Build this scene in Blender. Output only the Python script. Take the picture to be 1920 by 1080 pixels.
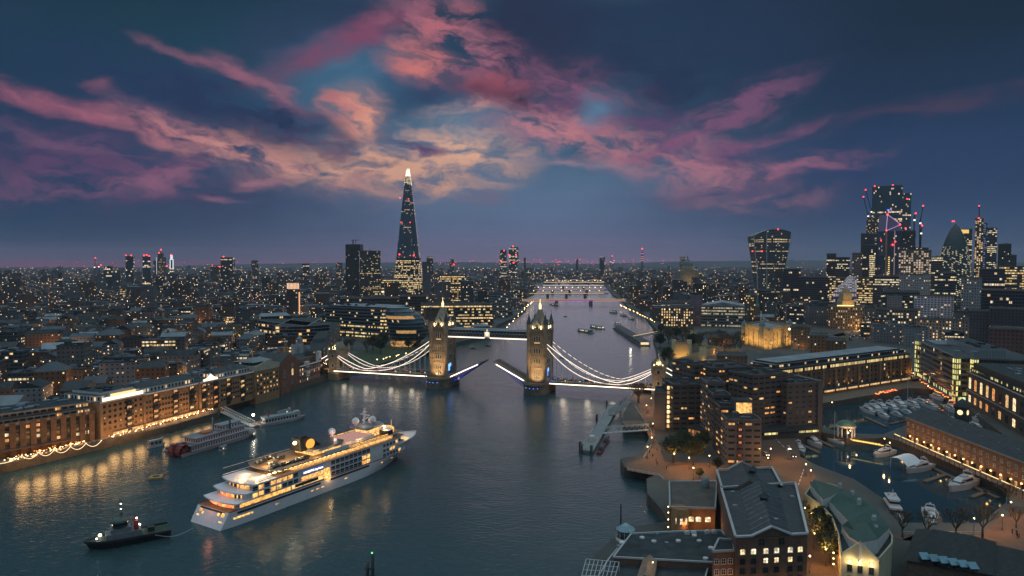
import bpy, bmesh, math, random
from mathutils import Vector, Matrix, noise as mnoise
from mathutils.geometry import tessellate_polygon
R = random.Random(7)
sc = bpy.context.scene
for o in list(bpy.data.objects): bpy.data.objects.remove(o)
# ---------------------------------------------------------------- camera
FPX, CH, HOR = 1280.0, 96.0, 491.0
PITCH = math.atan((540 - HOR) / FPX)
cam = bpy.data.cameras.new('camera'); cam_o = bpy.data.objects.new('camera', cam)
sc.collection.objects.link(cam_o); sc.camera = cam_o
cam.sensor_width = 36; cam.lens = 36 * FPX / 1920; cam.clip_start = 1; cam.clip_end = 60000
cam_o.location = (0, 0, CH); cam_o.rotation_euler = (math.pi / 2 - PITCH, 0, 0)
CP, SP = math.cos(PITCH), math.sin(PITCH)
def s2l(c):
    c = c / 255.0
    return c / 12.92 if c <= 0.04045 else ((c + 0.055) / 1.055) ** 2.4
def rgb(r, g, b): return (s2l(r), s2l(g), s2l(b), 1)
def ray(px, py):
    u, v = (px - 960) / FPX, (540 - py) / FPX
    return u, CP + v * SP, -SP + v * CP
def P(px, py, z=4.0):
    x, y, w = ray(px, py); t = (z - CH) / w
    return Vector((x * t, y * t, z))
def PD(px, py, D):          # the point seen at a pixel, at depth D
    x, y, w = ray(px, py); t = D / y
    return Vector((x * t, D, CH + w * t))
def hz(x, y, py):           # height of the point over (x, y) that is seen at row py
    v = (540 - py) / FPX
    return CH + y * (-SP + v * CP) / (CP + v * SP)
def pxof(x, y, z):
    dz = z - CH; d = y * CP - dz * SP
    return 960 + FPX * x / d, 540 - FPX * (y * SP + dz * CP) / d
# ---------------------------------------------------------------- view
sc.render.engine = 'CYCLES'
sc.view_settings.view_transform = 'Standard'; sc.view_settings.look = 'None'
sc.view_settings.exposure = 0; sc.view_settings.gamma = 1
sc.cycles.max_bounces = 5; sc.cycles.diffuse_bounces = 2; sc.cycles.glossy_bounces = 3
sc.cycles.transparent_max_bounces = 6; sc.cycles.volume_bounces = 0
sc.cycles.sample_clamp_indirect = 4; sc.cycles.sample_clamp_direct = 0
sc.cycles.use_denoising = True
sc.cycles.use_adaptive_sampling = True; sc.cycles.adaptive_threshold = .02; sc.cycles.adaptive_min_samples = 12
sc.cycles.caustics_reflective = False; sc.cycles.caustics_refractive = False
# ---------------------------------------------------------------- world: dusk sky with procedural clouds
w = bpy.data.worlds.new('World'); sc.world = w; w.use_nodes = True
nt = w.node_tree; N = nt.nodes; L = nt.links; N.clear()
def nd(t, **k):
    n = N.new(t)
    for a, b in k.items(): setattr(n, a, b)
    return n
def mth(op, a, b=None, c=None, clamp=False):
    n = nd('ShaderNodeMath', operation=op, use_clamp=clamp)
    for i, v in enumerate((a, b, c)):
        if v is None: continue
        if isinstance(v, (int, float)): n.inputs[i].default_value = v
        else: L.new(v, n.inputs[i])
    return n.outputs[0]
def mixc(f, a, b):
    n = nd('ShaderNodeMix', data_type='RGBA')
    for s, v in ((0, f), (6, a), (7, b)):
        if isinstance(v, (int, float, tuple)): n.inputs[s].default_value = v
        else: L.new(v, n.inputs[s])
    return n.outputs[2]
def ramp(f, stops, interp='LINEAR'):
    n = nd('ShaderNodeValToRGB'); r = n.color_ramp; r.interpolation = interp
    while len(r.elements) < len(stops): r.elements.new(0.5)
    for e, (p, c) in zip(r.elements, stops): e.position = p; e.color = c
    L.new(f, n.inputs[0]); return n.outputs[0]
tc = nd('ShaderNodeTexCoord'); sep = nd('ShaderNodeSeparateXYZ'); L.new(tc.outputs['Generated'], sep.inputs[0])
X, Y, Z = sep.outputs
hyp = mth('SQRT', mth('ADD', mth('MULTIPLY', X, X), mth('MULTIPLY', Y, Y)))
AZ = mth('ARCTAN2', X, Y); EL = mth('DIVIDE', Z, hyp)
E1 = mth('MULTIPLY', EL, 1.0, clamp=True)
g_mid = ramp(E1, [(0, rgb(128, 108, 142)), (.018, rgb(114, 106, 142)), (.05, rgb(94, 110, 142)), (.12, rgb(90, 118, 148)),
                  (.2, rgb(62, 101, 130)), (.28, rgb(40, 76, 102)), (.36, rgb(34, 62, 84)), (.6, rgb(130, 168, 184)), (1, rgb(190, 216, 224))])  # top two stops of each ramp, out of frame, brightened for ambient light
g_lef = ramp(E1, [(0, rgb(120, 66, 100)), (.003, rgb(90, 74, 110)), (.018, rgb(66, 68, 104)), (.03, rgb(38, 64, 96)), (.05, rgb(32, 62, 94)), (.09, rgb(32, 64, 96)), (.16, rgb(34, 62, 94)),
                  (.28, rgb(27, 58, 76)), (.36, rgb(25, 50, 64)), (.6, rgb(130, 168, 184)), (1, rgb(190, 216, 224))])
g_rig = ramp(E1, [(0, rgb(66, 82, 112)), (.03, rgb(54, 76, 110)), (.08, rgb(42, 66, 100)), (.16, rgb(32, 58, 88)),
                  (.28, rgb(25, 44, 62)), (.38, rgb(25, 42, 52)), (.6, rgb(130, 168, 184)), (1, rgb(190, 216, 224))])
def sstep(v, a, b, o0=0.0, o1=1.0):
    n = nd('ShaderNodeMapRange', interpolation_type='SMOOTHSTEP'); L.new(v, n.inputs[0])
    for i, q in enumerate((a, b, o0, o1)): n.inputs[i + 1].default_value = q
    return n.outputs[0]
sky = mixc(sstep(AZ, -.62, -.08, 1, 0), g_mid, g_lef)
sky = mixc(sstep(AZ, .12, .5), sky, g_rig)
# warped sky coordinates in the unit of picture pixels for easy reading
cmb = nd('ShaderNodeCombineXYZ'); L.new(mth('MULTIPLY', AZ, FPX), cmb.inputs[0]); L.new(mth('MULTIPLY', EL, -FPX), cmb.inputs[1])
def noise(vec, scale, detail, rough=.55, dist=0.0):
    n = nd('ShaderNodeTexNoise', noise_dimensions='2D'); L.new(vec, n.inputs['Vector'])
    n.inputs['Scale'].default_value = scale; n.inputs['Detail'].default_value = detail
    n.inputs['Roughness'].default_value = rough; n.inputs['Distortion'].default_value = dist
    return n
def vm(op, a, b):
    n = nd('ShaderNodeVectorMath', operation=op)
    for i, v in enumerate((a, b)):
        if isinstance(v, tuple): n.inputs[i].default_value = v
        else: L.new(v, n.inputs[i])
    return n.outputs[0]
st = vm('MULTIPLY', cmb.outputs[0], (.6, 1.4, 1))
wn = noise(st, .012, 5, .58)
warp = vm('MULTIPLY', vm('SUBTRACT', wn.outputs['Color'], (.5, .5, .5)), (86, 56, 0))
SK = vm('ADD', cmb.outputs[0], warp)
def skp(px, py):
    x, y, z = ray(px, py)
    return math.atan2(x, y) * FPX, -z / math.hypot(x, y) * FPX
# px, py, rx, ry, angle, colour, strength, streak contrast, soft
CL = [
 (80, 130, 260, 90, 10, rgb(30, 56, 80), .7, .5, .2), (760, 150, 220, 60, 10, rgb(46, 66, 98), .7, .6, .2),
 (300, 330, 420, 110, 6, rgb(44, 52, 88), .7, .3, .2), (420, 215, 380, 70, 14, rgb(36, 56, 90), .9, .5, .2),
 (1250, 130, 520, 190, 4, rgb(36, 52, 80), .85, .3, .1), (1020, 60, 150, 110, 60, rgb(40, 50, 76), .95, .2, .2),
 (1560, 330, 380, 70, -8, rgb(44, 62, 100), .7, .3, .2), (790, 175, 150, 36, 8, rgb(48, 66, 98), .9, .6, .2),
 (600, 60, 200, 60, -22, rgb(48, 60, 90), .75, .3, .2),
 (650, 135, 140, 50, -12, rgb(72, 114, 144), .8, .2, .1), (870, 232, 110, 34, -5, rgb(88, 126, 154), .8, .2, .1),
 (1120, 215, 60, 40, 0, rgb(88, 124, 154), .5, .2, .1),
 (650, 76, 190, 20, -27, rgb(134, 60, 92), .9, .4, .25),
 (810, 60, 110, 80, 40, rgb(160, 98, 118), .95, 1.1, .3), (790, 115, 76, 28, 10, rgb(220, 124, 114), 1.1, .7, .3),
 (830, 50, 60, 60, 70, rgb(190, 104, 112), .9, .9, .3), (960, 60, 60, 90, 10, rgb(40, 50, 76), 1, .3, .2), (900, 110, 90, 40, 30, rgb(176, 104, 122), .85, 1.0, .3),
 (1060, 165, 170, 40, 12, rgb(134, 78, 110), .8, .8, .25),
 (370, 112, 100, 9, 15, rgb(160, 96, 116), .8, .5, .3), (440, 128, 60, 12, 30, rgb(160, 96, 118), .8, .6, .3), (525, 180, 75, 17, 28, rgb(176, 108, 124), .85, .8, .3),
 (105, 197, 140, 12, 14, rgb(160, 88, 112), .9, .5, .3), (195, 215, 45, 12, 8, rgb(166, 90, 112), .7, .5, .3), (205, 162, 24, 9, 0, rgb(124, 70, 96), .7, .3, .3),
 (300, 215, 100, 11, 22, rgb(136, 88, 116), .8, .6, .3),
 (150, 275, 240, 18, 6, rgb(112, 72, 108), .75, .8, .3), (400, 268, 190, 17, 13, rgb(196, 122, 128), .9, .9, .3),
 (300, 248, 80, 14, 24, rgb(172, 98, 116), .8, .9, .3),
 (140, 345, 250, 26, -3, rgb(110, 68, 106), .8, .9, .3), (300, 336, 110, 16, -6, rgb(160, 98, 124), .8, .9, .3), (120, 305, 200, 14, 2, rgb(96, 66, 104), .7, .8, .3),
 (540, 302, 230, 32, 12, rgb(214, 150, 138), 1, .95, .35), (740, 318, 210, 34, 2, rgb(240, 178, 146), 1.1, .85, .35),
 (850, 286, 160, 40, 4, rgb(240, 182, 150), 1.05, .85, .35), (672, 218, 60, 36, 28, rgb(236, 160, 134), 1.1, .7, .35), (640, 205, 40, 22, 50, rgb(190, 110, 116), .8, .9, .35),
 (590, 262, 90, 16, 14, rgb(120, 84, 118), .6, .9, .3), (480, 222, 230, 34, 16, rgb(36, 52, 84), 1, .8, .2),
 (780, 272, 70, 13, 12, rgb(88, 70, 108), .85, .7, .3),
 (880, 196, 100, 10, -10, rgb(218, 168, 158), .85, .8, .35),
 (1010, 232, 120, 34, 10, rgb(176, 116, 136), .85, 1.0, .3), (1050, 200, 85, 16, 3, rgb(92, 66, 102), .75, .8, .3), (1090, 258, 190, 28, 17, rgb(206, 130, 134), .95, 1.0, .35),
 (1200, 236, 130, 28, 6, rgb(106, 72, 110), .8, .9, .35), (1260, 300, 190, 34, 14, rgb(190, 118, 132), .95, 1.0, .35), (1320, 245, 190, 28, -27, rgb(132, 78, 114), .85, .9, .3),
 (1400, 196, 110, 24, -30, rgb(112, 68, 106), .7, .8, .3), (1420, 268, 160, 12, -10, rgb(132, 78, 116), .75, .8, .3), (1290, 340, 90, 14, 4, rgb(210, 140, 140), .85, .9, .3),
 (1420, 322, 200, 14, -7, rgb(172, 104, 130), .85, .9, .3), (1410, 374, 150, 20, 0, rgb(156, 106, 128), .85, .9, .3),
 (1760, 196, 220, 13, -3, rgb(70, 60, 86), .7, .7, .3), (1360, 356, 100, 10, 0, rgb(64, 74, 110), .8, .6, .3), (1400, 296, 90, 14, 0, rgb(66, 62, 100), .7, .6, .3),
 (1110, 210, 24, 24, 0, rgb(90, 124, 154), .85, .2, .1),
 (1090, 310, 150, 7, 6, rgb(160, 134, 150), .8, .7, .35), (490, 340, 45, 9, 0, rgb(176, 120, 132), .85, .7, .3),
 (420, 369, 45, 5, 0, rgb(150, 96, 122), .8, .4, .3), (905, 368, 60, 8, 4, rgb(128, 100, 126), .6, .6, .3),
 (930, 168, 82, 19, 2, rgb(178, 76, 86), 1, .55, .3), (965, 180, 62, 13, 8, rgb(58, 42, 66), .95, .6, .3),
 (900, 170, 34, 10, 0, rgb(70, 46, 66), .7, .7, .3),
]
fine = {}
for i, (px, py, rx, ry, ang, col, stg, con, soft) in enumerate(CL):
    u, v = skp(px, py)
    if col[0] > .15: g_ = rgb(112, 104, 124); col = tuple(a * .8 + b * .2 for a, b in zip(col, g_))
    mp = nd('ShaderNodeMapping', vector_type='TEXTURE'); L.new(SK, mp.inputs[0])
    mp.inputs['Location'].default_value = (u, v, 0); mp.inputs['Rotation'].default_value = (0, 0, math.radians(ang))
    mp.inputs['Scale'].default_value = (rx * 1.02, ry * (1.6 if ry < 60 else 1.2), 1)
    ln = nd('ShaderNodeVectorMath', operation='LENGTH'); L.new(mp.outputs[0], ln.inputs[0])
    m = sstep(ln.outputs['Value'], 0, 1.3, 1, 0)
    key = max(-1, min(1, round(ang / 16)))
    if key not in fine:                      # wisps run along the cloud
        m2 = nd('ShaderNodeMapping', vector_type='TEXTURE'); L.new(SK, m2.inputs[0])
        m2.inputs['Rotation'].default_value = (0, 0, math.radians(key * 16)); m2.inputs['Scale'].default_value = (2.5, 1, 1)
        fine[key] = noise(m2.outputs[0], .03, 5, .62, 0).outputs['Fac']
    f = sstep(fine[key], .5 - .16, .5 + .2, max(0, 1 - con * 1.1), 1)
    m = mth('MULTIPLY', mth('MULTIPLY', m, f, clamp=True), stg * 1.25, clamp=True)
    sky = mixc(m, sky, col)
# soft large-scale tone variation
big = noise(st, .004, 1, .5).outputs['Fac']
sky = mixc(sstep(big, .35, .7, 0, .22), sky, rgb(40, 54, 84))
nish = nd('ShaderNodeTexSky', sky_type='NISHITA'); nish.sun_disc = False
nish.sun_elevation = math.radians(-3.5); nish.sun_rotation = math.radians(-8)
ns = nd('ShaderNodeVectorMath', operation='SCALE'); L.new(nish.outputs[0], ns.inputs[0]); ns.inputs['Scale'].default_value = .004
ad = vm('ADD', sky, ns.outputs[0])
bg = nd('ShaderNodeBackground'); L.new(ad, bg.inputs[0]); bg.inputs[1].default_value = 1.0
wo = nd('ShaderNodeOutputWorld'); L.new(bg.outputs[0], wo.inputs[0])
# ---------------------------------------------------------------- the last glow of the set sun, weak and broad
sun = bpy.data.lights.new('sun', 'SUN'); sun.energy = .06; sun.angle = math.radians(25); sun.color = (1, .72, .66)
sun_o = bpy.data.objects.new('sun', sun); sc.collection.objects.link(sun_o)
sun_o.rotation_euler = (math.radians(78), 0, math.radians(172))
# ================================================================ helpers
col = sc.collection
def tagit(o, label=None, cat=None, group=None, kind=None):
    if label: o['label'] = label
    if cat: o['category'] = cat
    if group: o['group'] = group
    if kind: o['kind'] = kind
    return o
def thing(name, label, cat, loc=(0, 0, 0), rz=0, group=None, kind=None):
    o = bpy.data.objects.new(name, None); col.objects.link(o); o.location = loc; o.rotation_euler = (0, 0, rz)
    o.empty_display_size = .5
    return tagit(o, label, cat, group, kind)
def copy_tree(o, parent=None):
    c = o.copy(); col.objects.link(c); c.parent = parent
    for ch in o.children: copy_tree(ch, c)
    return c
def link(name, me, parent=None, loc=None, rz=None):
    o = bpy.data.objects.new(name, me); col.objects.link(o)
    if parent: o.parent = parent
    if loc is not None: o.location = loc
    if rz is not None: o.rotation_euler = (0, 0, rz)
    return o
class MB:
    """collects faces; build() links them as one mesh object"""
    def __init__(s): s.v = []; s.f = []; s.m = []; s.uv = []; s.sm = []
    def face(s, pts, m=0, uv=None, smooth=False):
        i = len(s.v); s.v += [tuple(p) for p in pts]; s.f.append(tuple(range(i, i + len(pts)))); s.m.append(m)
        s.uv += uv if uv else [(0, 0)] * len(pts); s.sm.append(smooth)
    def box(s, c, d, rz=0, m=0, ms=None):
        a, b, h = d[0] / 2, d[1] / 2, d[2]
        cs, sn = math.cos(rz), math.sin(rz)
        q = [(c[0] + x * cs - y * sn, c[1] + x * sn + y * cs) for x, y in ((-a, -b), (a, -b), (a, b), (-a, b))]
        return s.prism(q, c[2], c[2] + h, m if ms is None else ms, m)
    def prism(s, q, z0, z1, ms=0, mt=0, cell=None, bottom=True, off=0):
        n = len(q); A = sum(q[i][0] * q[(i + 1) % n][1] - q[(i + 1) % n][0] * q[i][1] for i in range(n))
        if A < 0: q = q[::-1]
        nv = max(1, round((z1 - z0) / cell[1])) if cell else 1
        for i in range(n):
            a, b = q[i], q[(i + 1) % n]; l = math.hypot(b[0] - a[0], b[1] - a[1])
            nu = max(1, round(l / cell[0])) if cell else 1
            o = i * 37 + off
            s.face([(a[0], a[1], z0), (b[0], b[1], z0), (b[0], b[1], z1), (a[0], a[1], z1)], ms, [(o, 0), (o + nu, 0), (o + nu, nv), (o, nv)])
        s.face([(a[0], a[1], z1) for a in q], mt, [(a[0] * .1, a[1] * .1) for a in q])
        if bottom: s.face([(a[0], a[1], z0) for a in q[::-1]], mt)
        return s
    def frustum(s, q0, q1, z0, z1, ms=0, mt=0, cell=None, smooth=False):
        n = len(q0)
        nv = max(1, round((z1 - z0) / cell[1])) if cell else 1
        for i in range(n):
            j = (i + 1) % n; a, b, c, d = q0[i], q0[j], q1[j], q1[i]
            nu = max(1, round(math.hypot(b[0] - a[0], b[1] - a[1]) / cell[0])) if cell else 1
            s.face([(a[0], a[1], z0), (b[0], b[1], z0), (c[0], c[1], z1), (d[0], d[1], z1)], ms, [(i * 37, 0), (i * 37 + nu, 0), (i * 37 + nu, nv), (i * 37, nv)], smooth)
        s.face([(a[0], a[1], z1) for a in q1], mt); s.face([(a[0], a[1], z0) for a in q0[::-1]], mt)
    def bar(s, a, b, w, h=None, m=0):
        a, b = Vector(a), Vector(b); h = h or w; d = (b - a)
        if d.length < 1e-6: return
        d.normalize(); up = Vector((0, 0, 1)) if abs(d.z) < .95 else Vector((0, 1, 0))
        r = d.cross(up).normalized() * w / 2; u = r.cross(d).normalized() * h / 2
        A = [a - r - u, a + r - u, a + r + u, a - r + u]; B = [b - r - u, b + r - u, b + r + u, b - r + u]
        for i in range(4): j = (i + 1) % 4; s.face([A[i], A[j], B[j], B[i]], m)
        s.face(A[::-1], m); s.face(B, m)
    def lathe(s, prof, n=12, c=(0, 0, 0), m=0, smooth=True, sx=1, sy=1, cellu=None):
        for k in range(len(prof) - 1):
            (r0, z0), (r1, z1) = prof[k], prof[k + 1]
            for i in range(n):
                a, b = 2 * math.pi * i / n, 2 * math.pi * (i + 1) / n
                pt = lambda r, z, t: (c[0] + r * math.cos(t) * sx, c[1] + r * math.sin(t) * sy, c[2] + z)
                q = [pt(r0, z0, a), pt(r0, z0, b), pt(r1, z1, b), pt(r1, z1, a)]
                uv = [(i, k), (i + 1, k), (i + 1, k + 1), (i, k + 1)]
                if r1 < 1e-5: q = q[:3]; uv = uv[:3]
                elif r0 < 1e-5: q = [q[0], q[2], q[3]]; uv = [uv[0], uv[2], uv[3]]
                s.face(q, m, uv, smooth)
    def cyl(s, c, r, h, n=10, m=0, r1=None, smooth=True):
        s.lathe([(r, 0), (r if r1 is None else r1, h)], n, c, m, smooth)
        rr = r if r1 is None else r1
        if rr > 1e-4: s.face([(c[0] + rr * math.cos(2 * math.pi * i / n), c[1] + rr * math.sin(2 * math.pi * i / n), c[2] + h) for i in range(n)], m)
    def cone(s, c, r, h, n=8, m=0, smooth=False): s.lathe([(r, 0), (0, h)], n, c, m, smooth)
    def sphere(s, c, r, n=10, m=0, sz=1):
        k = max(4, n // 2)
        s.lathe([(max(0, r * math.sin(math.pi * i / k)) if 0 < i < k else 0, -r * sz * math.cos(math.pi * i / k)) for i in range(k + 1)], n, c, m)
    def gable(s, q, z0, h, m=0, mw=0, over=0, hip=0):
        """pitched roof on a quad; ridge runs along q0-q1"""
        a, b, c, d = [Vector((p[0], p[1], z0)) for p in q]
        r0 = (a + d) / 2; r1 = (b + c) / 2; e = r1 - r0
        if hip: r0 += e.normalized() * min(hip, e.length * .45); r1 -= e.normalized() * min(hip, e.length * .45)
        up = Vector((0, 0, h)); r0 += up; r1 += up
        s.face([a, b, r1, r0], m); s.face([c, d, r0, r1], m); s.face([d, a, r0], m if hip else mw); s.face([b, c, r1], m if hip else mw)
    def build(s, name, mats, parent=None, world=None, loc=None, rz=None, merge=False):
        v = s.v
        if world is not None: v = [(p[0] - world[0], p[1] - world[1], p[2] - world[2]) for p in v]
        me = bpy.data.meshes.new(name); me.from_pydata(v, [], s.f)
        for mt in (mats if isinstance(mats, (list, tuple)) else [mats]): me.materials.append(mt)
        me.polygons.foreach_set('material_index', s.m); me.polygons.foreach_set('use_smooth', s.sm)
        uvl = me.uv_layers.new(name='uv'); uvl.data.foreach_set('uv', [c for t in s.uv for c in t])
        if any(s.sm) or merge:
            bm = bmesh.new(); bm.from_mesh(me); bmesh.ops.remove_doubles(bm, verts=bm.verts, dist=1e-4); bm.to_mesh(me); bm.free()
        me.update()
        o = link(name, me, parent)
        if world is not None and parent is None: o.location = world
        if loc is not None: o.location = loc
        if rz is not None: o.rotation_euler = (0, 0, rz)
        return o
# ---------------------------------------------------------------- materials
MC = {}
def newmat(name):
    m = bpy.data.materials.new(name); m.use_nodes = True; t = m.node_tree; t.nodes.clear()
    return m, t
def mat(name, c, rough=.75, metal=0, var=.25, scale=.3, spec=.4):
    if name in MC: return MC[name]
    m, t = newmat(name); n = t.nodes; l = t.links
    o = n.new('ShaderNodeOutputMaterial'); b = n.new('ShaderNodeBsdfPrincipled'); l.new(b.outputs[0], o.inputs[0])
    b.inputs['Roughness'].default_value = rough; b.inputs['Metallic'].default_value = metal; b.inputs['Specular IOR Level'].default_value = spec
    if var:
        tcn = n.new('ShaderNodeTexCoord'); nz = n.new('ShaderNodeTexNoise'); nz.inputs['Scale'].default_value = scale; nz.inputs['Detail'].default_value = 4
        nz.inputs['Roughness'].default_value = .65
        l.new(tcn.outputs['Object'], nz.inputs[0]); mr = n.new('ShaderNodeMapRange'); l.new(nz.outputs[0], mr.inputs[0])
        mr.inputs[1].default_value = .3; mr.inputs[2].default_value = .7; mr.inputs[3].default_value = 1 - var; mr.inputs[4].default_value = 1 + var
        oi = n.new('ShaderNodeObjectInfo'); m2 = n.new('ShaderNodeMapRange'); l.new(oi.outputs['Random'], m2.inputs[0]); m2.inputs[3].default_value = .85; m2.inputs[4].default_value = 1.15
        mu = n.new('ShaderNodeMath'); mu.operation = 'MULTIPLY'; l.new(mr.outputs[0], mu.inputs[0]); l.new(m2.outputs[0], mu.inputs[1])
        vs = n.new('ShaderNodeVectorMath'); vs.operation = 'SCALE'; vs.inputs[0].default_value = c[:3]; l.new(mu.outputs[0], vs.inputs['Scale'])
        l.new(vs.outputs[0], b.inputs['Base Color'])
    else: b.inputs['Base Color'].default_value = (c[0], c[1], c[2], 1)
    MC[name] = m; return m
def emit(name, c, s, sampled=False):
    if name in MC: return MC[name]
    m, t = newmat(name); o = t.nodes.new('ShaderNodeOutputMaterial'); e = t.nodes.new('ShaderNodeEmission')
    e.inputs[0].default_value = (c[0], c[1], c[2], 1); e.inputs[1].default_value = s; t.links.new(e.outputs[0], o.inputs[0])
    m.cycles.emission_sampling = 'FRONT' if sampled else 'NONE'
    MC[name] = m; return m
def winmat(name, wall, glass=(.02, .03, .04), ww=.5, wh=.5, lit=.15, floor=0.0, c1=(1, .62, .28), c2=(1, .86, .6), s=2.5, rough=.7, band=0, offy=.5, mull=0, grough=.12, red=.0, minz=-1):
    """wall with a grid of windows in uv cells, some of them lit"""
    if name in MC: return MC[name]
    m, t = newmat(name); n = t.nodes; l = t.links
    def mm(op, a, b=None, c=None):
        k = n.new('ShaderNodeMath'); k.operation = op
        for i, v in enumerate((a, b, c)):
            if v is None: continue
            if isinstance(v, (int, float)): k.inputs[i].default_value = v
            else: l.new(v, k.inputs[i])
        return k.outputs[0]
    def comb(a, b, c=0):
        k = n.new('ShaderNodeCombineXYZ')
        for i, v in enumerate((a, b, c)):
            if isinstance(v, (int, float)): k.inputs[i].default_value = v
            else: l.new(v, k.inputs[i])
        return k.outputs[0]
    def wn(vec):
        k = n.new('ShaderNodeTexWhiteNoise'); k.noise_dimensions = '3D'; l.new(vec, k.inputs[0]); return k
    uv = n.new('ShaderNodeUVMap'); uv.uv_map = 'uv'; sx = n.new('ShaderNodeSeparateXYZ'); l.new(uv.outputs[0], sx.inputs[0])
    U, V = sx.outputs[0], sx.outputs[1]
    fu, fv = mm('FRACT', U), mm('FRACT', V); iu, iv = mm('FLOOR', U), mm('FLOOR', V)
    inu = mm('LESS_THAN', mm('ABSOLUTE', mm('SUBTRACT', fu, .5)), ww / 2); inv = mm('LESS_THAN', mm('ABSOLUTE', mm('SUBTRACT', fv, offy)), wh / 2)
    win = mm('MULTIPLY', inu, inv)
    oi = n.new('ShaderNodeObjectInfo'); rnd = mm('MULTIPLY', oi.outputs['Random'], 991.7)
    geo = n.new('ShaderNodeNewGeometry')
    if True:
        isl = mm('MULTIPLY', geo.outputs['Random Per Island'], 0.0)
    a = wn(comb(iu, iv, rnd)); bfl = wn(comb(iv, mm('FLOOR', mm('DIVIDE', iu, 37)), mm('ADD', rnd, 13.3))); cc = wn(comb(mm('FLOOR', mm('MULTIPLY', U, 3)), iv, mm('ADD', rnd, 5)))
    litm = mm('LESS_THAN', a.outputs['Value'], lit)
    if floor:
        fl = mm('MULTIPLY', mm('LESS_THAN', bfl.outputs['Value'], floor), mm('LESS_THAN', a.outputs['Value'], .82))
        litm = mm('MAXIMUM', litm, fl)
    bright = mm('ADD', mm('MULTIPLY', mm('POWER', cc.outputs['Value'], 1.6), .85), .25)
    em = mm('MULTIPLY', mm('MULTIPLY', win, litm), mm('MULTIPLY', bright, s))
    mixn = n.new('ShaderNodeMix'); mixn.data_type = 'RGBA'; l.new(wn(comb(iv, iu, rnd)).outputs['Value'], mixn.inputs[0])
    mixn.inputs[6].default_value = (*c1, 1); mixn.inputs[7].default_value = (*c2, 1)
    wc = n.new('ShaderNodeMix'); wc.data_type = 'RGBA'; l.new(win, wc.inputs[0])
    nz = n.new('ShaderNodeTexNoise'); nz.inputs['Scale'].default_value = .15; nz.inputs['Detail'].default_value = 4
    tcn = n.new('ShaderNodeTexCoord'); l.new(tcn.outputs['Object'], nz.inputs[0])
    m2 = n.new('ShaderNodeMapRange'); l.new(oi.outputs['Random'], m2.inputs[0]); m2.inputs[3].default_value = .65; m2.inputs[4].default_value = 1.35
    vs = n.new('ShaderNodeVectorMath'); vs.operation = 'SCALE'; vs.inputs[0].default_value = wall[:3]
    l.new(mm('MULTIPLY', m2.outputs[0], mm('ADD', mm('MULTIPLY', nz.outputs[0], .7), .65)), vs.inputs['Scale'])
    l.new(vs.outputs[0], wc.inputs[6]); wc.inputs[7].default_value = (*glass, 1)
    b = n.new('ShaderNodeBsdfPrincipled'); l.new(wc.outputs[2], b.inputs['Base Color'])
    l.new(mm('SUBTRACT', rough, mm('MULTIPLY', win, rough - grough)), b.inputs['Roughness'])
    l.new(mixn.outputs[2], b.inputs['Emission Color']); l.new(em, b.inputs['Emission Strength'])
    o = n.new('ShaderNodeOutputMaterial'); l.new(b.outputs[0], o.inputs[0])
    m.cycles.emission_sampling = 'NONE'
    MC[name] = m; return m
def lamp(name, loc, e, c=(1, .6, .25), r=.3, parent=None, spot=None, aim=None, blend=.5):
    d = bpy.data.lights.new(name, 'SPOT' if spot else 'POINT'); d.energy = e; d.color = c; d.shadow_soft_size = r
    if spot: d.spot_size = math.radians(spot); d.spot_blend = blend
    o = bpy.data.objects.new(name, d); col.objects.link(o); o.location = loc
    if parent: o.parent = parent
    if aim is not None: o.rotation_euler = (Vector(aim) - Vector(loc)).to_track_quat('-Z', 'Y').to_euler()
    return o
def inpoly(x, y, q):
    c = False; j = len(q) - 1
    for i in range(len(q)):
        if (q[i][1] > y) != (q[j][1] > y) and x < (q[j][0] - q[i][0]) * (y - q[i][1]) / (q[j][1] - q[i][1]) + q[i][0]: c = not c
        j = i
    return c
# common materials
M_roof = mat('dark_roof_felt', (.028, .038, .044), .85, var=.55, scale=.25)
M_slate = mat('roof_slate', (.03, .04, .048), .6, var=.5, scale=.45)
M_lead = mat('pale_grey_roof_sheet', (.2, .23, .26), .5, var=.3, scale=.1)
M_white = mat('white_paint', (.62, .6, .6), .5, var=.12)
M_stone = mat('pale_stone', (.42, .36, .28), .85, var=.25, scale=.4)
M_conc = mat('grey_brown_concrete', (.2, .16, .15), .85, var=.2, scale=.1)
M_dark = mat('dark_metal', (.03, .035, .04), .5, var=.2)
M_steel = mat('pale_painted_steel', (.45, .5, .53), .5, var=.15)
M_brick = mat('brown_stock_brick', (.2, .12, .07), .9, var=.3, scale=.5)
M_red = mat('dark_red_paint', (.25, .03, .03), .6, var=.2)
M_teal = mat('dark_teal_glass', (.02, .04, .045), .1, var=.1, spec=.6)
M_wood = mat('timber_pontoon', (.16, .11, .08), .8, var=.3, scale=1)
E_warm = emit('warm_lamp_glow', (1, .62, .25), 9)
E_white = emit('white_lamp_glow', (1, .86, .68), 11)
E_red = emit('red_beacon_glow', (1, .03, .03), 9)
E_led = emit('white_strip_light', (1, .8, .68), 5)
E_win = emit('warm_window_glow', (1, .6, .22), 1.4)
E_winw = emit('pale_window_glow', (1, .82, .5), 2.0)
E_blue = emit('blue_flood_glow', (.12, .22, 1), 3)
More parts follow.
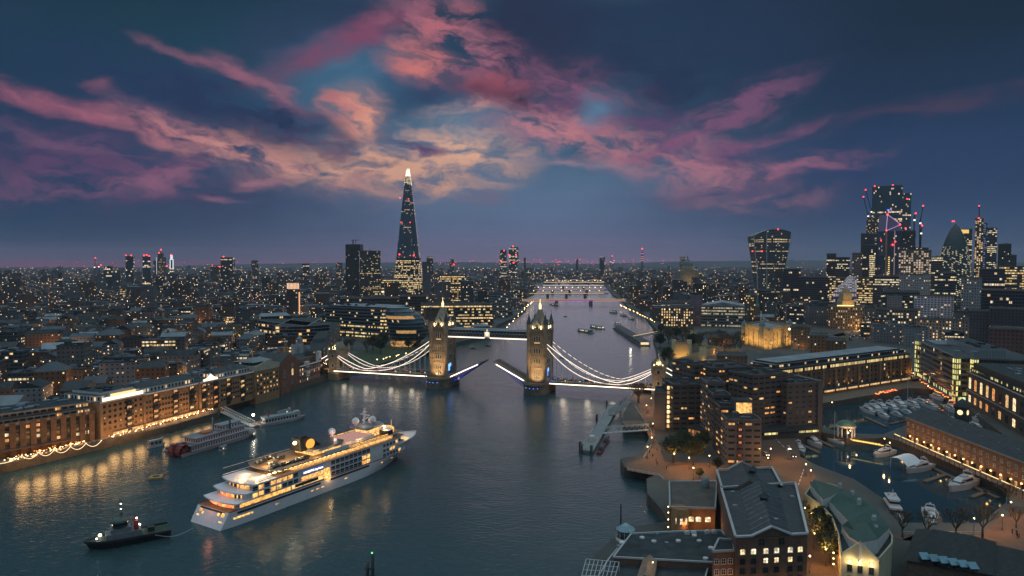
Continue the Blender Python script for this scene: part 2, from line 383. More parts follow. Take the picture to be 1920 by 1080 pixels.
# ================================================================ setting: land, water, hills
def px_poly(pts, z): return [P(a, b, z) for a, b in pts]
LBANK = [(-700, 1066), (0, 889), (160, 850), (315, 812), (408, 785), (415, 773), (484, 752), (545, 735), (600, 717), (640, 703), (702, 690), (760, 674), (850, 650), (925, 632),
         (932, 614), (960, 602), (985, 584), (990, 570), (978, 562), (1000, 553), (1010, 542), (1000, 534), (960, 528)]
RBANK = [(1085, 1110), (1095, 1080), (1172, 1010), (1252, 998), (1240, 975), (1214, 945), (1212, 915), (1240, 903), (1170, 892), (1163, 876), (1200, 868), (1215, 840), (1222, 812), (1168, 812),
         (1168, 790), (1180, 765), (1188, 745), (1228, 738), (1233, 700), (1233, 665), (1225, 640), (1230, 622), (1212, 600), (1206, 590), (1180, 581), (1166, 566), (1150, 556), (1140, 544), (1134, 536), (1100, 528)]
NEARB = [(1495, 838), (1540, 824), (1586, 834), (1640, 836), (1660, 834), (1684, 841), (1782, 884), (1888, 932), (1885, 962), (1838, 1001), (1690, 1001), (1668, 962), (1600, 915), (1548, 895), (1535, 890), (1500, 872)]
FARB = [(1541, 768), (1640, 750), (1702, 738), (1752, 740), (1802, 768), (1878, 826), (1892, 858), (1700, 810), (1655, 828), (1592, 826), (1562, 820), (1541, 814)]
lb = [p.xy for p in px_poly(LBANK, 0)]; rb = [p.xy for p in px_poly(RBANK, 0)]
nb = [p.xy for p in px_poly(NEARB, 0)]; fb = [p.xy for p in px_poly(FARB, 0)]
FAR = 10500
land_l = [Vector((-2500, -400)), Vector((lb[0].x, -400))] + lb
land_r = [Vector((rb[0].x, -400))] + rb
close = (lb[-1] + rb[-1]) / 2
far_edge = []
def far_d(px): return 9300 + 2300 * max(0, min(1, (px - 60) / 500)) + 60 * math.sin(px / 37)
for px in range(-300, 2301, 60):
    d = far_d(px); x, y, _ = ray(px, 500); far_edge.append(Vector((x / y * d, d)))
split = len(far_edge) // 2
M_ground = mat('city_ground', (.07, .075, .075), .9, var=.4, scale=.02)
M_quay = mat('river_wall_masonry', (.09, .075, .06), .85, var=.35, scale=.3)
def land(name, outer, holes, lab):
    mb = MB(); loops = [outer] + holes; flat = [v for q in loops for v in q]
    for t in tessellate_polygon([[Vector((v.x, v.y, 0)) for v in q] for q in loops]):
        p = [flat[i] for i in t]
        a = (p[1] - p[0]).cross(p[2] - p[0])
        if a < 0: p = p[::-1]
        mb.face([(v.x, v.y, 4) for v in p], 0)
    for q in loops:
        for i in range(len(q)):
            a, b = q[i], q[(i + 1) % len(q)]
            mb.face([(a.x, a.y, -2), (b.x, b.y, -2), (b.x, b.y, 4), (a.x, a.y, 4)], 1)
    return tagit(mb.build(name, [M_ground, M_quay]), kind='structure')
land('ground', land_l + [close] + far_edge[:split + 1][::-1] + [Vector((-12000, far_edge[0].y)), Vector((-12000, -400))], [], '')
land('ground', land_r + [close] + far_edge[split:] + [Vector((12000, far_edge[-1].y)), Vector((12000, -400))], [nb, fb], '')
# water
def watermat(name, base, bump, rough, sc1):
    m, t = newmat(name); n = t.nodes; l = t.links
    o = n.new('ShaderNodeOutputMaterial'); b = n.new('ShaderNodeBsdfDiffuse'); g = n.new('ShaderNodeBsdfGlossy'); fr = n.new('ShaderNodeFresnel'); mx = n.new('ShaderNodeMixShader')
    b.inputs[0].default_value = base; g.inputs[0].default_value = (.76, .86, .95, 1); g.inputs['Roughness'].default_value = rough; fr.inputs[0].default_value = 1.33
    l.new(fr.outputs[0], mx.inputs[0]); l.new(b.outputs[0], mx.inputs[1]); l.new(g.outputs[0], mx.inputs[2]); l.new(mx.outputs[0], o.inputs[0])
    tcn = n.new('ShaderNodeTexCoord'); prev = None
    for i, (s, d, amp, st) in enumerate(((sc1, 3, 1.0, (1, 1.5, 1)), (sc1 * .13, 2, 2.2, (1, 1, 1)))):
        mp = n.new('ShaderNodeMapping'); l.new(tcn.outputs['Object'], mp.inputs[0]); mp.inputs['Scale'].default_value = st; mp.inputs['Rotation'].default_value = (0, 0, .35)
        nz = n.new('ShaderNodeTexNoise'); l.new(mp.outputs[0], nz.inputs[0]); nz.inputs['Scale'].default_value = s; nz.inputs['Detail'].default_value = d; nz.inputs['Distortion'].default_value = .4
        bp = n.new('ShaderNodeBump'); bp.inputs['Distance'].default_value = bump * amp; bp.inputs['Strength'].default_value = 1; l.new(nz.outputs[0], bp.inputs['Height'])
        if prev: l.new(prev, bp.inputs['Normal'])
        prev = bp.outputs[0]
    ln = n.new('ShaderNodeTexNoise'); l.new(tcn.outputs['Object'], ln.inputs[0]); ln.inputs['Scale'].default_value = .013; ln.inputs['Detail'].default_value = 3; ln.inputs['Distortion'].default_value = 1.2
    lr = n.new('ShaderNodeMapRange'); l.new(ln.outputs[0], lr.inputs[0]); lr.inputs[1].default_value = .35; lr.inputs[2].default_value = .65; lr.inputs[3].default_value = .35; lr.inputs[4].default_value = 1.25; l.new(lr.outputs[0], bp.inputs['Strength'])
    for q_ in (b, g, fr): l.new(prev, q_.inputs['Normal'])
    return m
M_water = watermat('river_water', (.028, .06, .067, 1), .18, .19, .42)
M_dockw = watermat('dock_water', (.02, .05, .066, 1), .01, .06, .35)
mb = MB(); mb.face([(-2000, -400, 0), (2500, -400, 0), (2500, 6000, 0), (-2000, 6000, 0)])
tagit(mb.build('water', M_water), kind='structure')
mb = MB()
for q in (nb, fb):
    c = sum(q, Vector((0, 0))) / len(q); qq = [c + (v - c) * 1.03 for v in q]
    for t in tessellate_polygon([[Vector((v.x, v.y, 0)) for v in qq]]):
        p = [qq[i] for i in t]
        if (p[1] - p[0]).cross(p[2] - p[0]) < 0: p = p[::-1]
        mb.face([(v.x, v.y, .3) for v in p])
tagit(mb.build('dock_water', M_dockw), kind='structure')
# far low hills on the horizon
mb = MB()
def ridge(px0, px1, D, base, amp, seed):
    pts = []
    for k in range(61):
        px = px0 + (px1 - px0) * k / 60; x, y, _ = ray(px, 490); e = math.sin(math.pi * k / 60) ** .6
        h = 4 + base * e + amp * e * (mnoise.noise((k * .13, seed, 0)) + .5 * mnoise.noise((k * .4, seed, 1)))
        pts.append((x / y * D, D, h))
    for k in range(60):
        a, b = pts[k], pts[k + 1]
        mb.face([(a[0] * .93, a[1] * .93, 4), (b[0] * .93, b[1] * .93, 4), b, a], 0, None, True)
        mb.face([a, b, (b[0] * 1.03, b[1] * 1.03, 3), (a[0] * 1.03, a[1] * 1.03, 3)], 0, None, True)
ridge(1000, 2050, 11000, 118, 22, 3); ridge(300, 1300, 11400, 84, 10, 5); ridge(1450, 2200, 9800, 84, 14, 8)
tagit(mb.build('hills', mat('far_hillside', (.03, .045, .05), .95, var=.3, scale=.01)), kind='structure')
# ================================================================ the bascule bridge
BRZ = math.radians(-18.36); BO = (-16.5, 518.0)
bridge = thing('bascule_bridge', 'stone bascule bridge with two floodlit gothic towers, raised leaves and white lit suspension chains', 'bridge', (BO[0], BO[1], 0), BRZ)
def bw(x, y, z=0):
    c, s = math.cos(BRZ), math.sin(BRZ); return (BO[0] + x * c - y * s, BO[1] + x * s + y * c, z)
M_twr = mat('tower_limestone', (.3, .235, .165), .9, var=.3, scale=.35)
M_granite = mat('pier_granite', (.17, .14, .11), .9, var=.35, scale=.2)
M_trim = mat('pale_window_stone', (.48, .42, .33), .85, var=.15)
M_spire = mat('spire_slate', (.07, .08, .09), .6, var=.25)
M_gold = mat('lit_roof_lead', (.3, .26, .2), .6, var=.2)
M_road = mat('asphalt', (.055, .052, .05), .9, var=.25, scale=.3)
M_leafroad = mat('leaf_roadway', (.16, .1, .07), .85, var=.25, scale=.6)
E_blued = emit('blue_girder_glow', (.1, .16, 1), 1.2)
E_chain = emit('chain_strip_light', (1, .8, .66), 2.0)
# piers
def pier(x):
    mb = MB(); q = [(x - 9, -12), (x - 5, -18), (x, -20.5), (x + 5, -18), (x + 9, -12), (x + 9, 12), (x, 20), (x - 9, 12)]
    mb.prism(q, -1, 6.6, 0, 0)
    q2 = [(x + (a - x) * 1.05, b * 1.04) for a, b in q]; mb.prism(q2, 6.4, 7.6, 0, 0)
    for k in range(8):
        a, b = q2[k], q2[(k + 1) % 8]; mb.bar((a[0], a[1], 8.4), (b[0], b[1], 8.4), .3, .5, 0)
    p = mb.build('pier', [M_granite], bridge)
    for px in (-5.5, -2.2, .8, 3.6):
        m = MB(); m.sphere((x + px, -17.6 - (3 - abs(px) * .5), 5.0), .3, 6); m.build('blue_lamp', emit('blue_lamp_glow', (.1, .25, 1), 3), p)
for x in (-39.4, 39.4): pier(x)
# towers
def tower(x):
    mb = MB(); hx, hy = 6.3, 8.0
    # body with road arch along x: two side masses and a lintel
    for s in (-1, 1): mb.prism([(x - hx, s * 4.6), (x + hx, s * 4.6), (x + hx, s * hy), (x - hx, s * hy)], 7.6, 17, 0, 0)
    mb.prism([(x - hx, -hy), (x + hx, -hy), (x + hx, hy), (x - hx, hy)], 17, 45.5, 0, 0)
    for s in (-1, 1):        # pointed arch infill
        for k in range(4):
            w = 4.6 * (1 - (k + 1) / 5) ** .7
            mb.prism([(x + s * hx - .9, w), (x + s * hx + .02, w), (x + s * hx + .02, 4.6), (x + s * hx - .9, 4.6)], 13 + k, 14 + k, 0, 0)
            mb.prism([(x + s * hx - .9, -4.6), (x + s * hx + .02, -4.6), (x + s * hx + .02, -w), (x + s * hx - .9, -w)], 13 + k, 14 + k, 0, 0)
    for z, g, h in ((8, .5, .8), (18.2, .35, .6), (19.4, .2, .3), (26.6, .35, .6), (34.4, .4, .7), (36, .2, .3), (42.5, .5, .7), (45.2, .8, .9)):
        mb.prism([(x - hx - g, -hy - g), (x + hx + g, -hy - g), (x + hx + g, hy + g), (x - hx - g, hy + g)], z, z + h, 0, 0)
    for k in range(9):       # parapet merlons
        for s in (-1, 1):
            mb.box((x - hx + .9 + k * 1.33, s * (hy + .5), 46.1), (.7, .4, 1.1)); mb.box((x + s * (hx + .5), -hy + 1 + k * 1.75, 46.1), (.4, .9, 1.1))
    t = mb.build('tower', [M_twr], bridge)
    for sx in (-1, 1):
        for sy in (-1, 1):
            m = MB(); c = (x + sx * hx, sy * hy)
            m.lathe([(1.9, 7.6), (1.9, 12), (1.7, 12.3), (1.7, 26.3), (1.85, 26.6), (1.6, 27.2), (1.6, 42), (2.0, 43.2), (2.0, 46), (1.8, 46.2), (1.75, 50), (2.1, 50.4)], 8, (c[0], c[1], 0), 0, False)
            for z in (10, 14, 22, 30, 38): m.lathe([(1.75, z), (1.95, z + .2), (1.75, z + .5)], 8, (c[0], c[1], 0), 0, False)
            u = m.build('turret', [M_twr], t)
            m = MB(); m.lathe([(2.1, 50.3), (.9, 54.5), (0, 58.4)], 8, (c[0], c[1], 0), 0, False); m.bar((c[0], c[1], 57.8), (c[0], c[1], 60), .2); m.bar((c[0] - .5, c[1], 59.2), (c[0] + .5, c[1], 59.2), .18)
            m.build('spire', [M_spire], t)
    m = MB(); m.frustum([(x - hx + .6, -hy + .6), (x + hx - .6, -hy + .6), (x + hx - .6, hy - .6), (x - hx + .6, hy - .6)], [(x - 1.1, -1.6), (x + 1.1, -1.6), (x + 1.1, 1.6), (x - 1.1, 1.6)], 45.9, 61, 0, 0)
    m.build('roof', [M_gold], t)
    m = MB(); m.cyl((x, 0, 61), .9, 2.6, 8, 0); m.lathe([(1.1, 63.6), (.5, 65), (.15, 66), (.12, 68.5)], 8, (x, 0, 0)); m.bar((x - .6, 0, 67.6), (x + .6, 0, 67.6), .15)
    m.build('lantern', [emit('lantern_gold_glow', (1, .7, .3), 2.6)], t)
    for s, ax in ((-1, 0), (1, 0), (-1, 1), (1, 1)):    # gabled dormers
        m = MB()
        if ax == 0:
            y = s * (hy + .15); m.prism([(x - 2.1, y), (x + 2.1, y), (x + 2.1, y - s * 2.4), (x - 2.1, y - s * 2.4)], 46, 50.2, 0, 0)
            m.gable([(x + 2.1, y), (x + 2.1, y - s * 2.4), (x - 2.1, y - s * 2.4), (x - 2.1, y)][::1], 50.2, 3.2, 1, 0)
            m.box((x, y + s * .06, 47), (1.6, .1, 2.4), 0, 2)
        else:
            xx = x + s * (hx + .15); m.prism([(xx, -2.1), (xx, 2.1), (xx - s * 2.2, 2.1), (xx - s * 2.2, -2.1)], 46, 50.2, 0, 0)
            m.gable([(xx, -2.1), (xx - s * 2.2, -2.1), (xx - s * 2.2, 2.1), (xx, 2.1)], 50.2, 3.2, 1, 0); m.box((xx + s * .06, 0, 47), (.1, 1.6, 2.4), 0, 2)
        m.build('dormer', [M_trim, M_spire, M_dark], t)
    # windows: triple lancets with pale surrounds
    def win(cx, cy, z, w, h, ax, s, lit=None):
        m = MB(); n = 3
        for i in range(n):
            o = (i - 1) * w / n * 1.02
            hh = h * (1.15 if i == 1 else 1)
            if ax == 0: m.box((cx + o, cy + s * .12, z), (w / n * .92, .34, hh), 0, 0); m.box((cx + o, cy + s * .26, z + .25), (w / n * .55, .12, hh - .6), 0, 1)
            else: m.box((cx + s * .12, cy + o, z), (.34, w / n * .92, hh), 0, 0); m.box((cx + s * .26, cy + o, z + .25), (.12, w / n * .55, hh - .6), 0, 1)
        m.build('window', [M_trim, lit or M_teal], t)
    for s in (-1, 1):
        for z, w, h in ((9.3, 4.6, 3.0), (13.4, 4.6, 3.0), (21.3, 5.4, 3.4), (28.8, 5.6, 3.6), (37.6, 5.2, 3.8)):
            win(x, s * hy, z, w, h, 0, s)
            if s < 0 and z in (9.3, 13.4): continue
        for z, w, h in ((21.3, 6.6, 3.4), (28.8, 6.6, 3.6), (37.6, 4.6, 3.4)): win(x + s * hx, 0, z, w, h, 1, s)
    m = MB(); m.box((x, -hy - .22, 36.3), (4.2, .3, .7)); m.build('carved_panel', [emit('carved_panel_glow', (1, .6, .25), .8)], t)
    # blue light on +x arch imitated by glowing panels, and gold lit corner lamps
    m = MB(); m.prism([(x + hx + .1, -4.2), (x + hx + .3, -4.2), (x + hx + .3, -1.6), (x + hx + .1, -1.6)], 12, 17.2); m.prism([(x + hx + .1, -1.2), (x + hx + .3, -1.2), (x + hx + .3, .6), (x + hx + .1, .6)], 15, 17.6)
    m.build('blue_arch_panel', [emit('blue_arch_glow', (.12, .3, 1), 3)], t)
    for k, (dx, dy) in enumerate(((-3.1, -hy - 1), (3.1, -hy - 1), (hx + 1, -2.6), (hx + 1, 2.6), (hx + 1, hy - 1), (hx + .9, -hy + 1.2))):
        m = MB(); m.box((x + dx, dy, 47.2), (.45, .45, 1.9)); m.build('flood_lamp', [emit('gold_flood_glow', (1, .78, .4), 5)], t)
    return t
for x in (-39.4, 39.4):
    tower(x)
    for (dx, dy, tz, e) in ((-4.6, -15, 14, 5200), (4.6, -15, 14, 5200), (0, -18.5, 32, 17000)): lamp('tower_floodlight', bw(x + dx, dy, 8.3), e, (1, .62, .28), .6, None, 75, bw(x, -8, tz), .8)
    lamp('tower_floodlight', bw(x + 14.5, -3, 6), 9000, (1, .62, .28), .6, None, 80, bw(x + 6, 0, 22), .8)
    for dx, dy in ((-3, -8.9), (3, -8.9), (7.3, 3), (7.3, -4)): lamp('roof_floodlight', bw(x + dx, dy, 47), 2000, (1, .72, .36), .3, None, 110, bw(x, 0, 57), .8)
    lamp('roof_floodlight', bw(x - 5, -5, 47), 900, (1, .72, .36), .3, None, 110, bw(x, 0, 57), .8)
    lamp('blue_floodlight', bw(x + 10.5, -4, 9), 900, (.1, .2, 1), .5)
# high walkways
for y in (-5, 5):
    mb = MB(); x0, x1 = -33, 33
    mb.bar((x0, y, 39.2), (x1, y, 39.2), 3.2, .5, 0); mb.bar((x0, y, 44.4), (x1, y, 44.4), 3.2, .4, 0); mb.bar((x0, y, 41.8), (x1, y, 41.8), 2.2, 4.6, 1)
    for s in (-1, 1):
        yy = y + s * 1.5; n = 26
        for k in range(n):
            a, b = x0 + (x1 - x0) * k / n, x0 + (x1 - x0) * (k + 1) / n
            mb.bar((a, yy, 39.4), (b, yy, 42.2), .16, m=0); mb.bar((a, yy, 42.2), (b, yy, 39.4), .16, m=0)
            mb.bar((a, yy, 42.2), (a, yy, 44.4), .12, m=0)
        mb.bar((x0, yy, 42.3), (x1, yy, 42.3), .3, m=0)
        for k in range(n): mb.box((x0 + (x1 - x0) * (k + .5) / n, yy, 44.6), (.5, .2, .6), 0, 0)
    wk = mb.build('walkway', [M_steel, M_dark], bridge)
    m = MB(); m.bar((x0, y - 1.75, 38.75), (-2.2, y - 1.75, 38.75), .3, .75); m.bar((2.2, y - 1.75, 38.75), (x1, y - 1.75, 38.75), .3, .75); m.build('strip_light', [emit('walkway_strip_glow', (1, .8, .6), 2.2)], wk)
m = MB()
prof = [(-2.1, 38.6), (2.1, 38.6), (2.1, 42.6), (1.3, 43.6), (1.0, 44.8), (0, 46), (-1.0, 44.8), (-1.3, 43.6), (-2.1, 42.6)]
m.face([(a, -7.1, b) for a, b in prof], 0); m.face([(a, -6.6, b) for a, b in prof[::-1]], 0)
for k in range(9): a, b = prof[k], prof[(k + 1) % 9]; m.face([(a[0], -7.1, a[1]), (a[0], -6.6, a[1]), (b[0], -6.6, b[1]), (b[0], -7.1, b[1])], 0)
cr = m.build('crest', [M_trim], bridge)
m = MB(); sh = [(-1.1, 43.2), (-1.1, 41.2), (0, 39.6), (1.1, 41.2), (1.1, 43.2)]
m.face([(a, -7.3, b) for a, b in sh[::1]], 0); m.bar((-1.6, -7.25, 39.3), (-1.6, -7.25, 43.4), .3); m.bar((1.6, -7.25, 39.3), (1.6, -7.25, 43.4), .3); m.bar((0, -7.25, 43.6), (0, -7.25, 45.4), .35)
m.build('shield', [emit('crest_glow', (1, .84, .6), 1.5)], cr)
# fixed side spans
for x0, x1 in ((-133, -48), (48, 127)):
    mb = MB(); mb.bar((x0, 0, 8.1), (x1, 0, 8.1), 17, .8, 0); mb.bar((x0, -8.6, 7.6), (x1, -8.6, 7.6), .5, 1.6, 1); mb.bar((x0, 8.6, 7.6), (x1, 8.6, 7.6), .5, 1.6, 1)
    n = int((x1 - x0) / 1.6)
    for s in (-8.4, 8.4):
        mb.bar((x0, s, 9.7), (x1, s, 9.7), .25, .2, 2)
        for k in range(n + 1): mb.bar((x0 + (x1 - x0) * k / n, s, 8.5), (x0 + (x1 - x0) * k / n, s, 9.7), .14, m=2)
    for s in (-6.4, 6.4): mb.bar((x0, s, 8.58), (x1, s, 8.58), 3.2, .18, 3)
    d = mb.build('side_span', [M_road, M_dark, M_steel, mat('paving', (.14, .12, .1), .9, var=.2)], bridge)
    m = MB(); m.bar((x0 + 1, -9.05, 7.5), (x1 - 1, -9.05, 7.5), .25, .55); m.build('strip_light', [emit('deck_strip_glow', (1, .76, .5), 4)], d)
    m = MB(); m.bar((x0 + 1, 9.05, 7.5), (x1 - 1, 9.05, 7.5), .25, .5); m.build('strip_light', [E_led], d)
# chains
def chain(sx, y, xt, zt, xl, zl, xa, za):
    up = lambda t: zl + 1.1 + (zt - zl - 1.1) * (1 - t) ** 1.6
    lo = lambda t: zl - .3 + (zt - 2.2 - zl + .3) * (1 - t) ** 2.5
    mb = MB(); n = 13; U = []; Lo = []
    for k in range(n + 1):
        t = k / n; x = xt + (xl - xt) * t; U.append(Vector((x, y, up(t)))); Lo.append(Vector((x, y, lo(t))))
    n2 = 5; U2 = []; L2 = []
    for k in range(n2 + 1):
        t = k / n2; x = xl + (xa - xl) * t; U2.append(Vector((x, y, zl + 1.1 + (za - zl - 1.1) * t ** 1.25))); L2.append(Vector((x, y, zl - .3 + (za - 1.5 - zl + .3) * t ** 1.9)))
    for A, B in ((U, Lo), (U2, L2)):
        for k in range(len(A) - 1):
            mb.bar(A[k], A[k + 1], .5, .55); mb.bar(B[k], B[k + 1], .5, .55); mb.bar(A[k], B[k], .22); mb.bar(A[k], B[k + 1], .22)
    c = mb.build('suspension_chain', [M_steel], bridge)
    m = MB(); s = -.36
    def off(v, dz=0): return v + Vector((0, s, dz))
    hi = .34 if y < 0 else .2
    for A in (U, Lo, U2, L2):
        for k in range(len(A) - 1):
            a, b = off(A[k]), off(A[k + 1])
            if y > 0 and A in (U,): a, b = a.lerp(b, .12), a.lerp(b, .8)
            m.bar(a, b, .14, hi)
    m.build('strip_light', [E_chain], c)
    m = MB()
    for A in (Lo, L2):
        for k in range(1, len(A) - 1):
            if A[k].z > 9.6: m.bar(A[k], (A[k].x, y, 8.5), .26)
    m.build('hanger_rods', [M_steel], c)
    m = MB(); r = .8
    m.lathe([(r, -.5), (r, .5)], 10, (0, 0, 0)); 
    for i in range(len(m.v)): v = m.v[i]; m.v[i] = (xl + v[0], y + v[2], zl + .6 + v[1])
    m.build('pin_roundel', [M_steel], c)
for y in (-8.0, 8.0):
    chain(-1, y, -46, 35.5, -103.7, 9.6, -129, 20.5)
    chain(1, y, 46, 36.8, 98.7, 9.6, 123, 20.5)
    for a, b in (((-137, y, 20.5), (-158, y, 9)), ((131, y, 20.5), (152, y, 9.5))):
        mb = MB(); mb.bar(a, b, .6, .8); mb.bar(Vector(a) + Vector((0, -.45, 0)), Vector(b) + Vector((0, -.45, 0)), .1, .55, 1); mb.build('land_tie', [M_steel, E_chain], bridge)
# bascule leaves
for s, L_, ang, in ((1, 29.5, 25), (-1, 29.5, 27)):
    x0 = -31 * s; a = math.radians(ang); ca, sa = math.cos(a), math.sin(a)
    pt = lambda d, y, h: (x0 + s * (d * ca - h * sa), y, 8.2 + d * sa + h * ca)
    mb = MB()
    def slab(d0, d1, y0, y1, h0, h1, m, h0b=None):
        h0b = h0 if h0b is None else h0b
        A = [pt(d0, y0, h0), pt(d1, y0, h0b), pt(d1, y1, h0b), pt(d0, y1, h0)]; B = [pt(d0, y0, h1), pt(d1, y0, h1), pt(d1, y1, h1), pt(d0, y1, h1)]
        for q in (A[::-1], B, [A[0], A[1], B[1], B[0]], [A[1], A[2], B[2], B[1]], [A[2], A[3], B[3], B[2]], [A[3], A[0], B[0], B[3]]): mb.face(q, m)
    slab(-3, L_, -7.6, 7.6, -.5, 0, 0)
    for y in (-7.8, 7.8):
        for k in range(0, int(L_ / 1.5)): mb.bar(pt(k * 1.5, y, 0), pt(k * 1.5, y, 1.1), .14, m=1)
        mb.bar(pt(0, y, 1.15), pt(L_, y, 1.15), .2, m=1); mb.bar(pt(0, y, -.3), pt(L_, y, -.3), .5, .5, m=1)
    for y in (-5.6, 5.6): slab(0, L_, y - 1.6, y + 1.6, .02, .16, 3)
    lf = mb.build('bascule_leaf', [M_leafroad, M_steel, M_dark, mat('leaf_footway', (.2, .15, .11), .85, var=.2)], bridge)
    for y in (-7.2, -2.5, 2.5, 7.2):
        m = MB(); n = 8; dep = lambda d: -.6 - 4.6 * (1 - d / L_) ** 1.15
        for k in range(n):
            d0, d1 = L_ * k / n, L_ * (k + 1) / n
            m.bar(pt(d0, y, dep(d0)), pt(d1, y, dep(d1)), .4, .4); m.bar(pt(d0, y, -.5), pt(d0, y, dep(d0)), .25); m.bar(pt(d0, y, -.5), pt(d1, y, dep(d1)), .25); m.bar(pt(d0, y, dep(d0)), pt(d1, y, -.5), .2)
        m.build('girder', [mat('blue_lit_girder', (.12, .16, .5), .6, var=.1)], lf)  # blue floodlight tone put into the girder colour
    m = MB(); m.bar(pt(1, -8.15, -.7), pt(L_ - 3.4, -8.15, -.7), .2, .55); m.build('strip_light', [emit('leaf_strip_glow', (1, .74, .56), 4.2)], lf)
    lamp('blue_floodlight', bw(x0 + s * 3, -13, 2.5), 1300, (.12, .2, 1), .6, None, 80, bw(x0 + s * 14, -6, 11), .7)
    lamp('blue_floodlight', bw(x0 + s * 3, 0, 3), 1500, (.12, .2, 1), .6, None, 100, bw(x0 + s * 14, 0, 12), .7)
# abutment towers
for x, par in ((-133, 25.4), (127, 24.6)):
    mb = MB()
    for s in (-1, 1): mb.prism([(x - 4, s * 5), (x + 4, s * 5), (x + 4, s * 8.6), (x - 4, s * 8.6)], 8, 17, 0, 0)
    mb.prism([(x - 4.6, -9), (x + 4.6, -9), (x + 4.6, 9), (x - 4.6, 9)], -1, 8.2, 0, 0)
    mb.prism([(x - 4, -8.6), (x + 4, -8.6), (x + 4, 8.6), (x - 4, 8.6)], 17, par - 1.5, 0, 0)
    for z, g in ((9, .3), (16.8, .3), (21, .3), (par - 1.6, .6)): mb.prism([(x - 4 - g, -8.6 - g), (x + 4 + g, -8.6 - g), (x + 4 + g, 8.6 + g), (x - 4 - g, 8.6 + g)], z, z + .6, 0, 0)
    for k in range(6):
        for s in (-1, 1): mb.box((x - 3.8 + k * 1.52, s * 8.8, par - 1), (.8, .5, 1.2))
    for k in range(10):
        for s in (-1, 1): mb.box((x + s * 4.2, -8.2 + k * 1.82, par - 1), (.5, .9, 1.2))
    ab = mb.build('abutment_tower', [M_twr], bridge)
    m = MB(); m.gable([(x - 3, -7), (x - 3, 7), (x + 3, 7), (x + 3, -7)][::-1], par - 1, 5.8, 0, 0, hip=1.5); m.build('roof', [M_gold], ab)
    for yy in (-6, 6): m = MB(); m.bar((x, yy, par + 3), (x, yy, par + 7.6), .3); m.build('finial', [M_steel], ab)
    for sx in (-1, 1):
        for sy in (-1, 1): m = MB(); m.cyl((x + sx * 4, sy * 8.6, par - 6), 1.1, 7.2, 8, 0); m.cone((x + sx * 4, sy * 8.6, par + 1.2), 1.2, 2.2); m.build('turret', [M_twr], ab)
    for z in (10.5, 18.2): m = MB(); m.box((x, -8.75, z), (2.6, .3, 3)); m.box((x, -8.9, z + .3), (1.7, .2, 2.2), 0, 1); m.build('window', [M_trim, M_teal], ab)
    for (dx, dy) in ((-3.4, -8), (3.4, -8), (0, -9)): lamp('roof_floodlight', bw(x + dx, dy, par + .2), 2600, (1, .74, .42), .25, None, 130, bw(x, 0, par + 5), .9)
    lamp('tower_floodlight', bw(x - 9, -12, 5), 2600, (1, .68, .36), .4, None, 90, bw(x, -8, 16), .8)
    lamp('tower_floodlight', bw(x + 9, -14, 3), 2600, (1, .68, .36), .4, None, 90, bw(x, -8, 16), .8)
    m = MB(); m.box((x - 3.2, -9, par - .4), (.9, .5, 1.0)); m.box((x + 3.2, -9, par - .4), (.7, .5, 1.0)); m.build('flood_lamp', [emit('gold_flood_glow', (1, .78, .4), 5)], ab)
# approach viaducts
for x0, x1 in ((-220, -137), (131, 230)):
    mb = MB(); mb.bar((x0, 0, 8.05), (x1, 0, 8.05), 16, .8, 0)
    for s in (-8, 8): mb.bar((x0, s, 8.9), (x1, s, 8.9), .5, 1.2, 1)
    n = 7
    for k in range(n):
        xx = x0 + (x1 - x0) * (k + .5) / n
        mb.box((xx, 0, 3.5), (2.2, 15.5, 4.2), 0, 1)
    mb.build('approach_viaduct', [M_road, M_brick], bridge)
for k in range(3): lamp('arch_lamp', bw(-147 - k * 7, -10, 5.5), 420, (1, .45, .12), .4)
for x in (-120, -100, -78, -60, 60, 78, 96, 114): lamp('span_fill', bw(x, -3, 12.5), 700, (1, .66, .4), 1.5); lamp('span_fill', bw(x, -13, 5), 500, (1, .74, .52), 2)  # added fill lights without fittings, brightening hangers and side spans
# ================================================================ buildings placed one by one
RES = []                                   # footprints already taken
def reserve(q, grow=6):
    c = sum((Vector(p[:2]) for p in q), Vector((0, 0))) / len(q)
    RES.append([c + (Vector(p[:2]) - c) * (1 + grow / max(8, (Vector(p[:2]) - c).length)) for p in q])
def edge_quad(A, B, depth):
    """A, B ground-plane points of the side nearest the camera, left to right; extends away from the camera"""
    A, B = Vector(A[:2]), Vector(B[:2]); d = (B - A).normalized(); n = Vector((-d.y, d.x))
    if n.dot((A + B) / 2) < 0: n = -n
    return [A, B, B + n * depth, A + n * depth]
def roofedge(a, b, z, depth): return edge_quad(P(a[0], a[1], z), P(b[0], b[1], z), depth)
def footedge(a, b, depth, z=4): return edge_quad(P(a[0], a[1], z), P(b[0], b[1], z), depth)
def qcen(q): return sum((Vector(p[:2]) for p in q), Vector((0, 0))) / len(q)
def lerpq(q, u, v):
    a = Vector(q[0][:2]).lerp(q[1][:2], u); b = Vector(q[3][:2]).lerp(q[2][:2], u); return a.lerp(b, v)
def subq(q, u0, u1, v0, v1): return [lerpq(q, u0, v0), lerpq(q, u1, v0), lerpq(q, u1, v1), lerpq(q, u0, v1)]
def inset(q, d):
    w = (q[1] - q[0]).length; h = (q[3] - q[0]).length; return subq(q, d / w, 1 - d / w, d / h, 1 - d / h)
def parapet(mb, q, z, h=1.0, t=.5, m=0):
    n = len(q)
    for i in range(n):
        a, b = Vector((q[i][0], q[i][1], z + h / 2)), Vector((q[(i + 1) % n][0], q[(i + 1) % n][1], z + h / 2)); mb.bar(a, b, t, h, m)
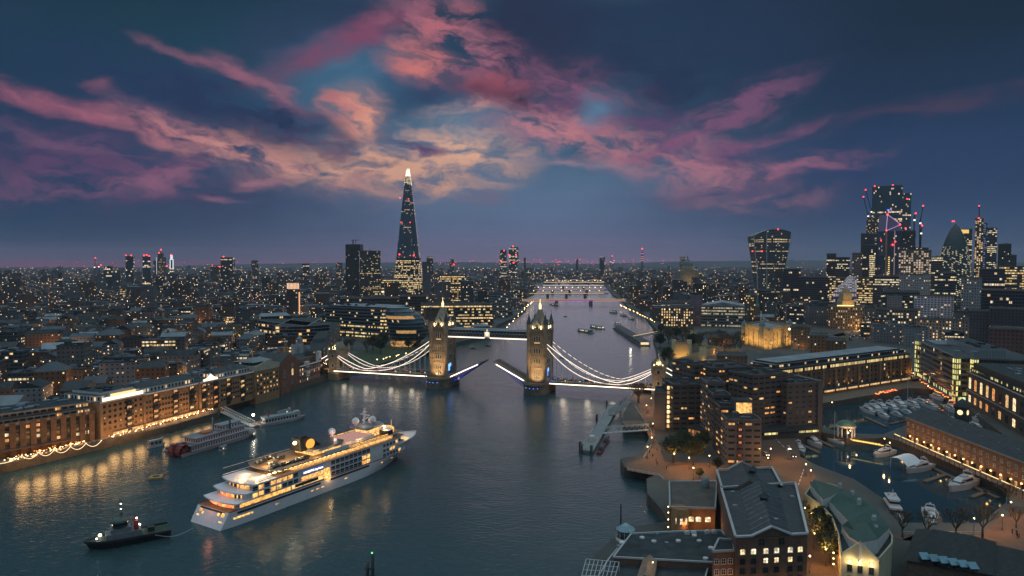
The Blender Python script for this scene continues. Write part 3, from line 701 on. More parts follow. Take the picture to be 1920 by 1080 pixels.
def roof_kit(mb, q, z, n, m=0, seed=1, hmax=2.6):
    r = random.Random(seed)
    ang = math.atan2((q[1] - q[0]).y, (q[1] - q[0]).x)
    for i in range(n):
        c = lerpq(q, r.uniform(.12, .88), r.uniform(.15, .85)); mb.box((c.x, c.y, z), (r.uniform(1.2, 5), r.uniform(1.2, 3.5), r.uniform(.6, hmax)), ang, m)
# shared window meshes
def win_mesh(name, w, h, arch, frame, pane, mull=2):
    mb = MB(); t = .16
    mb.box((0, -.06, 0), (w + .3, .12, .14), 0, 0)          # sill
    n = 6; top = []
    if arch:
        for k in range(n + 1): a = math.pi * k / n; top.append((math.cos(a) * w / 2, h - w * .18 + math.sin(a) * w * .18))
    else: top = [(w / 2, h), (-w / 2, h)]
    prof = [(-w / 2, .1), (w / 2, .1)] + top
    mb.face([(x, -.03, z) for x, z in prof], 1)
    for i in range(len(prof)):
        a, b = prof[i], prof[(i + 1) % len(prof)]; mb.bar((a[0], -.06, a[1]), (b[0], -.06, b[1]), t, .12, 0)
    for k in range(1, mull): x = -w / 2 + w * k / mull; mb.bar((x, -.05, .1), (x, -.05, h), .09, .07, 0)
    mb.bar((-w / 2, -.05, h * .55), (w / 2, -.05, h * .55), .08, .07, 0)
    me = bpy.data.meshes.new(name); o = mb.build(name, [frame, pane]); me = o.data; bpy.data.objects.remove(o); return me
def litpane(name, c1, c2, s):
    m, t = newmat(name); n = t.nodes; l = t.links
    o = n.new('ShaderNodeOutputMaterial'); b = n.new('ShaderNodeBsdfPrincipled'); l.new(b.outputs[0], o.inputs[0]); b.inputs['Roughness'].default_value = .2; b.inputs['Base Color'].default_value = (.03, .03, .03, 1)
    tcn = n.new('ShaderNodeTexCoord'); nz = n.new('ShaderNodeTexNoise'); nz.noise_dimensions = '4D'; nz.inputs['Scale'].default_value = 1.1; nz.inputs['Detail'].default_value = 2
    oi = n.new('ShaderNodeObjectInfo'); ml = n.new('ShaderNodeMath'); ml.operation = 'MULTIPLY'; ml.inputs[1].default_value = 91.0; l.new(oi.outputs['Random'], ml.inputs[0]); l.new(ml.outputs[0], nz.inputs['W'])
    l.new(tcn.outputs['Object'], nz.inputs[0]); mr = n.new('ShaderNodeMapRange'); l.new(nz.outputs[0], mr.inputs[0]); mr.inputs[1].default_value = .35; mr.inputs[2].default_value = .65; mr.inputs[3].default_value = .25 * s; mr.inputs[4].default_value = s
    mx = n.new('ShaderNodeMix'); mx.data_type = 'RGBA'; l.new(oi.outputs['Random'], mx.inputs[0]); mx.inputs[6].default_value = (*c1, 1); mx.inputs[7].default_value = (*c2, 1)
    l.new(mx.outputs[2], b.inputs['Emission Color']); l.new(mr.outputs[0], b.inputs['Emission Strength']); m.cycles.emission_sampling = 'NONE'
    return m
P_warm = litpane('lit_room_warm', (1, .36, .1), (1, .64, .27), 1.25); P_pale = litpane('lit_room_pale', (1, .7, .34), (1, .84, .56), 1.9); P_dark = mat('window_glass_dark', (.02, .028, .034), .12, var=.1, spec=.6)
WM = {}
def wmesh(w, h, arch, frame, lit):
    k = (w, h, arch, frame.name, lit)
    if k not in WM: WM[k] = win_mesh('window', w, h, arch, frame, {0: P_dark, 1: P_warm, 2: P_pale}[lit])
    return WM[k]
def facade(parent, A, B, rows, n, w, h, arch=False, frame=None, litp=.2, pale=0, seed=1, u0=.03, u1=.97, skip=(), maxn=100, lits=None, name='window'):
    """windows on the wall A->B (outside on the camera's side); rows = sill heights"""
    frame = frame or M_dark; r = random.Random(seed); A, B = Vector(A[:2]), Vector(B[:2]); d = (B - A); rz = math.atan2(d.y, d.x)
    nrm = Vector((d.y, -d.x)).normalized(); loc = parent.location; cnt = getattr(facade, 'c', {}).get(parent.name, 0); extra = []
    for j, z in enumerate(rows):
        for i in range(n):
            if i in skip: continue
            lit = 0
            if (lits and (i, j) in lits) or (not lits and r.random() < litp): lit = 2 if r.random() < pale else 1
            p = A + d * (u0 + (u1 - u0) * (i + .5) / n) + nrm * .02
            if cnt < maxn:
                link(name, wmesh(w, h, arch, frame, lit), parent, (p.x - loc[0], p.y - loc[1], z - loc[2]), rz); cnt += 1
            else: extra.append((p, z, lit, rz))
    if extra:
        mb = MB(); c, s = math.cos(rz), math.sin(rz)
        for p, z, lit, _ in extra:
            me = wmesh(w, h, arch, frame, 0 if not lit else lit)
            for f in me.polygons:
                mb.face([(p.x + v[0] * c - v[1] * s, p.y + v[0] * s + v[1] * c, z + v[2]) for v in (me.vertices[k].co for k in f.vertices)], 0 if f.material_index == 0 else 1 + lit)
        o = mb.build(name, [frame, P_dark, P_warm, P_pale], parent, loc); o['kind'] = 'stuff'
    if not hasattr(facade, 'c'): facade.c = {}
    facade.c[parent.name] = cnt
def bld(name, label, cat, q, group=None):
    c = qcen(q); t = thing(name, label, cat, (c.x, c.y, 4), 0, group); reserve(q); return t
W_brick = winmat('brick_wall_windows', (.2, .12, .07), ww=.42, wh=.45, lit=.14, s=1.4, c1=(1, .4, .12), c2=(1, .72, .4), rough=.9)
W_brickd = winmat('dark_brick_wall_windows', (.12, .085, .065), ww=.45, wh=.42, lit=.1, s=1.3, c1=(1, .5, .18), c2=(1, .8, .5), rough=.9)
W_conc = winmat('concrete_wall_windows', (.19, .155, .15), ww=.72, wh=.36, lit=.13, s=1.5, c1=(1, .45, .12), c2=(1, .75, .4), rough=.85)
W_white = winmat('white_wall_windows', (.42, .4, .42), ww=.4, wh=.42, lit=.1, s=1.5)
W_off = winmat('office_wall_ribbons', (.06, .075, .085), ww=1.01, wh=.45, lit=.1, floor=.35, s=1.3, c1=(1, .75, .36), c2=(1, .88, .58), rough=.4)
W_offl = winmat('office_wall_bright', (.08, .08, .07), ww=.95, wh=.46, lit=.4, floor=.4, s=1.3, c1=(1, .56, .18), c2=(1, .8, .42), rough=.4)
W_offd = winmat('office_wall_dark', (.05, .065, .075), ww=.9, wh=.7, lit=.06, floor=.06, s=1.3, rough=.4)
W_glass = winmat('glass_tower_wall', (.03, .045, .06), (.02, .035, .045), ww=.94, wh=.8, lit=.06, floor=.12, s=1.4, c1=(1, .72, .4), c2=(1, .88, .66), rough=.3)
W_res = winmat('flat_block_wall', (.1, .1, .1), ww=.5, wh=.5, lit=.2, s=1.6, c1=(1, .5, .2), c2=(1, .8, .52), rough=.8)
W_hotel = winmat('bright_hotel_wall', (.26, .18, .11), ww=.42, wh=.6, lit=.62, s=2.4, c1=(1, .5, .16), c2=(1, .8, .48), rough=.8)
# --- pillared brick warehouse at the far left
z1 = 24
q = footedge((-150, 884), (172, 827), 26); t = bld('riverside_warehouse', 'brick block with tall brick pillars and dark bays, behind the string lights at the left edge', 'building', q)
mb = MB(); mb.prism(q, 4, 18.5, 0, 0); w_ = mb.build('wall', [M_brick], t, t.location)
mb = MB(); qi = subq(q, 0, 1, .03, .97); mb.prism(qi, 18.5, 21.2, 0, 1, (3, 2.7)); qj = subq(q, 0, 1, .12, .9); mb.prism(qj, 21.2, 24, 0, 1, (3, 2.8)); roof_kit(mb, qj, 24, 26, 2, 3, 1.4)
mb.build('attic', [winmat('attic_wall', (.3, .24, .2), ww=.7, wh=.5, lit=.3, s=1.4, c1=(1, .42, .12), c2=(1, .66, .3)), M_roof, M_lead], t, t.location)
mb = MB(); A, B = q[0], q[1]; d = (B - A).normalized(); nn = Vector((d.y, -d.x))
ny = 16; bay = winmat('bay_glass', (.03, .035, .035), ww=.8, wh=.55, lit=.36, s=1.5, c1=(1, .32, .07), c2=(1, .8, .5), rough=.4)
for k in range(ny):
    if k == ny - 1: continue
    c = A.lerp(B, (k + .5) / ny); m = MB(); p0 = c - d * 3 + nn * .25; p1 = c + d * 3 + nn * .25
    m.face([(p0.x, p0.y, 7.5), (p1.x, p1.y, 7.5), (p1.x, p1.y, 18), (p0.x, p0.y, 18)], 0, [(k * 3, 0), (k * 3 + 3, 0), (k * 3 + 3, 4), (k * 3, 4)]); m.bar((p0.x, p0.y, 18.2), (p1.x, p1.y, 18.2), .3, .4, 1)
    m.build('window_bay', [bay, M_dark], t, t.location)
for k in range(ny + 1):
    c = A.lerp(B, k / ny) + nn * .5; m = MB(); m.box((c.x, c.y, 4), (2.4, 1.2, 15.3), math.atan2(d.y, d.x)); m.box((c.x, c.y, 18.8), (2.8, 1.5, .8), math.atan2(d.y, d.x)); m.build('pillar', [M_brick], t, t.location)
facade(t, A.lerp(B, 1 - 1 / ny), B, (8, 11.5, 15), 2, 1.3, 1.9, False, M_dark, .6, .2, 4)
mb = MB(); mb.bar(A.to_3d() + Vector((nn.x * .4, nn.y * .4, 18.9)), B.to_3d() + Vector((nn.x * .4, nn.y * .4, 18.9)), 1.2, 1.2); mb.bar(A.to_3d() + Vector((0, 0, 24)), B.to_3d() + Vector((0, 0, 24)), .6, .4); mb.build('cornice', [mat('cornice_stone', (.3, .25, .21), .8)], t, t.location)
mb = MB(); a2 = A.lerp(B, .0) + nn * 2.2; b2 = A.lerp(B, .84) + nn * 2.2; mb.bar((a2.x, a2.y, 7.2), (b2.x, b2.y, 7.2), 3.6, .25, 0); mb.build('awning', [mat('awning_canvas', (.2, .12, .08), .9)], t, t.location)
# --- long yellow-brick warehouse with lit sign and attic
q = footedge((187, 824), (478, 748), 27); t = bld('riverside_warehouse', 'long yellow-brick warehouse with white attic and floodlit pediments behind the paddle steamer', 'building', q)
A, B = q[0], q[1]; d = (B - A).normalized(); nn = Vector((d.y, -d.x)); rzf = math.atan2(d.y, d.x)
M_yb = mat('yellow_stock_brick', (.32, .2, .11), .9, var=.25, scale=.6)
zt = 22.4
mb = MB(); mb.prism(q, 4, zt, 0, 1); mb.prism(subq(q, -.004, .23, -.05, 1.01), 4, zt + .8, 0, 1); mb.prism(subq(q, .58, .72, -.03, .5), 4, zt + .3, 0, 1); mb.build('wall', [M_yb, M_roof], t, t.location)
for u in (0, .228, .58, .716, .995): p = lerpq(q, u, 0) + nn * (1.5 if u < .25 else .9); mb = MB(); mb.box((p.x, p.y, 4), (1.6, .8, zt - 3.6), rzf); mb.build('pilaster', [mat('brick_pilaster', (.28, .19, .11), .9)], t, t.location)
mb = MB()
for (u0, u1, dz, o) in ((-.004, .232, .8, 1.6), (.232, .58, 0, .2), (.58, .72, .3, 1), (.72, 1.0, 0, .2)):
    a, b = lerpq(q, u0, 0) + nn * o, lerpq(q, u1, 0) + nn * o; mb.bar((a.x, a.y, zt + dz), (b.x, b.y, zt + dz), .9, .7)
mb.build('cornice', [M_white], t, t.location)
mb = MB(); qa = subq(q, .235, .575, .12, .6); mb.prism(qa, zt, zt + 3, 0, 1, (2.4, 3)); mb.gable(qa, zt + 3.02, 2.6, 1, 1, hip=2); qa = subq(q, .725, .99, .12, .6); mb.prism(qa, zt, zt + 3, 0, 1, (2.4, 3)); mb.gable(qa, zt + 3.02, 2.6, 1, 1, hip=2)
mb.prism(subq(q, .235, .99, .62, .98), zt, zt + 1.6, 2, 1); roof_kit(mb, subq(q, .25, .99, .6, .98), zt + 1.6, 26, 2, 5, 1.6)
mb.build('attic', [winmat('white_attic_wall', (.5, .47, .45), ww=.5, wh=.6, lit=.3, s=1.4, c1=(1, .45, .12)), M_slate, M_lead], t, t.location)
mb = MB(); qp = subq(q, .0, .225, .06, .95); mb.prism(qp, zt + .8, zt + 4, 0, 1, (2.4, 3.2)); qp = subq(q, .03, .2, .1, .9); mb.prism(qp, zt + 4, zt + 5.2, 2, 1); roof_kit(mb, qp, zt + 5.2, 9, 1, 8, .9); mb.build('penthouse', [MC['white_attic_wall'], M_roof, M_white], t, t.location)
def flat_panel(prof, base, dirv, nv, o, th=.4):
    m = MB(); pts = lambda k: [Vector((base.x + dirv.x * a + nv.x * k, base.y + dirv.y * a + nv.y * k, b)) for a, b in prof]
    f, bk = pts(o), pts(o - th); m.face(f, 0); m.face(bk[::-1], 0)
    for i in range(len(f)): j = (i + 1) % len(f); m.face([f[j], f[i], bk[i], bk[j]], 0)
    return m
base = lerpq(q, .005, 0); W = (B - A).length * .222
m = flat_panel([(0, zt + 1), (W, zt + 1), (W, zt + 3.2), (W * .82, zt + 3.6), (W * .8, zt + 5), (W * .5, zt + 6.2), (W * .2, zt + 5), (W * .18, zt + 3.6), (0, zt + 3.0)], base, d, nn, 1.3)
m.build('pediment', [M_white], t, t.location)
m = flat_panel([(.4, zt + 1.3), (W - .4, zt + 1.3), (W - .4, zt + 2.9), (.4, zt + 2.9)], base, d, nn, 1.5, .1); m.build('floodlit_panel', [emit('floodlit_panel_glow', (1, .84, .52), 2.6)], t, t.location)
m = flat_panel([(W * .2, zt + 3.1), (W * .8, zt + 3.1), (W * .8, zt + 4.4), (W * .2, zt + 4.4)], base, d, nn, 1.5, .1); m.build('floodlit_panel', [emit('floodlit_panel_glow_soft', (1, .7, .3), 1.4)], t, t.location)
base = lerpq(q, .6, 0); W = (B - A).length * .105
m = flat_panel([(0, zt + .6), (W, zt + .6), (W, zt + 2), (W * .8, zt + 2.2), (W * .5, zt + 5.2), (W * .2, zt + 2.2), (0, zt + 2)], base, d, nn, 1.1); m.build('pediment', [M_white], t, t.location)
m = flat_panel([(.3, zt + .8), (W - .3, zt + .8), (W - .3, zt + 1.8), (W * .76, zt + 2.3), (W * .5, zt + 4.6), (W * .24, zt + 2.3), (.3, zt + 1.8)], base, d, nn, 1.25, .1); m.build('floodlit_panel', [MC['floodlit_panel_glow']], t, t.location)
a0 = lerpq(q, -.004, 0) + nn * 1.35; a1 = lerpq(q, .23, 0) + nn * 1.35
facade(t, a0, a1, (8.2, 11.2, 14.2, 17.2, 20), 8, 1.2, 1.3, True, M_dark, .16, 0, 5, skip=(5,))
facade(t, lerpq(q, .235, 0), lerpq(q, .575, 0), (8.2, 11.2, 14.2, 17.2), 17, 1.15, 1.2, True, M_dark, .1, 0, 6, skip=(3, 9, 14))
facade(t, lerpq(q, .585, 0) + nn * .85, lerpq(q, .715, 0) + nn * .85, (8.2, 11.2, 14.2, 17.2, 20), 6, 1.15, 1.2, True, M_dark, .3, 0, 7, skip=(1, 4))
facade(t, lerpq(q, .725, 0), lerpq(q, .99, 0), (8.2, 11.2, 14.2, 17.2), 14, 1.15, 1.2, True, M_dark, .1, 0, 8, skip=(3, 9), maxn=140)
facade(t, q[3], q[0], (8, 11.5, 15, 18.5), 8, 1.2, 1.6, False, M_dark, .2, .2, 9, maxn=140)
for u in (.145, .305, .425, .53, .606, .688, .79, .9):      # stacks of iron balconies in loading bays
    p = lerpq(q, u, 0) + nn * (1.5 if u < .23 else .95 if .58 < u < .72 else .1); m = MB(); m.box((p.x, p.y, 5), (3.4, .25, 16.6), rzf, 0)
    for k in range(5):
        c = p + nn * .6; zz = 7.4 + k * 3; m.box((c.x, c.y, zz), (3.6, 1.3, .15), rzf); m.bar((c + d * -1.8 + nn * .6).to_3d() + Vector((0, 0, zz + .7)), (c + d * 1.8 + nn * .6).to_3d() + Vector((0, 0, zz + .7)), .06, .9)
        if R.random() < .45: e = c - nn * .3; m.box((e.x, e.y, zz + .25), (2.4, .12, 1.9), rzf, 1)
    m.build('balcony_stack', [M_dark, P_warm], t, t.location)
m = MB(); a, b = lerpq(q, .06, 0) + nn * 2.2, lerpq(q, .62, 0) + nn * 2.0; m.bar((a.x, a.y, 6.9), (b.x, b.y, 6.9), 2.6, .25); m.build('awning', [MC['awning_canvas']], t, t.location)
m = MB(); a, b = lerpq(q, .06, 0) + nn * 1.7, lerpq(q, .62, 0) + nn * .4; m.bar((a.x, a.y, 5.6), (b.x, b.y, 5.6), .2, 1.7); m.build('shopfront', [litpane('shop_glow', (1, .42, .12), (1, .6, .25), 1.5)], t, t.location)
# --- pale pedimented end block
q = footedge((479, 747), (524, 735), 26); t = bld('riverside_warehouse', 'brick warehouse end block with broad pale gabled attic, left of the red-brick brewery', 'building', q)
A, B = q[0], q[1]; d = (B - A).normalized(); nn = Vector((d.y, -d.x)); rzf = math.atan2(d.y, d.x)
mb = MB(); mb.prism(q, 0, 22, 0, 1); mb.build('wall', [M_yb, M_roof], t, t.location)
mb = MB(); qa = subq(q, .02, .98, .02, .98); W = (B - A).length
m = flat_panel([(0, 22), (W, 22), (W, 25.5), (W * .85, 26), (W * .5, 28.8), (W * .15, 26), (0, 25.5)], A, d, nn, .3, .6); m.prism(subq(q, .05, .95, .03, .7), 22, 25.4, 0, 0); m.build('attic', [mat('cream_stucco', (.5, .47, .38), .8, var=.15)], t, t.location)
mb = MB(); qs = subq(q, .1, .8, .15, .75); mb.prism(qs, 25.4, 27.6, 1, 0, (3, 2.2)); mb.gable(subq(q, .05, .85, .1, .8), 27.62, 2, 0, 0, hip=3); mb.build('roof_pavilion', [M_lead, W_res], t, t.location)
facade(t, A, B, (6, 9, 12, 15, 18), 7, 1.5, 1.6, True, M_dark, .5, 0, 12)
# --- red-brick brewery
q = footedge((526, 739), (601, 713), 22, 1); t = bld('brewhouse', 'red-brick riverside brewhouse with white bay windows and gables, beside the bridge\'s left abutment', 'building', q)
A, B = q[0], q[1]; d = (B - A).normalized(); nn = Vector((d.y, -d.x)); rzf = math.atan2(d.y, d.x); M_rb = mat('red_brick', (.22, .1, .07), .9, var=.25, scale=.5)
mb = MB(); mb.prism(q, -1, 17, 0, 1); mb.prism(subq(q, 0, .42, 0, 1), 17, 23, 0, 1); mb.prism(subq(q, .42, 1, .15, 1), 17, 21, 0, 1)
qg = subq(q, 0, .42, 0, 1); mb.gable([qg[1], qg[2], qg[3], qg[0]], 23.02, 6, 1, 0); mb.build('wall', [M_rb, M_slate], t, t.location)
for u, z, w, h in ((.1, 12, 2.6, 5), (.28, 12, 2.6, 5), (.1, 6, 2.6, 3), (.28, 6, 2.6, 3), (.28, 18, 2.4, 3)):
    p = lerpq(q, u, 0); link('window', wmesh(w, h, True, M_white, 1 if (u == .28 and z == 12) else 0), t, (p.x - t.location.x, p.y - t.location.y, z - 4), rzf)
for u, z, h, lit in ((.62, 8, 4, 0), (.62, 15, 4.5, 0), (.94, 17, 8, 0)):
    p = lerpq(q, u, 0) + nn * .5; m = MB(); m.box((p.x, p.y, z), (4.4, 2.4, h), rzf, 0)
    for k in range(2): e = p + nn * 1.22; m.box((e.x - d.x * .8 + d.x * 1.6 * k, e.y - d.y * .8 + d.y * 1.6 * k, z + .8), (1, .1, 1.4), rzf, 1)
    m.build('white_bay', [M_white, P_dark], t, t.location)
facade(t, lerpq(q, .42, 0), lerpq(q, 1, 0), (4.5, 9.5, 13), 9, 1.4, 2.0, False, M_white, .3, .3, 14)
mb = MB(); a, b = lerpq(q, .44, .0) + nn * 1, lerpq(q, .98, .0) + nn * 1; mb.bar((a.x, a.y, 12.2), (b.x, b.y, 12.2), 1.8, .25); mb.bar((a.x, a.y, 16.9), (b.x, b.y, 16.9), 2, .25); mb.build('balcony', [M_white], t, t.location)
p = P(536, 672, 20); m = MB(); m.cyl((0, 0, 0), 1.7, 29, 12, 0, 1.3); m.cyl((0, 0, 29), 1.6, .8, 12, 1); c_ = m.build('chimney', [M_brick, M_white], None, loc=(p.x, p.y, 4)); tagit(c_, 'round brick chimney lit orange, rising behind the red-brick brewhouse', 'chimney')
lamp('chimney_uplight', (p.x - 3, p.y - 5, 24), 900, (1, .5, .15), .3, None, 60, (p.x, p.y, 30))
q = roofedge((553, 668), (586, 664), 20, 16); t = bld('boiler_house', 'white weatherboarded boiler house with louvred cupola, behind the red-brick brewhouse', 'building', q)
mb = MB(); mb.prism(q, 4, 21, 0, 1); mb.prism(subq(q, .1, .28, .2, .5), 21, 29, 0, 1); mb.prism(subq(q, .8, 1, .2, .6), 21, 27, 0, 1); mb.build('wall', [mat('weatherboard', (.42, .44, .47), .7), M_slate], t, t.location)
c = lerpq(q, .52, .4); m = MB(); m.cyl((c.x, c.y, 21), 3.2, 8, 8, 0, smooth=False); m.cyl((c.x, c.y, 29), 2.3, 4, 8, 1, smooth=False); m.cone((c.x, c.y, 33), 2.5, 3, 8, 1); m.build('cupola', [MC['weatherboard'], M_lead], t, t.location)
# --- terraced apartment block with pale slab edges
def slab_block(t, q, z0, z1, fl, wm, sm, over=.7):
    mb = MB(); mb.prism(q, z0, z1, 0, 1, (4, fl)); mb.build('wall', [wm, M_roof], t, t.location)
    mb = MB(); n = int((z1 - z0) / fl); c = qcen(q)
    for k in range(1, n + 1):
        qq = [c + (p - c) * (1 + over / (p - c).length) for p in q]; z = z0 + k * fl
        for i in range(len(qq)): a, b = qq[i], qq[(i + 1) % len(qq)]; mb.bar((a.x, a.y, z), (b.x, b.y, z), 1.2, .45)
    mb.build('balcony_slabs', [sm], t, t.location)
W_terr = winmat('terrace_glass', (.04, .05, .055), ww=.8, wh=.7, lit=.13, s=1.4, c1=(1, .5, .14), c2=(1, .74, .36), rough=.4)
q = roofedge((484, 600), (574, 611), 33, 26); t = bld('apartment_block', 'terraced apartment block with pale balcony edges stepping down, left of the egg-shaped hall', 'building', q)
slab_block(t, q, 4, 33, 3.2, W_terr, M_lead)
q2 = roofedge((575, 611), (603, 596), 33, 30); reserve(q2); slab_block(t, q2, 4, 33, 3.2, W_terr, M_lead)
q3 = roofedge((488, 592), (545, 590), 37, 20); mb = MB(); mb.prism(q3, 33, 36, 0, 1, (4, 3)); mb.gable(q3, 36.02, 3, 1, 1, hip=3); mb.build('penthouse', [W_terr, M_lead], t, t.location)
q = [P(572, 660, 24).xy, P(606, 655, 24).xy, P(637, 604, 24).xy, P(606, 602, 24).xy]; t = bld('apartment_block', 'long dark apartment block with recessed balconies, running back beside the pale terraced block', 'building', q)
slab_block(t, q, 4, 24, 3, W_brickd, mat('dim_slab_edge', (.16, .14, .13), .8)); mb = MB(); mb.prism(subq(q, .15, .8, .2, .45), 24, 27.5, 0, 1, (1.2, 3.5)); mb.build('penthouse', [winmat('louvre_box', (.16, .18, .19), ww=.3, wh=.8, lit=0, s=0), M_roof], t, t.location)
# --- layered glass office and egg-shaped hall
q = roofedge((611, 575), (722, 580), 40, 55); t = bld('office_block', 'wide glass office with long lit ribbon floors, immediately left of the egg-shaped hall', 'building', q)
mb = MB(); mb.prism(q, 4, 40, 0, 1, (2.4, 4)); mb.prism(subq(q, .02, .96, .05, .9), 40, 42, 2, 1); roof_kit(mb, q, 42, 14, 2, 11, 2); mb.build('wall', [winmat('layered_office_wall', (.1, .12, .14), (.02, .03, .04), ww=1.01, wh=.42, lit=.08, floor=.42, s=1.3, c1=(1, .62, .2), c2=(1, .8, .38), rough=.4), M_lead, M_slate], t, t.location)
mb = MB()
for k in range(1, 10):
    for i in (0, 1): a, b = q[i], q[i + 1]; dd = (b - a).normalized(); o = Vector((dd.y, -dd.x)) * .6; mb.bar((a.x + o.x, a.y + o.y, 4 + k * 4), (b.x + o.x, b.y + o.y, 4 + k * 4), 1, .4)
mb.build('sunshade_fins', [mat('fin_metal', (.14, .17, .2), .4)], t, t.location)
c = P(757, 648, 4); t = thing('egg_shaped_hall', 'leaning egg-shaped glass hall with lit ring floors, left of the bridge\'s left tower', 'building', (c.x, c.y, 4)); reserve([Vector((c.x - 30, c.y - 30)), Vector((c.x + 30, c.y - 30)), Vector((c.x + 30, c.y + 30)), Vector((c.x - 30, c.y + 30))])
sc_ = c.y / 1280; keys = [(0, 757, 14), (.12, 762, 18), (.3, 767, 21.5), (.5, 766, 22.5), (.68, 761, 21.5), (.84, 754, 18.5), (.95, 748, 14.5), (1.0, 745, 11.5)]
def kf(u):
    for a, b in zip(keys, keys[1:]):
        if u <= b[0]: f = (u - a[0]) / (b[0] - a[0]); return a[1] + (b[1] - a[1]) * f, a[2] + (b[2] - a[2]) * f
    return keys[-1][1], keys[-1][2]
HT = 42; nf = 11; M_egg = winmat('egg_glass', (.06, .09, .11), (.04, .07, .085), ww=.84, wh=.7, lit=.03, s=1.0, rough=.25, grough=.1)
M_egl = litpane('egg_lit_floor', (1, .5, .15), (1, .56, .2), .8)
for k in range(nf):
    u0, u1 = k / nf, (k + .86) / nf; mb = MB(); N_ = 30
    (x0, r0), (x1, r1) = kf(u0), kf(u1); f = lambda x, r, a, z: ((x - 757) * sc_ + r * math.cos(a), r * .9 * math.sin(a), z)
    for i in range(N_):
        a, b = 2 * math.pi * i / N_, 2 * math.pi * (i + 1) / N_
        lit = (k in (0, 1) and 14 < i < 26) or (k == 4 and 19 < i < 25) or (k == 8 and 16 < i < 26)
        mb.face([f(x0, r0 - .6, a, u0 * HT), f(x0, r0 - .6, b, u0 * HT), f(x1, r1 - .2, b, u1 * HT), f(x1, r1 - .2, a, u1 * HT)], 1 if lit else 0, [(i * 2, k), (i * 2 + 2, k), (i * 2 + 2, k + 1), (i * 2, k + 1)])
        (x2, r2) = kf((k + 1) / nf); z2 = (k + 1) / nf * HT
        mb.face([f(x1, r1 + .5, a, u1 * HT), f(x1, r1 + .5, b, u1 * HT), f(x2, r2 + .5, b, z2), f(x2, r2 + .5, a, z2)], 2, None, True)
        mb.face([f(x1, r1 - .8, a, u1 * HT), f(x1, r1 - .8, b, u1 * HT), f(x1, r1 + .5, b, u1 * HT), f(x1, r1 + .5, a, u1 * HT)], 2); mb.face([f(x2, r2 + .5, a, z2), f(x2, r2 + .5, b, z2), f(x2, r2 - .8, b, z2), f(x2, r2 - .8, a, z2)], 2)
    mb.build('ring_floor', [M_egg, M_egl, mat('egg_panel', (.1, .14, .17), .3)], t)
mb = MB(); (x1, r1) = kf(1); mb.lathe([(r1 + .4, 42), (r1 * .6, 42.9), (0, 43.3)], 24, ((x1 - 757) * sc_, 0, 0)); mb.build('roof', [M_lead], t)
# --- brutalist concrete hotel
t = thing('riverside_hotel', 'massive brown concrete hotel of stepped wings with scattered lit windows, beside the bridge\'s right end', 'hotel', (*P(1380, 830, 4).xy, 4))
W_tow = winmat('hotel_wall', (.115, .1, .1), (.025, .03, .035), ww=.72, wh=.34, lit=.13, s=1.3, c1=(1, .4, .1), c2=(1, .64, .25), rough=.85)
W_tow2 = winmat('hotel_wall_small', (.12, .105, .105), (.03, .035, .04), ww=.45, wh=.3, lit=.08, s=1.5, c1=(1, .42, .1), c2=(1, .72, .34), rough=.85)
W_stair = winmat('hotel_stair_wall', (.15, .125, .12), (.03, .035, .04), ww=.3, wh=.7, lit=.9, s=2.2, c1=(1, .6, .24), c2=(1, .72, .34), rough=.85)
M_hot = mat('hotel_concrete', (.13, .115, .118), .9, var=.15, scale=.15)
def wing(q, z0, z1, m=None, ms=3, nm='wing', pl=True, fl=2.8):
    reserve(q); mb = MB(); mb.prism(q, z0, z1, 0, 1, (3.9, fl)); parapet(mb, q, z1, .8, .5, 2)
    if pl: roof_kit(mb, inset(q, 1.5), z1, 4, 2, int(z1 * 7), 2.2)
    return mb.build(nm, [m or W_tow, M_roof, M_hot], t, t.location)
wing(roofedge((1364, 789), (1428, 790), 24, 13), 4, 24)                         # near block and its steps
qn = roofedge((1364, 789), (1428, 790), 24, 13)
bk = lambda q, v0, v1, u0=0, u1=1: [lerpq(q, u0, v0), lerpq(q, u1, v0), lerpq(q, u1, v1), lerpq(q, u0, v1)]
wing(bk(qn, 1.0, 1.9, -.02, .55), 4, 27, W_tow); wing(bk(qn, 1.9, 2.9, -.04, .5), 4, 30.5, W_tow); wing(bk(qn, 2.9, 4.2, -.06, .52), 4, 34, W_tow)
wing(bk(qn, 1.0, 2.6, .58, 1.02), 4, 22, W_tow2)
mb = MB(); qq = bk(qn, .9, 1.5, .4, .95); mb.prism(qq, 24, 31, 0, 1); mb.prism(bk(qn, .88, .9, .45, .92), 25, 30, 2, 1); mb.build('roof_lounge', [M_hot, M_roof, litpane('lounge_glow', (1, .5, .14), (1, .66, .26), 1.8)], t, t.location)
mb = MB(); qq = bk(qn, -.04, .0, .32, .42); mb.prism(qq, 4, 24.6, 0, 0, (1.5, 2.8)); mb.build('stair_slot', [winmat('red_slot', (.1, .06, .05), ww=.8, wh=.3, lit=.6, s=.9, c1=(1, .2, .06), c2=(1, .4, .12))], t, t.location)
q = roofedge((1412, 706), (1476, 700), 36, 18); wing(q, 9, 36)
q = roofedge((1476, 722), (1538, 718), 31, 18); wing(q, 9, 31, W_tow2); mb = MB(); mb.prism(subq(q, .9, 1.04, -.06, 1.06), 4, 32.5, 0, 0); mb.build('end_wall', [M_hot], t, t.location)
q = roofedge((1334, 692), (1412, 690), 37, 26); wing(q, 4, 37)
q = roofedge((1302, 686), (1334, 684), 37.5, 22); wing(q, 4, 37.5)
q = roofedge((1262, 723), (1332, 722), 29, 20); wing(q, 4, 29)
q = roofedge((1245, 722), (1262, 723), 28, 14); wing(q, 4, 28, W_stair, pl=False); q = roofedge((1227, 738), (1248, 739), 24, 20); wing(q, 4, 24, M_hot, pl=False)
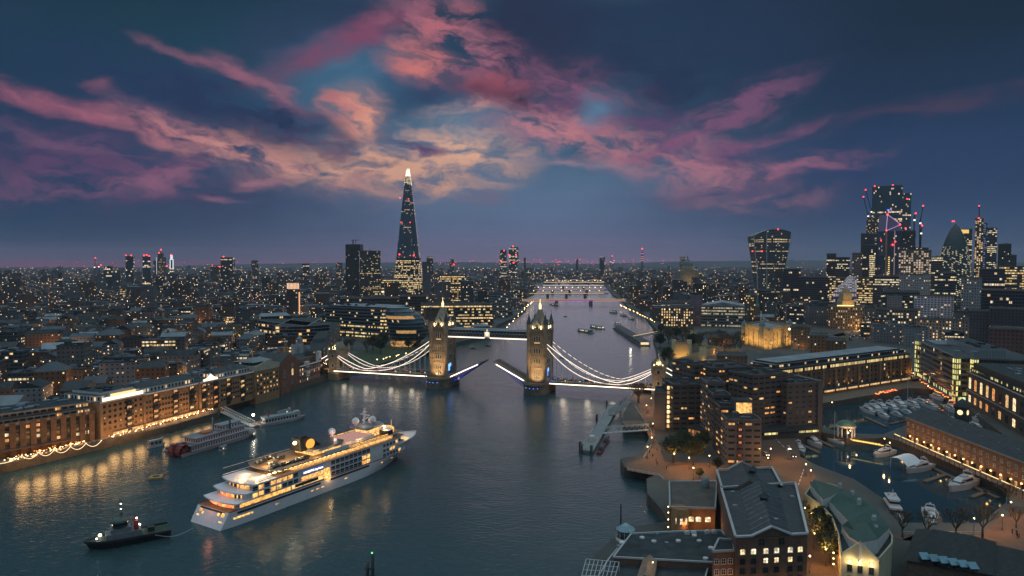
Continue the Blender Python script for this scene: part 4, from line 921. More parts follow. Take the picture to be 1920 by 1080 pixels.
q = roofedge((1420, 797), (1536, 790), 12, 20); mb = MB(); mb.prism(q, 4, 9, 0, 1, (4, 5)); mb.build('podium', [winmat('podium_wall', (.04, .045, .05), ww=.9, wh=.22, lit=.6, s=1.3, offy=.6, c1=(1, .8, .25), c2=(1, .9, .4)), M_roof], t, t.location)
q = roofedge((1285, 800), (1350, 815), 9, 24); reserve(q); mb = MB(); mb.prism(q, 4, 9, 0, 1, (2, 5)); mb.build('lobby', [winmat('lobby_glass', (.06, .04, .03), ww=.8, wh=.7, lit=.6, s=.8, c1=(1, .3, .06), c2=(1, .5, .16)), M_slate], t, t.location)
# --- quay-side brick office with glazed attic (top right of the dock)
q = footedge((1462, 750), (1707, 711), 26); t = bld('quay_block', 'long brick quay block with lit glazed attic and uplit pilasters, beyond the marina', 'building', q)
A, B = q[0], q[1]; d = (B - A).normalized(); nn = Vector((d.y, -d.x)); rzf = math.atan2(d.y, d.x); M_qb = mat('quay_brick', (.17, .11, .075), .9, var=.25, scale=.5)
mb = MB(); mb.prism(q, 4, 20.5, 0, 1); mb.build('wall', [M_qb, M_roof], t, t.location)
mb = MB(); mb.prism(subq(q, 0, 1, .08, .98), 20.5, 23.3, 0, 1, (2.2, 2.8)); mb.prism(subq(q, 0, 1, .02, .98), 23.3, 24.6, 1, 1); mb.prism(subq(q, 0, 1, .16, .94), 24.6, 27, 2, 3, (2.2, 2.4)); mb.prism(subq(q, .02, .96, .2, .9), 27, 28.2, 1, 3)
mb.build('glazed_attic', [winmat('attic_glazing', (.05, .05, .05), ww=.85, wh=.7, lit=.8, s=1.2, c1=(1, .62, .2), c2=(1, .8, .4)), M_slate, winmat('attic_glazing_dim', (.03, .04, .045), ww=.85, wh=.6, lit=.25, s=1.1), M_lead], t, t.location)
facade(t, A, B, (7.5, 11, 14.5, 17.4), 26, 1.7, 1.7, True, M_dark, .12, .6, 21, maxn=100)
for k in range(12): p = lerpq(q, .03 + k * .088, 0) + nn * .35; m = MB(); m.box((p.x, p.y, 4), (1.5, .8, 16.8), rzf); m.build('pilaster', [mat('gold_lit_render', (.3, .2, .1), .85)], t, t.location)
for k in range(12):
    if k in (5, 6, 7): continue
    p = lerpq(q, .34 + k * .057, 0) + nn * 1.2
    if k % 1 == 0: lamp('pilaster_uplight', (p.x, p.y, 8.4), 600, (1, .55, .16), .15, None, 90, (p.x - nn.x * 1.2, p.y - nn.y * 1.2, 14), .7)
mb = MB(); a, b = lerpq(q, .2, 0) + nn * 3, lerpq(q, 1, 0) + nn * 3; mb.bar((a.x, a.y, 7.4), (b.x, b.y, 7.4), 6, .3); mb.build('arcade_canopy', [M_slate], t, t.location)
mb = MB(); a, b = lerpq(q, .2, 0) + nn * .3, lerpq(q, 1, 0) + nn * .3; mb.bar((a.x, a.y, 5.4), (b.x, b.y, 5.4), .3, 2.2); mb.build('shopfront', [litpane('quay_shop_glow', (1, .5, .18), (1, .75, .4), 1.3)], t, t.location)
# --- glass office with lit stair towers
a_, b_ = P(1722, 707, 4), P(1794, 752, 4); q = edge_quad(a_, b_, 46); t = bld('glass_office', 'banded glass office with yellow-lit stair towers and steel plant boxes on its roof', 'building', q)
mb = MB(); mb.prism(q, 7, 33, 0, 1, (2.4, 3.7)); mb.build('wall', [winmat('banded_glass', (.14, .11, .1), (.025, .03, .035), ww=.96, wh=.55, lit=.03, floor=.0, s=1.2, rough=.5), M_slate], t, t.location)
mb = MB(); mb.prism(subq(q, 0, 1, .01, .99), 4, 10.5, 0, 0, (2.4, 3.2)); mb.build('ground_floor', [winmat('gf_glass', (.04, .05, .04), ww=.85, wh=.7, lit=.5, s=1.3, c1=(1, .75, .25), c2=(.8, 1, .55))], t, t.location)
W_yel = winmat('yellow_stair_glass', (.3, .26, .1), (.03, .03, .02), ww=.7, wh=.72, lit=.85, s=1.5, c1=(1, .78, .25), c2=(.9, .9, .4))
for u, v in ((-.03, 0), (1.03, -.03), (1.04, .18), (1.04, .86)):
    p = lerpq(q, u, v); m = MB(); m.box((p.x, p.y, 4), (4.5, 4.5, 31), .6, 0, 0); m2 = MB()
    m = MB(); s_ = 2.4; qq = [p + Vector((s_ * math.cos(.9 + i * math.pi / 2), s_ * math.sin(.9 + i * math.pi / 2))) for i in range(4)]; m.prism(qq, 4, 33, 0, 1, (1.7, 3.6)); m.prism(qq, 33, 38, 2, 2); m.build('stair_tower', [W_yel, M_slate, M_lead], t, t.location)
mb = MB(); qq = subq(q, .2, .95, .3, .62); mb.prism(qq, 33, 38.5, 0, 1, (1.6, 5.5)); roof_kit(mb, qq, 38.5, 8, 1, 5, 1.4); mb.build('plant_box', [winmat('plant_panel', (.3, .34, .37), (.2, .23, .26), ww=.9, wh=.9, lit=0, s=0), M_roof], t, t.location)
mb = MB(); qq = subq(q, -.02, .3, .1, .9); mb.prism(qq, 33, 34, 0, 0); mb.build('roof_plane', [M_lead], t, t.location)
mb = MB()
for k in range(1, 8): a, b = q[0] + Vector((0, 0)), q[1]; dd = (b - a).normalized(); o = Vector((dd.y, -dd.x)) * .5; mb.bar((a.x + o.x, a.y + o.y, 7 + k * 3.7), (b.x + o.x, b.y + o.y, 7 + k * 3.7), .8, .5)
mb.build('sunshade_fins', [mat('warm_fin', (.26, .2, .18), .6)], t, t.location)
# --- brick arcade block at right edge
q = footedge((1813, 757), (1990, 860), 30); t = bld('arcade_block', 'brick block with tall arched windows lit yellow and a black glass mansard, at the right edge', 'building', q)
A, B = q[0], q[1]; d = (B - A).normalized(); nn = Vector((d.y, -d.x)); rzf = math.atan2(d.y, d.x)
mb = MB(); mb.prism(q, 4, 25, 0, 1); mb.build('wall', [M_qb, M_roof], t, t.location)
for z in (13.5, 25): mb = MB(); a, b = lerpq(q, 0, 0) + nn * .3, lerpq(q, 1, 0) + nn * .3; mb.bar((a.x, a.y, z), (b.x, b.y, z), .9, .5); mb.build('cornice', [mat('dim_stone', (.28, .24, .22), .8)], t, t.location)
mb = MB(); mb.prism(subq(q, 0, 1, .06, .95), 25, 28, 0, 1, (2, 3)); qf = subq(q, 0, 1, .06, .95); mb.prism(subq(q, 0, 1, .1, .9), 28, 31, 2, 1); mb.build('mansard', [winmat('mansard_glass', (.03, .03, .03), ww=.85, wh=.5, lit=.45, s=1.3, c1=(1, .75, .25), c2=(1, .85, .45)), M_roof, M_dark], t, t.location)
mb = MB(); roof_kit(mb, subq(q, .1, .9, .2, .8), 31, 22, 0, 9, 1.3); mb.build('roof_units', [M_lead], t, t.location)
facade(t, A, B, (14.6,), 13, 4.4, 7.4, True, M_dark, .62, .5, 31, u0=0, u1=1); facade(t, A, B, (6,), 13, 4.2, 4.6, False, M_dark, .55, .3, 32, u0=0, u1=1)
# --- clock tower
c = P(1803, 806, 4); t = thing('clock_tower', 'dark timbered clock tower with two lit clock faces, rising among the yachts', 'tower', (c.x, c.y, 4), .65)
mb = MB(); mb.box((0, 0, 0), (5.4, 5.4, 12), 0, 0); mb.box((0, 0, 12), (6.2, 6.2, 1), 0, 0); mb.box((0, 0, 7), (5.9, 5.9, .5)); mb.build('wall', [mat('clock_timber', (.06, .06, .06), .8)], t)
mb = MB(); mb.lathe([(4.9, 13), (3.2, 15.2), (0, 17.4)], 4, (0, 0, 0), 0, False); mb.build('roof', [M_slate], t, rz=math.pi / 4)
for a in range(4):
    m = MB(); m.lathe([(1.35, 0), (1.35, .15), (0, .16)], 16, (0, 0, 0)); m.v = [(v[0], -2.72 - v[2], 10 + v[1]) for v in m.v]; f = m.build('clock_face', [emit('clock_glow', (1, .7, .36), 1.8)], t, rz=a * math.pi / 2)
    m = MB(); m.bar((0, -2.95, 10), (0, -2.95, 11), .12); m.bar((0, -2.95, 10), (.6, -2.95, 10.3), .12); m.build('clock_hand', [M_dark], f)
    for x in (-1.2, 1.2): m = MB(); m.box((x, -2.75, 3.2), (1.4, .15, 2.4), 0, 1); m.box((x, -2.8, 3), (1.7, .1, .2), 0, 0); m.build('window', [M_white, P_dark], t, rz=a * math.pi / 2)
# --- long uplit brick warehouse beside the near basin
a_, b_ = P(1698, 824, 4), P(1990, 952, 4); q = edge_quad(a_, b_, 17); t = bld('dock_warehouse', 'long low brick warehouse with slate roof and a row of golden uplights, beside the near dock basin', 'building', q)
A, B = q[0], q[1]; d = (B - A).normalized(); nn = Vector((d.y, -d.x)); rzf = math.atan2(d.y, d.x); Wd = (B - A).length
mb = MB(); mb.prism(q, 4, 15.6, 0, 1); mb.build('wall', [mat('dock_brick', (.24, .13, .075), .9, var=.3, scale=.6), M_roof], t, t.location)
mb = MB(); c = qcen(q); qo = [c + (p - c) * 1.015 for p in q]; mb.gable(qo, 15.7, 5.2, 0, 1); 
for k in range(9): p = lerpq(q, .06 + k * .11, .3); mb.box((p.x, p.y, 17.6), (1.8, 1.4, 1), rzf, 2)
mb.build('roof', [M_slate, MC['dock_brick'], M_lead], t, t.location)
mb = MB(); a, b = lerpq(q, 0, 0) + nn * .3, lerpq(q, 1, 0) + nn * .3; mb.bar((a.x, a.y, 15.5), (b.x, b.y, 15.5), .5, .4); mb.build('cornice', [MC['dim_stone']], t, t.location)
facade(t, A, B, (8.6, 11.8), 24, 1.3, 1.7, True, M_white, .03, 0, 41, u0=.0, u1=1); facade(t, A, B, (4.6,), 24, 1.9, 2.3, True, M_dark, .25, 0, 42, u0=0, u1=1)
for k in range(17):
    p = lerpq(q, .045 + k * .0585, 0) + nn * .8; lamp('wall_uplight', (p.x, p.y, 7.2), 210, (1, .5, .13), .12, None, 80, (p.x - nn.x * .8, p.y - nn.y * .8, 14), .8)
    m = MB(); m.box((p.x - nn.x * .35, p.y - nn.y * .35, 6.6), (.5, .4, .5), rzf, 0); m.build('uplight', [emit('uplight_glow', (1, .62, .2), 6)], t, t.location)
mb = MB(); a, b = lerpq(q, .02, 0) + nn * 7, lerpq(q, 1, 0) + nn * 7; mb.bar((a.x, a.y, 7.2), (b.x, b.y, 7.2), 1.2, .2, 0)
for k in range(30): p = a.lerp(b, k / 29); mb.bar((p.x, p.y, 4), (p.x, p.y, 7.2), .18, m=1)
g = mb.build('pergola', [M_lead, M_dark], None, (a.x, a.y, 4)); tagit(g, 'long pergola hung with lights along the quay before the uplit brick warehouse', 'pergola')
m = MB()
for k in range(60):
    p = a.lerp(b, k / 59); q_ = a.lerp(b, (k + 1) / 59)
    if k % 7 != 3: m.bar((p.x, p.y, 7.5), (q_.x, q_.y, 7.5), .16, .16)
m.build('light_strip', [emit('pergola_glow', (1, .62, .22), 2.6)], g, (a.x, a.y, 4))
for k in range(10): p = a.lerp(b, k / 9.5 + .03) - nn * 2.5; lamp('terrace_glow', (p.x, p.y, 6.8), 150, (1, .45, .1), .5)
# --- big parapeted brick warehouse at the bottom
q = [P(1379, 1006, 20).xy, P(1514, 1000, 20).xy, P(1491, 905, 20).xy, P(1352, 914, 20).xy]; t = bld('parapet_warehouse', 'dark brick warehouse with white-edged stepped parapet roofs and gable, at the bottom centre-right', 'building', q)
A, B = q[0], q[1]; d = (B - A).normalized(); nn = Vector((d.y, -d.x)); rzf = math.atan2(d.y, d.x); M_wb = mat('warehouse_brick', (.13, .085, .065), .9, var=.25, scale=.8)
M_cope = mat('pale_coping', (.42, .42, .44), .7, var=.1)
W = (B - A).length
mb = MB(); mb.prism(q, 4, 19.4, 0, 1); q2 = [P(1354, 916, 20).xy, P(1466, 911, 20).xy, P(1447, 876, 20).xy, P(1344, 881, 20).xy]; mb.prism(q2, 4, 19.4, 0, 1); reserve(q2); mb.build('wall', [M_wb, M_slate], t, t.location)
gz = lambda u: 20 + 2.4 * max(0, 1 - abs(u - .5) / .26)
def cope_line(pts): 
    m = MB()
    for a, b in zip(pts, pts[1:]): m.bar(a, b, .7, .45)
    return m
pts = [lerpq(q, u, 0).to_3d() + Vector((0, 0, gz(u))) for u in (0, .22, .5, .78, 1)]
cope_line(pts).build('coping', [M_cope], t, t.location)
for (a, b) in ((lerpq(q, 0, 0), lerpq(q, 0, 1)), (lerpq(q, 1, 0), lerpq(q, 1, .75)), (lerpq(q, 1, .75), lerpq(q, 1, 1)), (q2[1], q2[2]), (q2[0], q2[3]), (lerpq(q, 0, 1), lerpq(q, 1, 1))):
    cope_line([a.to_3d() + Vector((0, 0, 20.1)), b.to_3d() + Vector((0, 0, 20.1))]).build('coping', [M_cope], t, t.location)
pts = [lerpq(q2, u, 1).to_3d() + Vector((0, 0, 20 + 2.6 * max(0, 1 - abs(u - .45) / .25))) for u in (0, .2, .45, .7, 1)]; cope_line(pts).build('coping', [M_cope], t, t.location)
mb = MB(); g1 = [lerpq(q, .76, .01), lerpq(q, .76, .96), lerpq(q, .24, .96), lerpq(q, .24, .01)]; mb.gable(g1, 19.45, 2.7, 0, 1); g1 = [lerpq(q2, .7, .02), lerpq(q2, .7, .98), lerpq(q2, .2, .98), lerpq(q2, .2, .02)]; mb.gable(g1, 19.45, 2.8, 0, 1); mb.build('roof', [M_slate, M_wb], t, t.location)
for u, v in ((.5, .55), (.45, 1.2)):
    c = lerpq(q, u, v); m = MB(); m.cyl((c.x, c.y, 21.6), 1.2, 1.1, 4, 0, smooth=False); m.cone((c.x, c.y, 22.7), 2, 1.6, 4, 0); m.build('roof_vent', [M_slate], t, t.location)
for k in range(11):
    for a, b in ((.24, .5), (.76, .5)): A1, B1 = lerpq(q, a, .04 + k * .09).to_3d() + Vector((0, 0, 19.55)), lerpq(q, b, .04 + k * .09).to_3d() + Vector((0, 0, 22.2)); m = MB(); m.bar(A1, B1, .12, .1); m.build('roof_seam', [M_lead], t, t.location)
for u, v in ((.42, .22), (.6, .2), (.1, .5), (.9, .62), (.12, .8)): c = lerpq(q, u, v); m = MB(); m.box((c.x, c.y, 21), (1.2, 1, .35), rzf, 0); m.build('skylight', [M_lead], t, t.location)
xs = (.055, .16, .335, .44, .61, .72, .885, .97)
L0 = {0: (0, 1, 2, 3, 4, 5), 1: (2, 3, 4), 2: (), 3: (2,)}
for j, z in enumerate((14.7, 12.0, 9.3, 6.6)):
    for i in range(6):
        u = (.1, .25, .42, .57, .76, .9)[i]; p = A.lerp(B, u) + nn * .02; link('window', wmesh(1.5, 1.7, True, M_dark if j else M_white, 2 if i in L0[j] else 0), t, (p.x - t.location.x, p.y - t.location.y, z - 4), rzf)
for u in (.36, .64): p = A.lerp(B, u) + nn * .02; link('window', wmesh(1.9, 2.2, True, M_wb, 0), t, (p.x - t.location.x, p.y - t.location.y, 17 - 4), rzf)
for u in (.33, .67, .98): p = A.lerp(B, u) + nn * 1.4; lamp('wall_lamp', (p.x, p.y, 6.2), 160, (1, .5, .14), .15)
facade(t, q[1], q[2], (7, 10, 13, 16), 9, 1.3, 1.8, True, M_dark, .1, .2, 45, u1=.75)
# lower side wing, orange lit
q = [P(1336, 1036, 15).xy, P(1377, 1034, 15).xy, P(1374, 1014, 15).xy, P(1348, 1012, 15).xy]; t = bld('brick_wing', 'orange-lit lower brick wing joined left of the parapeted warehouse at the bottom', 'building', q)
A, B = q[0], q[1]; d = (B - A).normalized(); nn = Vector((d.y, -d.x)); rzf = math.atan2(d.y, d.x)
mb = MB(); mb.prism(q, 4, 15, 0, 1); parapet(mb, q, 15, .6, .5, 2); mb.build('wall', [M_brick, M_roof, M_cope], t, t.location)
facade(t, A, B, (5.5, 8.5, 11.5), 3, 1.3, 1.7, True, M_white, 0, 0, 46)
lamp('wall_lamp', ((A + B) / 2 + nn * 5).to_3d() + Vector((0, 0, 5)), 900, (1, .4, .1), .3)
# --- small lit brick building on the river
q = [P(1256, 953, 12.5).xy, P(1341, 955, 12.5).xy, P(1344, 905, 12.5).xy, P(1255, 905, 12.5).xy]; t = bld('river_pub', 'small flat-roofed brick building with six glowing windows above the river wall', 'building', q)
A, B = q[0], q[1]; d = (B - A).normalized(); nn = Vector((d.y, -d.x)); rzf = math.atan2(d.y, d.x); M_ob = mat('orange_brick', (.3, .15, .07), .9, var=.25, scale=.6)
mb = MB(); mb.prism(q, 0, 12.5, 0, 1); parapet(mb, q, 12.5, .7, .5, 2); c = lerpq(q, .22, .0); mb.cyl((c.x, c.y, 0), 3.0, 13.0, 14, 0); mb.build('wall', [M_ob, mat('brown_roof', (.12, .1, .09), .9), M_cope], t, t.location)
for i, (u, w) in enumerate(((.12, .7), (.22, .9), (.33, .7), (.47, 1.9), (.63, 1.9), (.84, 1.9))):
    o = 3.05 if i == 1 else (2.5 if i in (0, 2) else .02); p = A.lerp(B, u) + nn * o; link('window', wmesh(w, 1.9 if i > 2 else 2.2, i > 2, M_cope, 2), t, (p.x - t.location.x, p.y - t.location.y, 8 - 4), rzf)
c = lerpq(q, .76, .8); m = MB(); m.cyl((c.x, c.y, 12.5), 1.6, 3, 12, 0); m.lathe([(1.6, 15.5), (1.2, 16.2), (0, 16.6)], 12, (c.x, c.y, 0)); m.build('roof_turret', [M_lead], t, t.location)
for u in (.3, .65, .95): p = A.lerp(B, u) + nn * 3.5; lamp('wall_lamp', (p.x, p.y, 8.5), 200, (1, .45, .12), .2)
for k, (px, py) in enumerate(((1253, 950), (1253, 961), (1253, 974), (1253, 988))): p = P(px, py, 5.5); m = MB(); m.sphere((0, 0, 0), .22, 6); o = m.build('bulkhead_lamp', [E_warm], None, loc=p); tagit(o, 'round amber wall lamp, %s of four down the river corner of the small brick building' % ('top', 'second', 'third', 'lowest')[k], 'lamp', 'wall lamps on the river corner')
# --- low black-roofed restaurant block
q = roofedge((1170, 1048), (1340, 1056), 9, 24); q = [P(1150, 1046, 9).xy, P(1338, 1056, 9).xy, P(1372, 1018, 9).xy, P(1352, 996, 9).xy, P(1270, 998, 9).xy, P(1184, 1002, 9).xy]; c0 = qcen(q)
t = thing('low_roof_block', 'low black flat-roofed riverside block dotted with white round vents, at the bottom', 'building', (c0.x, c0.y, 4)); reserve(q)
mb = MB(); mb.prism(q, 0, 9, 0, 1); parapet(mb, q, 9, .5, .4, 2); mb.build('wall', [M_wb, M_roof, M_cope], t, t.location)
for px, py in ((1204, 1008), (1226, 1015), (1272, 1014), (1311, 1014), (1353, 1014), (1302, 1004), (1333, 1027), (1323, 1047), (1166, 1017)):
    p = P(px, py, 9.3); m = MB(); m.lathe([(.75, 0), (.85, .5), (.6, .65), (.45, .5), (0, .45)], 12, (p.x, p.y, 9)); m.build('round_vent', [M_white], t, t.location)
for px, py in ((1288, 1002), (1301, 1002), (1326, 1000), (1339, 1000)):
    p = P(px, py, 9); m = MB(); m.box((p.x, p.y, 9), (1.5, 1.0, .8), .1); m.box((p.x, p.y, 9.8), (1.1, .7, .35), .1); m.build('air_unit', [M_white], t, t.location)
for px, py in ((1250, 1018), (1232, 1001), (1344, 1036), (1160, 1024)): p = P(px, py, 9); m = MB(); m.box((p.x, p.y, 9), (1, 1.3, .25), .1); m.build('skylight', [M_lead], t, t.location)
c = P(1173, 1012, 5); t = thing('round_kiosk', 'round glazed river kiosk with ribbed pale blue conical roof, on the corner of the black-roofed block', 'kiosk', (c.x, c.y, 0))
m = MB(); m.cyl((0, 0, 0), 3.3, 5.2, 20, 0); m.build('base', [M_conc], t)
m = MB(); m.cyl((0, 0, 5.2), 2.5, 3.4, 20, 0); m.build('glazing', [P_dark], t)
m = MB()
for k in range(10): a = k * math.pi / 5; m.bar((2.6 * math.cos(a), 2.6 * math.sin(a), 5.2), (2.6 * math.cos(a), 2.6 * math.sin(a), 8.6), .18)
m.lathe([(3.25, 5.2), (3.25, 6.1), (3.15, 6.1), (3.15, 5.2)], 20); m.build('posts', [M_white], t)
m = MB(); m.lathe([(3.1, 8.5), (1.6, 9.7), (0, 10.5)], 20, (0, 0, 0), 0, False)
for k in range(16): a = k * math.pi / 8; m.bar((3.1 * math.cos(a), 3.1 * math.sin(a), 8.6), (0, 0, 10.6), .12, m=1)
m.build('roof', [mat('kiosk_blue', (.2, .36, .45), .4, var=.1), M_white], t)
# glass pergola grid, conservatory and dark lean-to roofs at the bottom edge
qg = [P(1088, 1090, 10), P(1150, 1092, 10), P(1161, 1054, 10), P(1099, 1048, 10)]; c = qcen(qg); t = thing('pergola_grid', 'white square steel grid over a river terrace at the bottom edge', 'pergola', (c.x, c.y, 4))
m = MB()
for k in range(9): a, b = qg[0].lerp(qg[1], k / 8), qg[3].lerp(qg[2], k / 8); m.bar(a, b, .16)
for k in range(5): a, b = qg[0].lerp(qg[3], k / 4), qg[1].lerp(qg[2], k / 4); m.bar(a, b, .16)
for p in qg: m.bar((p.x, p.y, 4), p, .2)
m.build('frame', [M_steel], t, t.location)
q = [P(1095, 1130, 7).xy, P(1310, 1130, 7).xy, P(1330, 1056, 7).xy, P(1245, 1052, 7).xy, P(1235, 1040, 7).xy, P(1158, 1030, 7).xy, P(1140, 1052, 7).xy]; c0 = qcen(q)
t = thing('terrace_block', 'dark slatted-roof terrace block below the black-roofed one, at the bottom edge', 'building', (c0.x, c0.y, 4)); mb = MB(); mb.prism(q, 0, 7, 0, 1); parapet(mb, q, 7, .5, .4, 2); mb.build('wall', [M_wb, M_slate, M_cope], t, t.location); reserve(q)
q = [P(1192, 1085, 9.5).xy, P(1226, 1087, 9.5).xy, P(1232, 1050, 9.5).xy, P(1205, 1046, 9.5).xy]; c0 = qcen(q); t = thing('lit_conservatory', 'gable-roofed conservatory glowing brown-orange with one bright lamp, bottom edge', 'conservatory', (c0.x, c0.y, 4))
mb = MB(); mb.prism(q, 7, 9, 0, 1); mb.build('wall', [M_wood, M_roof], t, t.location); mb = MB(); mb.gable([q[1], q[2], q[3], q[0]], 9.02, 1.7, 0, 1)
for k in range(9): a = q[0].lerp(q[3], k / 8); b = q[1].lerp(q[2], k / 8); m_ = (a + b) / 2; mb.bar((a.x, a.y, 9.1), (m_.x, m_.y, 10.8), .1, m=1); mb.bar((b.x, b.y, 9.1), (m_.x, m_.y, 10.8), .1, m=1)
mb.build('roof', [mat('backlit_roof_sheet', (.3, .2, .13), .6, var=.4, scale=.7), M_lead], t, t.location)
p = P(1224, 1055, 11.5); m = MB(); m.sphere((p.x, p.y, 11.6), .2, 8); m.build('lamp', [E_warm], t, t.location); lamp('terrace_lamp', (p.x, p.y, 12.4), 110, (1, .5, .15), .2)
# --- green-roofed crescent block
rf = [(1527, 902), (1562, 908), (1602, 925), (1632, 948), (1655, 975), (1673, 1004), (1672, 1018), (1648, 1046), (1578, 1036), (1572, 1000), (1560, 968), (1538, 945), (1509, 926)]
Zr = 14.0; q = [P(a, b, Zr).xy for a, b in rf]; c0 = qcen(q); t = thing('crescent_block', 'cream crescent-shaped block with wide green metal roof, between street and dock basin', 'building', (c0.x, c0.y, 4)); reserve(q)
M_cream = mat('cream_render', (.5, .44, .3), .85, var=.15); mb = MB(); mb.prism(q, 4, Zr - 1, 0, 1)
parapet(mb, q, Zr - 1, 1.0, .4, 0); mb.build('wall', [M_cream, M_roof], t, t.location)
M_green = mat('green_metal_roof', (.032, .075, .06), .55, var=.2, scale=.4)
mids = [((1538, 912), (1524, 930), (1552, 952)), ]
def roofpoly(pts, name='roof'):
    m = MB(); top = [P(a, b, z) for a, b, z in pts]; m.face(top, 0); m.face([Vector((p.x, p.y, Zr - 1.4)) for p in top][::-1], 0)
    for i in range(len(top)): a, b = top[i], top[(i + 1) % len(top)]; m.face([Vector((b.x, b.y, Zr - 1.4)), b, a, Vector((a.x, a.y, Zr - 1.4))][::-1], 1)
    return m.build(name, [M_green, M_white], t, t.location)
roofpoly([(1519, 908, 15.5), (1526, 899, 14.6), (1600, 921, 15.3), (1570, 925, 16.8), (1543, 937, 16)]); roofpoly([(1570, 925, 17), (1600, 921, 15.3), (1638, 949, 15.3), (1590, 976, 17), (1553, 938, 15)])
roofpoly([(1590, 976, 17.2), (1638, 949, 15.3), (1668, 990, 15.3), (1640, 1010, 16), (1612, 1012, 16), (1578, 986, 15)]); roofpoly([(1578, 986, 15.2), (1625, 978, 18.2), (1668, 990, 15.5), (1645, 1012, 17), (1612, 1018, 18), (1592, 1006, 16)])
for px, py in ((1575, 911), (1598, 925), (1611, 940), (1639, 972), (1642, 991)):
    p = P(px, py, 16.5); m = MB(); m.box((p.x, p.y, 15), (1.3, .9, 2.2), .5, 0)
    for k in (-.35, .35): m.cyl((p.x + k, p.y, 17.2), .18, .5, 6, 0)
    m.build('chimney', [M_cope], t, t.location)
# floodlit gable end
a, b = q[8], q[7]; d = (b - a).normalized(); nn = Vector((d.y, -d.x)); W = (b - a).length
m = flat_panel([(0, 3.9), (W, 3.9), (W, Zr - .5), (W * .5, Zr + 3.9), (0, Zr - .2)], a, d, nn, .5, 1.0); m.build('gable_wall', [M_cream], t, t.location)
rzf = math.atan2(d.y, d.x)
for i, u in enumerate((.22, .5, .8)):
    for z in (9.2, 6.0): p = a + d * W * u + nn * .53; link('window', wmesh(1.1, 1.9, False, M_dark, 0), t, (p.x - t.location.x, p.y - t.location.y, z - 4), rzf)
    p = a + d * W * u + nn * 1.3; lamp('gable_lamp', (p.x, p.y, 12.2), 260, (1, .74, .36), .15); m = MB(); m.box((p.x - nn.x * .5, p.y - nn.y * .5, 12.1), (.5, .5, .3), rzf); m.build('wall_light', [E_warm], t, t.location)
for k in range(11):      # lights along the street face
    u = k / 10; pa = [(1512, 930), (1536, 948), (1553, 962), (1563, 985), (1566, 1010), (1566, 1030)]; i = min(4, int(u * 5)); f = u * 5 - i
    px = pa[i][0] + (pa[i + 1][0] - pa[i][0]) * f; py = pa[i][1] + (pa[i + 1][1] - pa[i][1]) * f
    p = P(px, py, Zr); p = Vector((p.x + .5, p.y - .3, 10.2))
    if k % 2: lamp('street_face_light', (p.x - 2, p.y - .8, 10.6), 420, (1, .7, .3), .15)
    m = MB(); m.sphere((p.x - 1.2, p.y - .3, 10), .22, 6); m.build('wall_light', [E_warm], t, t.location)
# --- big dark pub roof at the bottom right
q = [P(1700, 1062, 8).xy, P(1860, 1090, 8).xy, P(1862, 1030, 8).xy, P(1722, 1006, 8).xy]; t = bld('galleried_inn', 'big dark hip-roofed inn with pale blue roof lights in its eaves, bottom right', 'inn', q)
mb = MB(); mb.prism(q, 4, 10, 0, 1); mb.build('wall', [M_wood, M_roof], t, t.location); mb = MB(); c = qcen(q); qo = [c + (p - c) * 1.08 for p in q]; mb.gable(qo, 10.1, 5.5, 0, 1, hip=6); mb.build('roof', [mat('dark_thatch', (.035, .04, .042), .95, var=.3, scale=.8), M_wood], t, t.location)
for k in range(6):
    px, py = 1734 + k * 18.2, 1044 + k * 3.6; p = P(px, py, 12); m = MB(); m.face([(p.x - 1.2, p.y - .8, 11.6), (p.x + 1.2, p.y - .9, 11.6), (p.x + 1.2, p.y + .9, 12.9), (p.x - 1.2, p.y + 1, 12.9)], 0); m.box((p.x, p.y + .3, 10.8), (2.2, 1.6, .9), 0, 1); m.build('roof_light', [mat('blue_roof_light', (.12, .26, .34), .3, var=.1), M_dark], t, t.location)
q = [P(1865, 1085, 9).xy, P(1990, 1110, 9).xy, P(1985, 1052, 9).xy, P(1868, 1028, 9).xy]; t = bld('inn_annex', 'dark hip-roofed annex with orange lit windows, at the bottom right corner', 'building', q)
mb = MB(); mb.prism(q, 4, 10, 0, 1, (2.2, 3)); mb.gable(q, 10.02, 4, 1, 1, hip=5); mb.build('wall', [winmat('annex_wall', (.06, .05, .045), ww=.6, wh=.5, lit=.5, s=1.3, c1=(1, .4, .08)), MC['dark_thatch']], t, t.location)
q = [P(1612, 1068, 8).xy, P(1650, 1075, 8).xy, P(1664, 1058, 8).xy, P(1627, 1051, 8).xy]; t = bld('flat_roof_hut', 'small flat-roofed dark hut before the floodlit cream gable', 'hut', q)
mb = MB(); mb.prism(q, 4, 8, 0, 1); parapet(mb, q, 8, .4, .3, 2); mb.build('wall', [M_wb, M_slate, M_lead], t, t.location)
# --- round dock pavilion
c = P(1586, 818, 4); t = thing('domed_pavilion', 'round white-columned pavilion with shallow green dome, lit inside, on the dock island', 'pavilion', (c.x, c.y, 4))
m = MB()
for k in range(10): a = k * math.pi / 5; m.cyl((4.1 * math.cos(a), 4.1 * math.sin(a), 0), .38, 5.2, 8)
m.build('columns', [M_white], t); m = MB(); m.cyl((0, 0, 5.2), 4.8, .9, 24); m.build('entablature', [M_white], t)
m = MB(); m.lathe([(4.8, 6.1), (4.5, 6.5), (3.4, 7.6), (1.8, 8.4), (0, 8.7)], 24); m.build('dome', [mat('green_copper', (.09, .19, .14), .5, var=.2)], t)
m = MB(); m.cyl((0, 0, 0), 2.3, 4.6, 12); m.build('core', [P_dark], t); m = MB(); m.sphere((-.4, -2.9, 2.6), .45, 8); m.build('lamp', [E_white], t)
lamp('pavilion_light', (c.x - 1, c.y - 3.6, 6.5), 260, (1, .66, .3), .3); lamp('pavilion_light', (c.x + 3, c.y - 5.6, 5), 160, (1, .6, .25), .3)
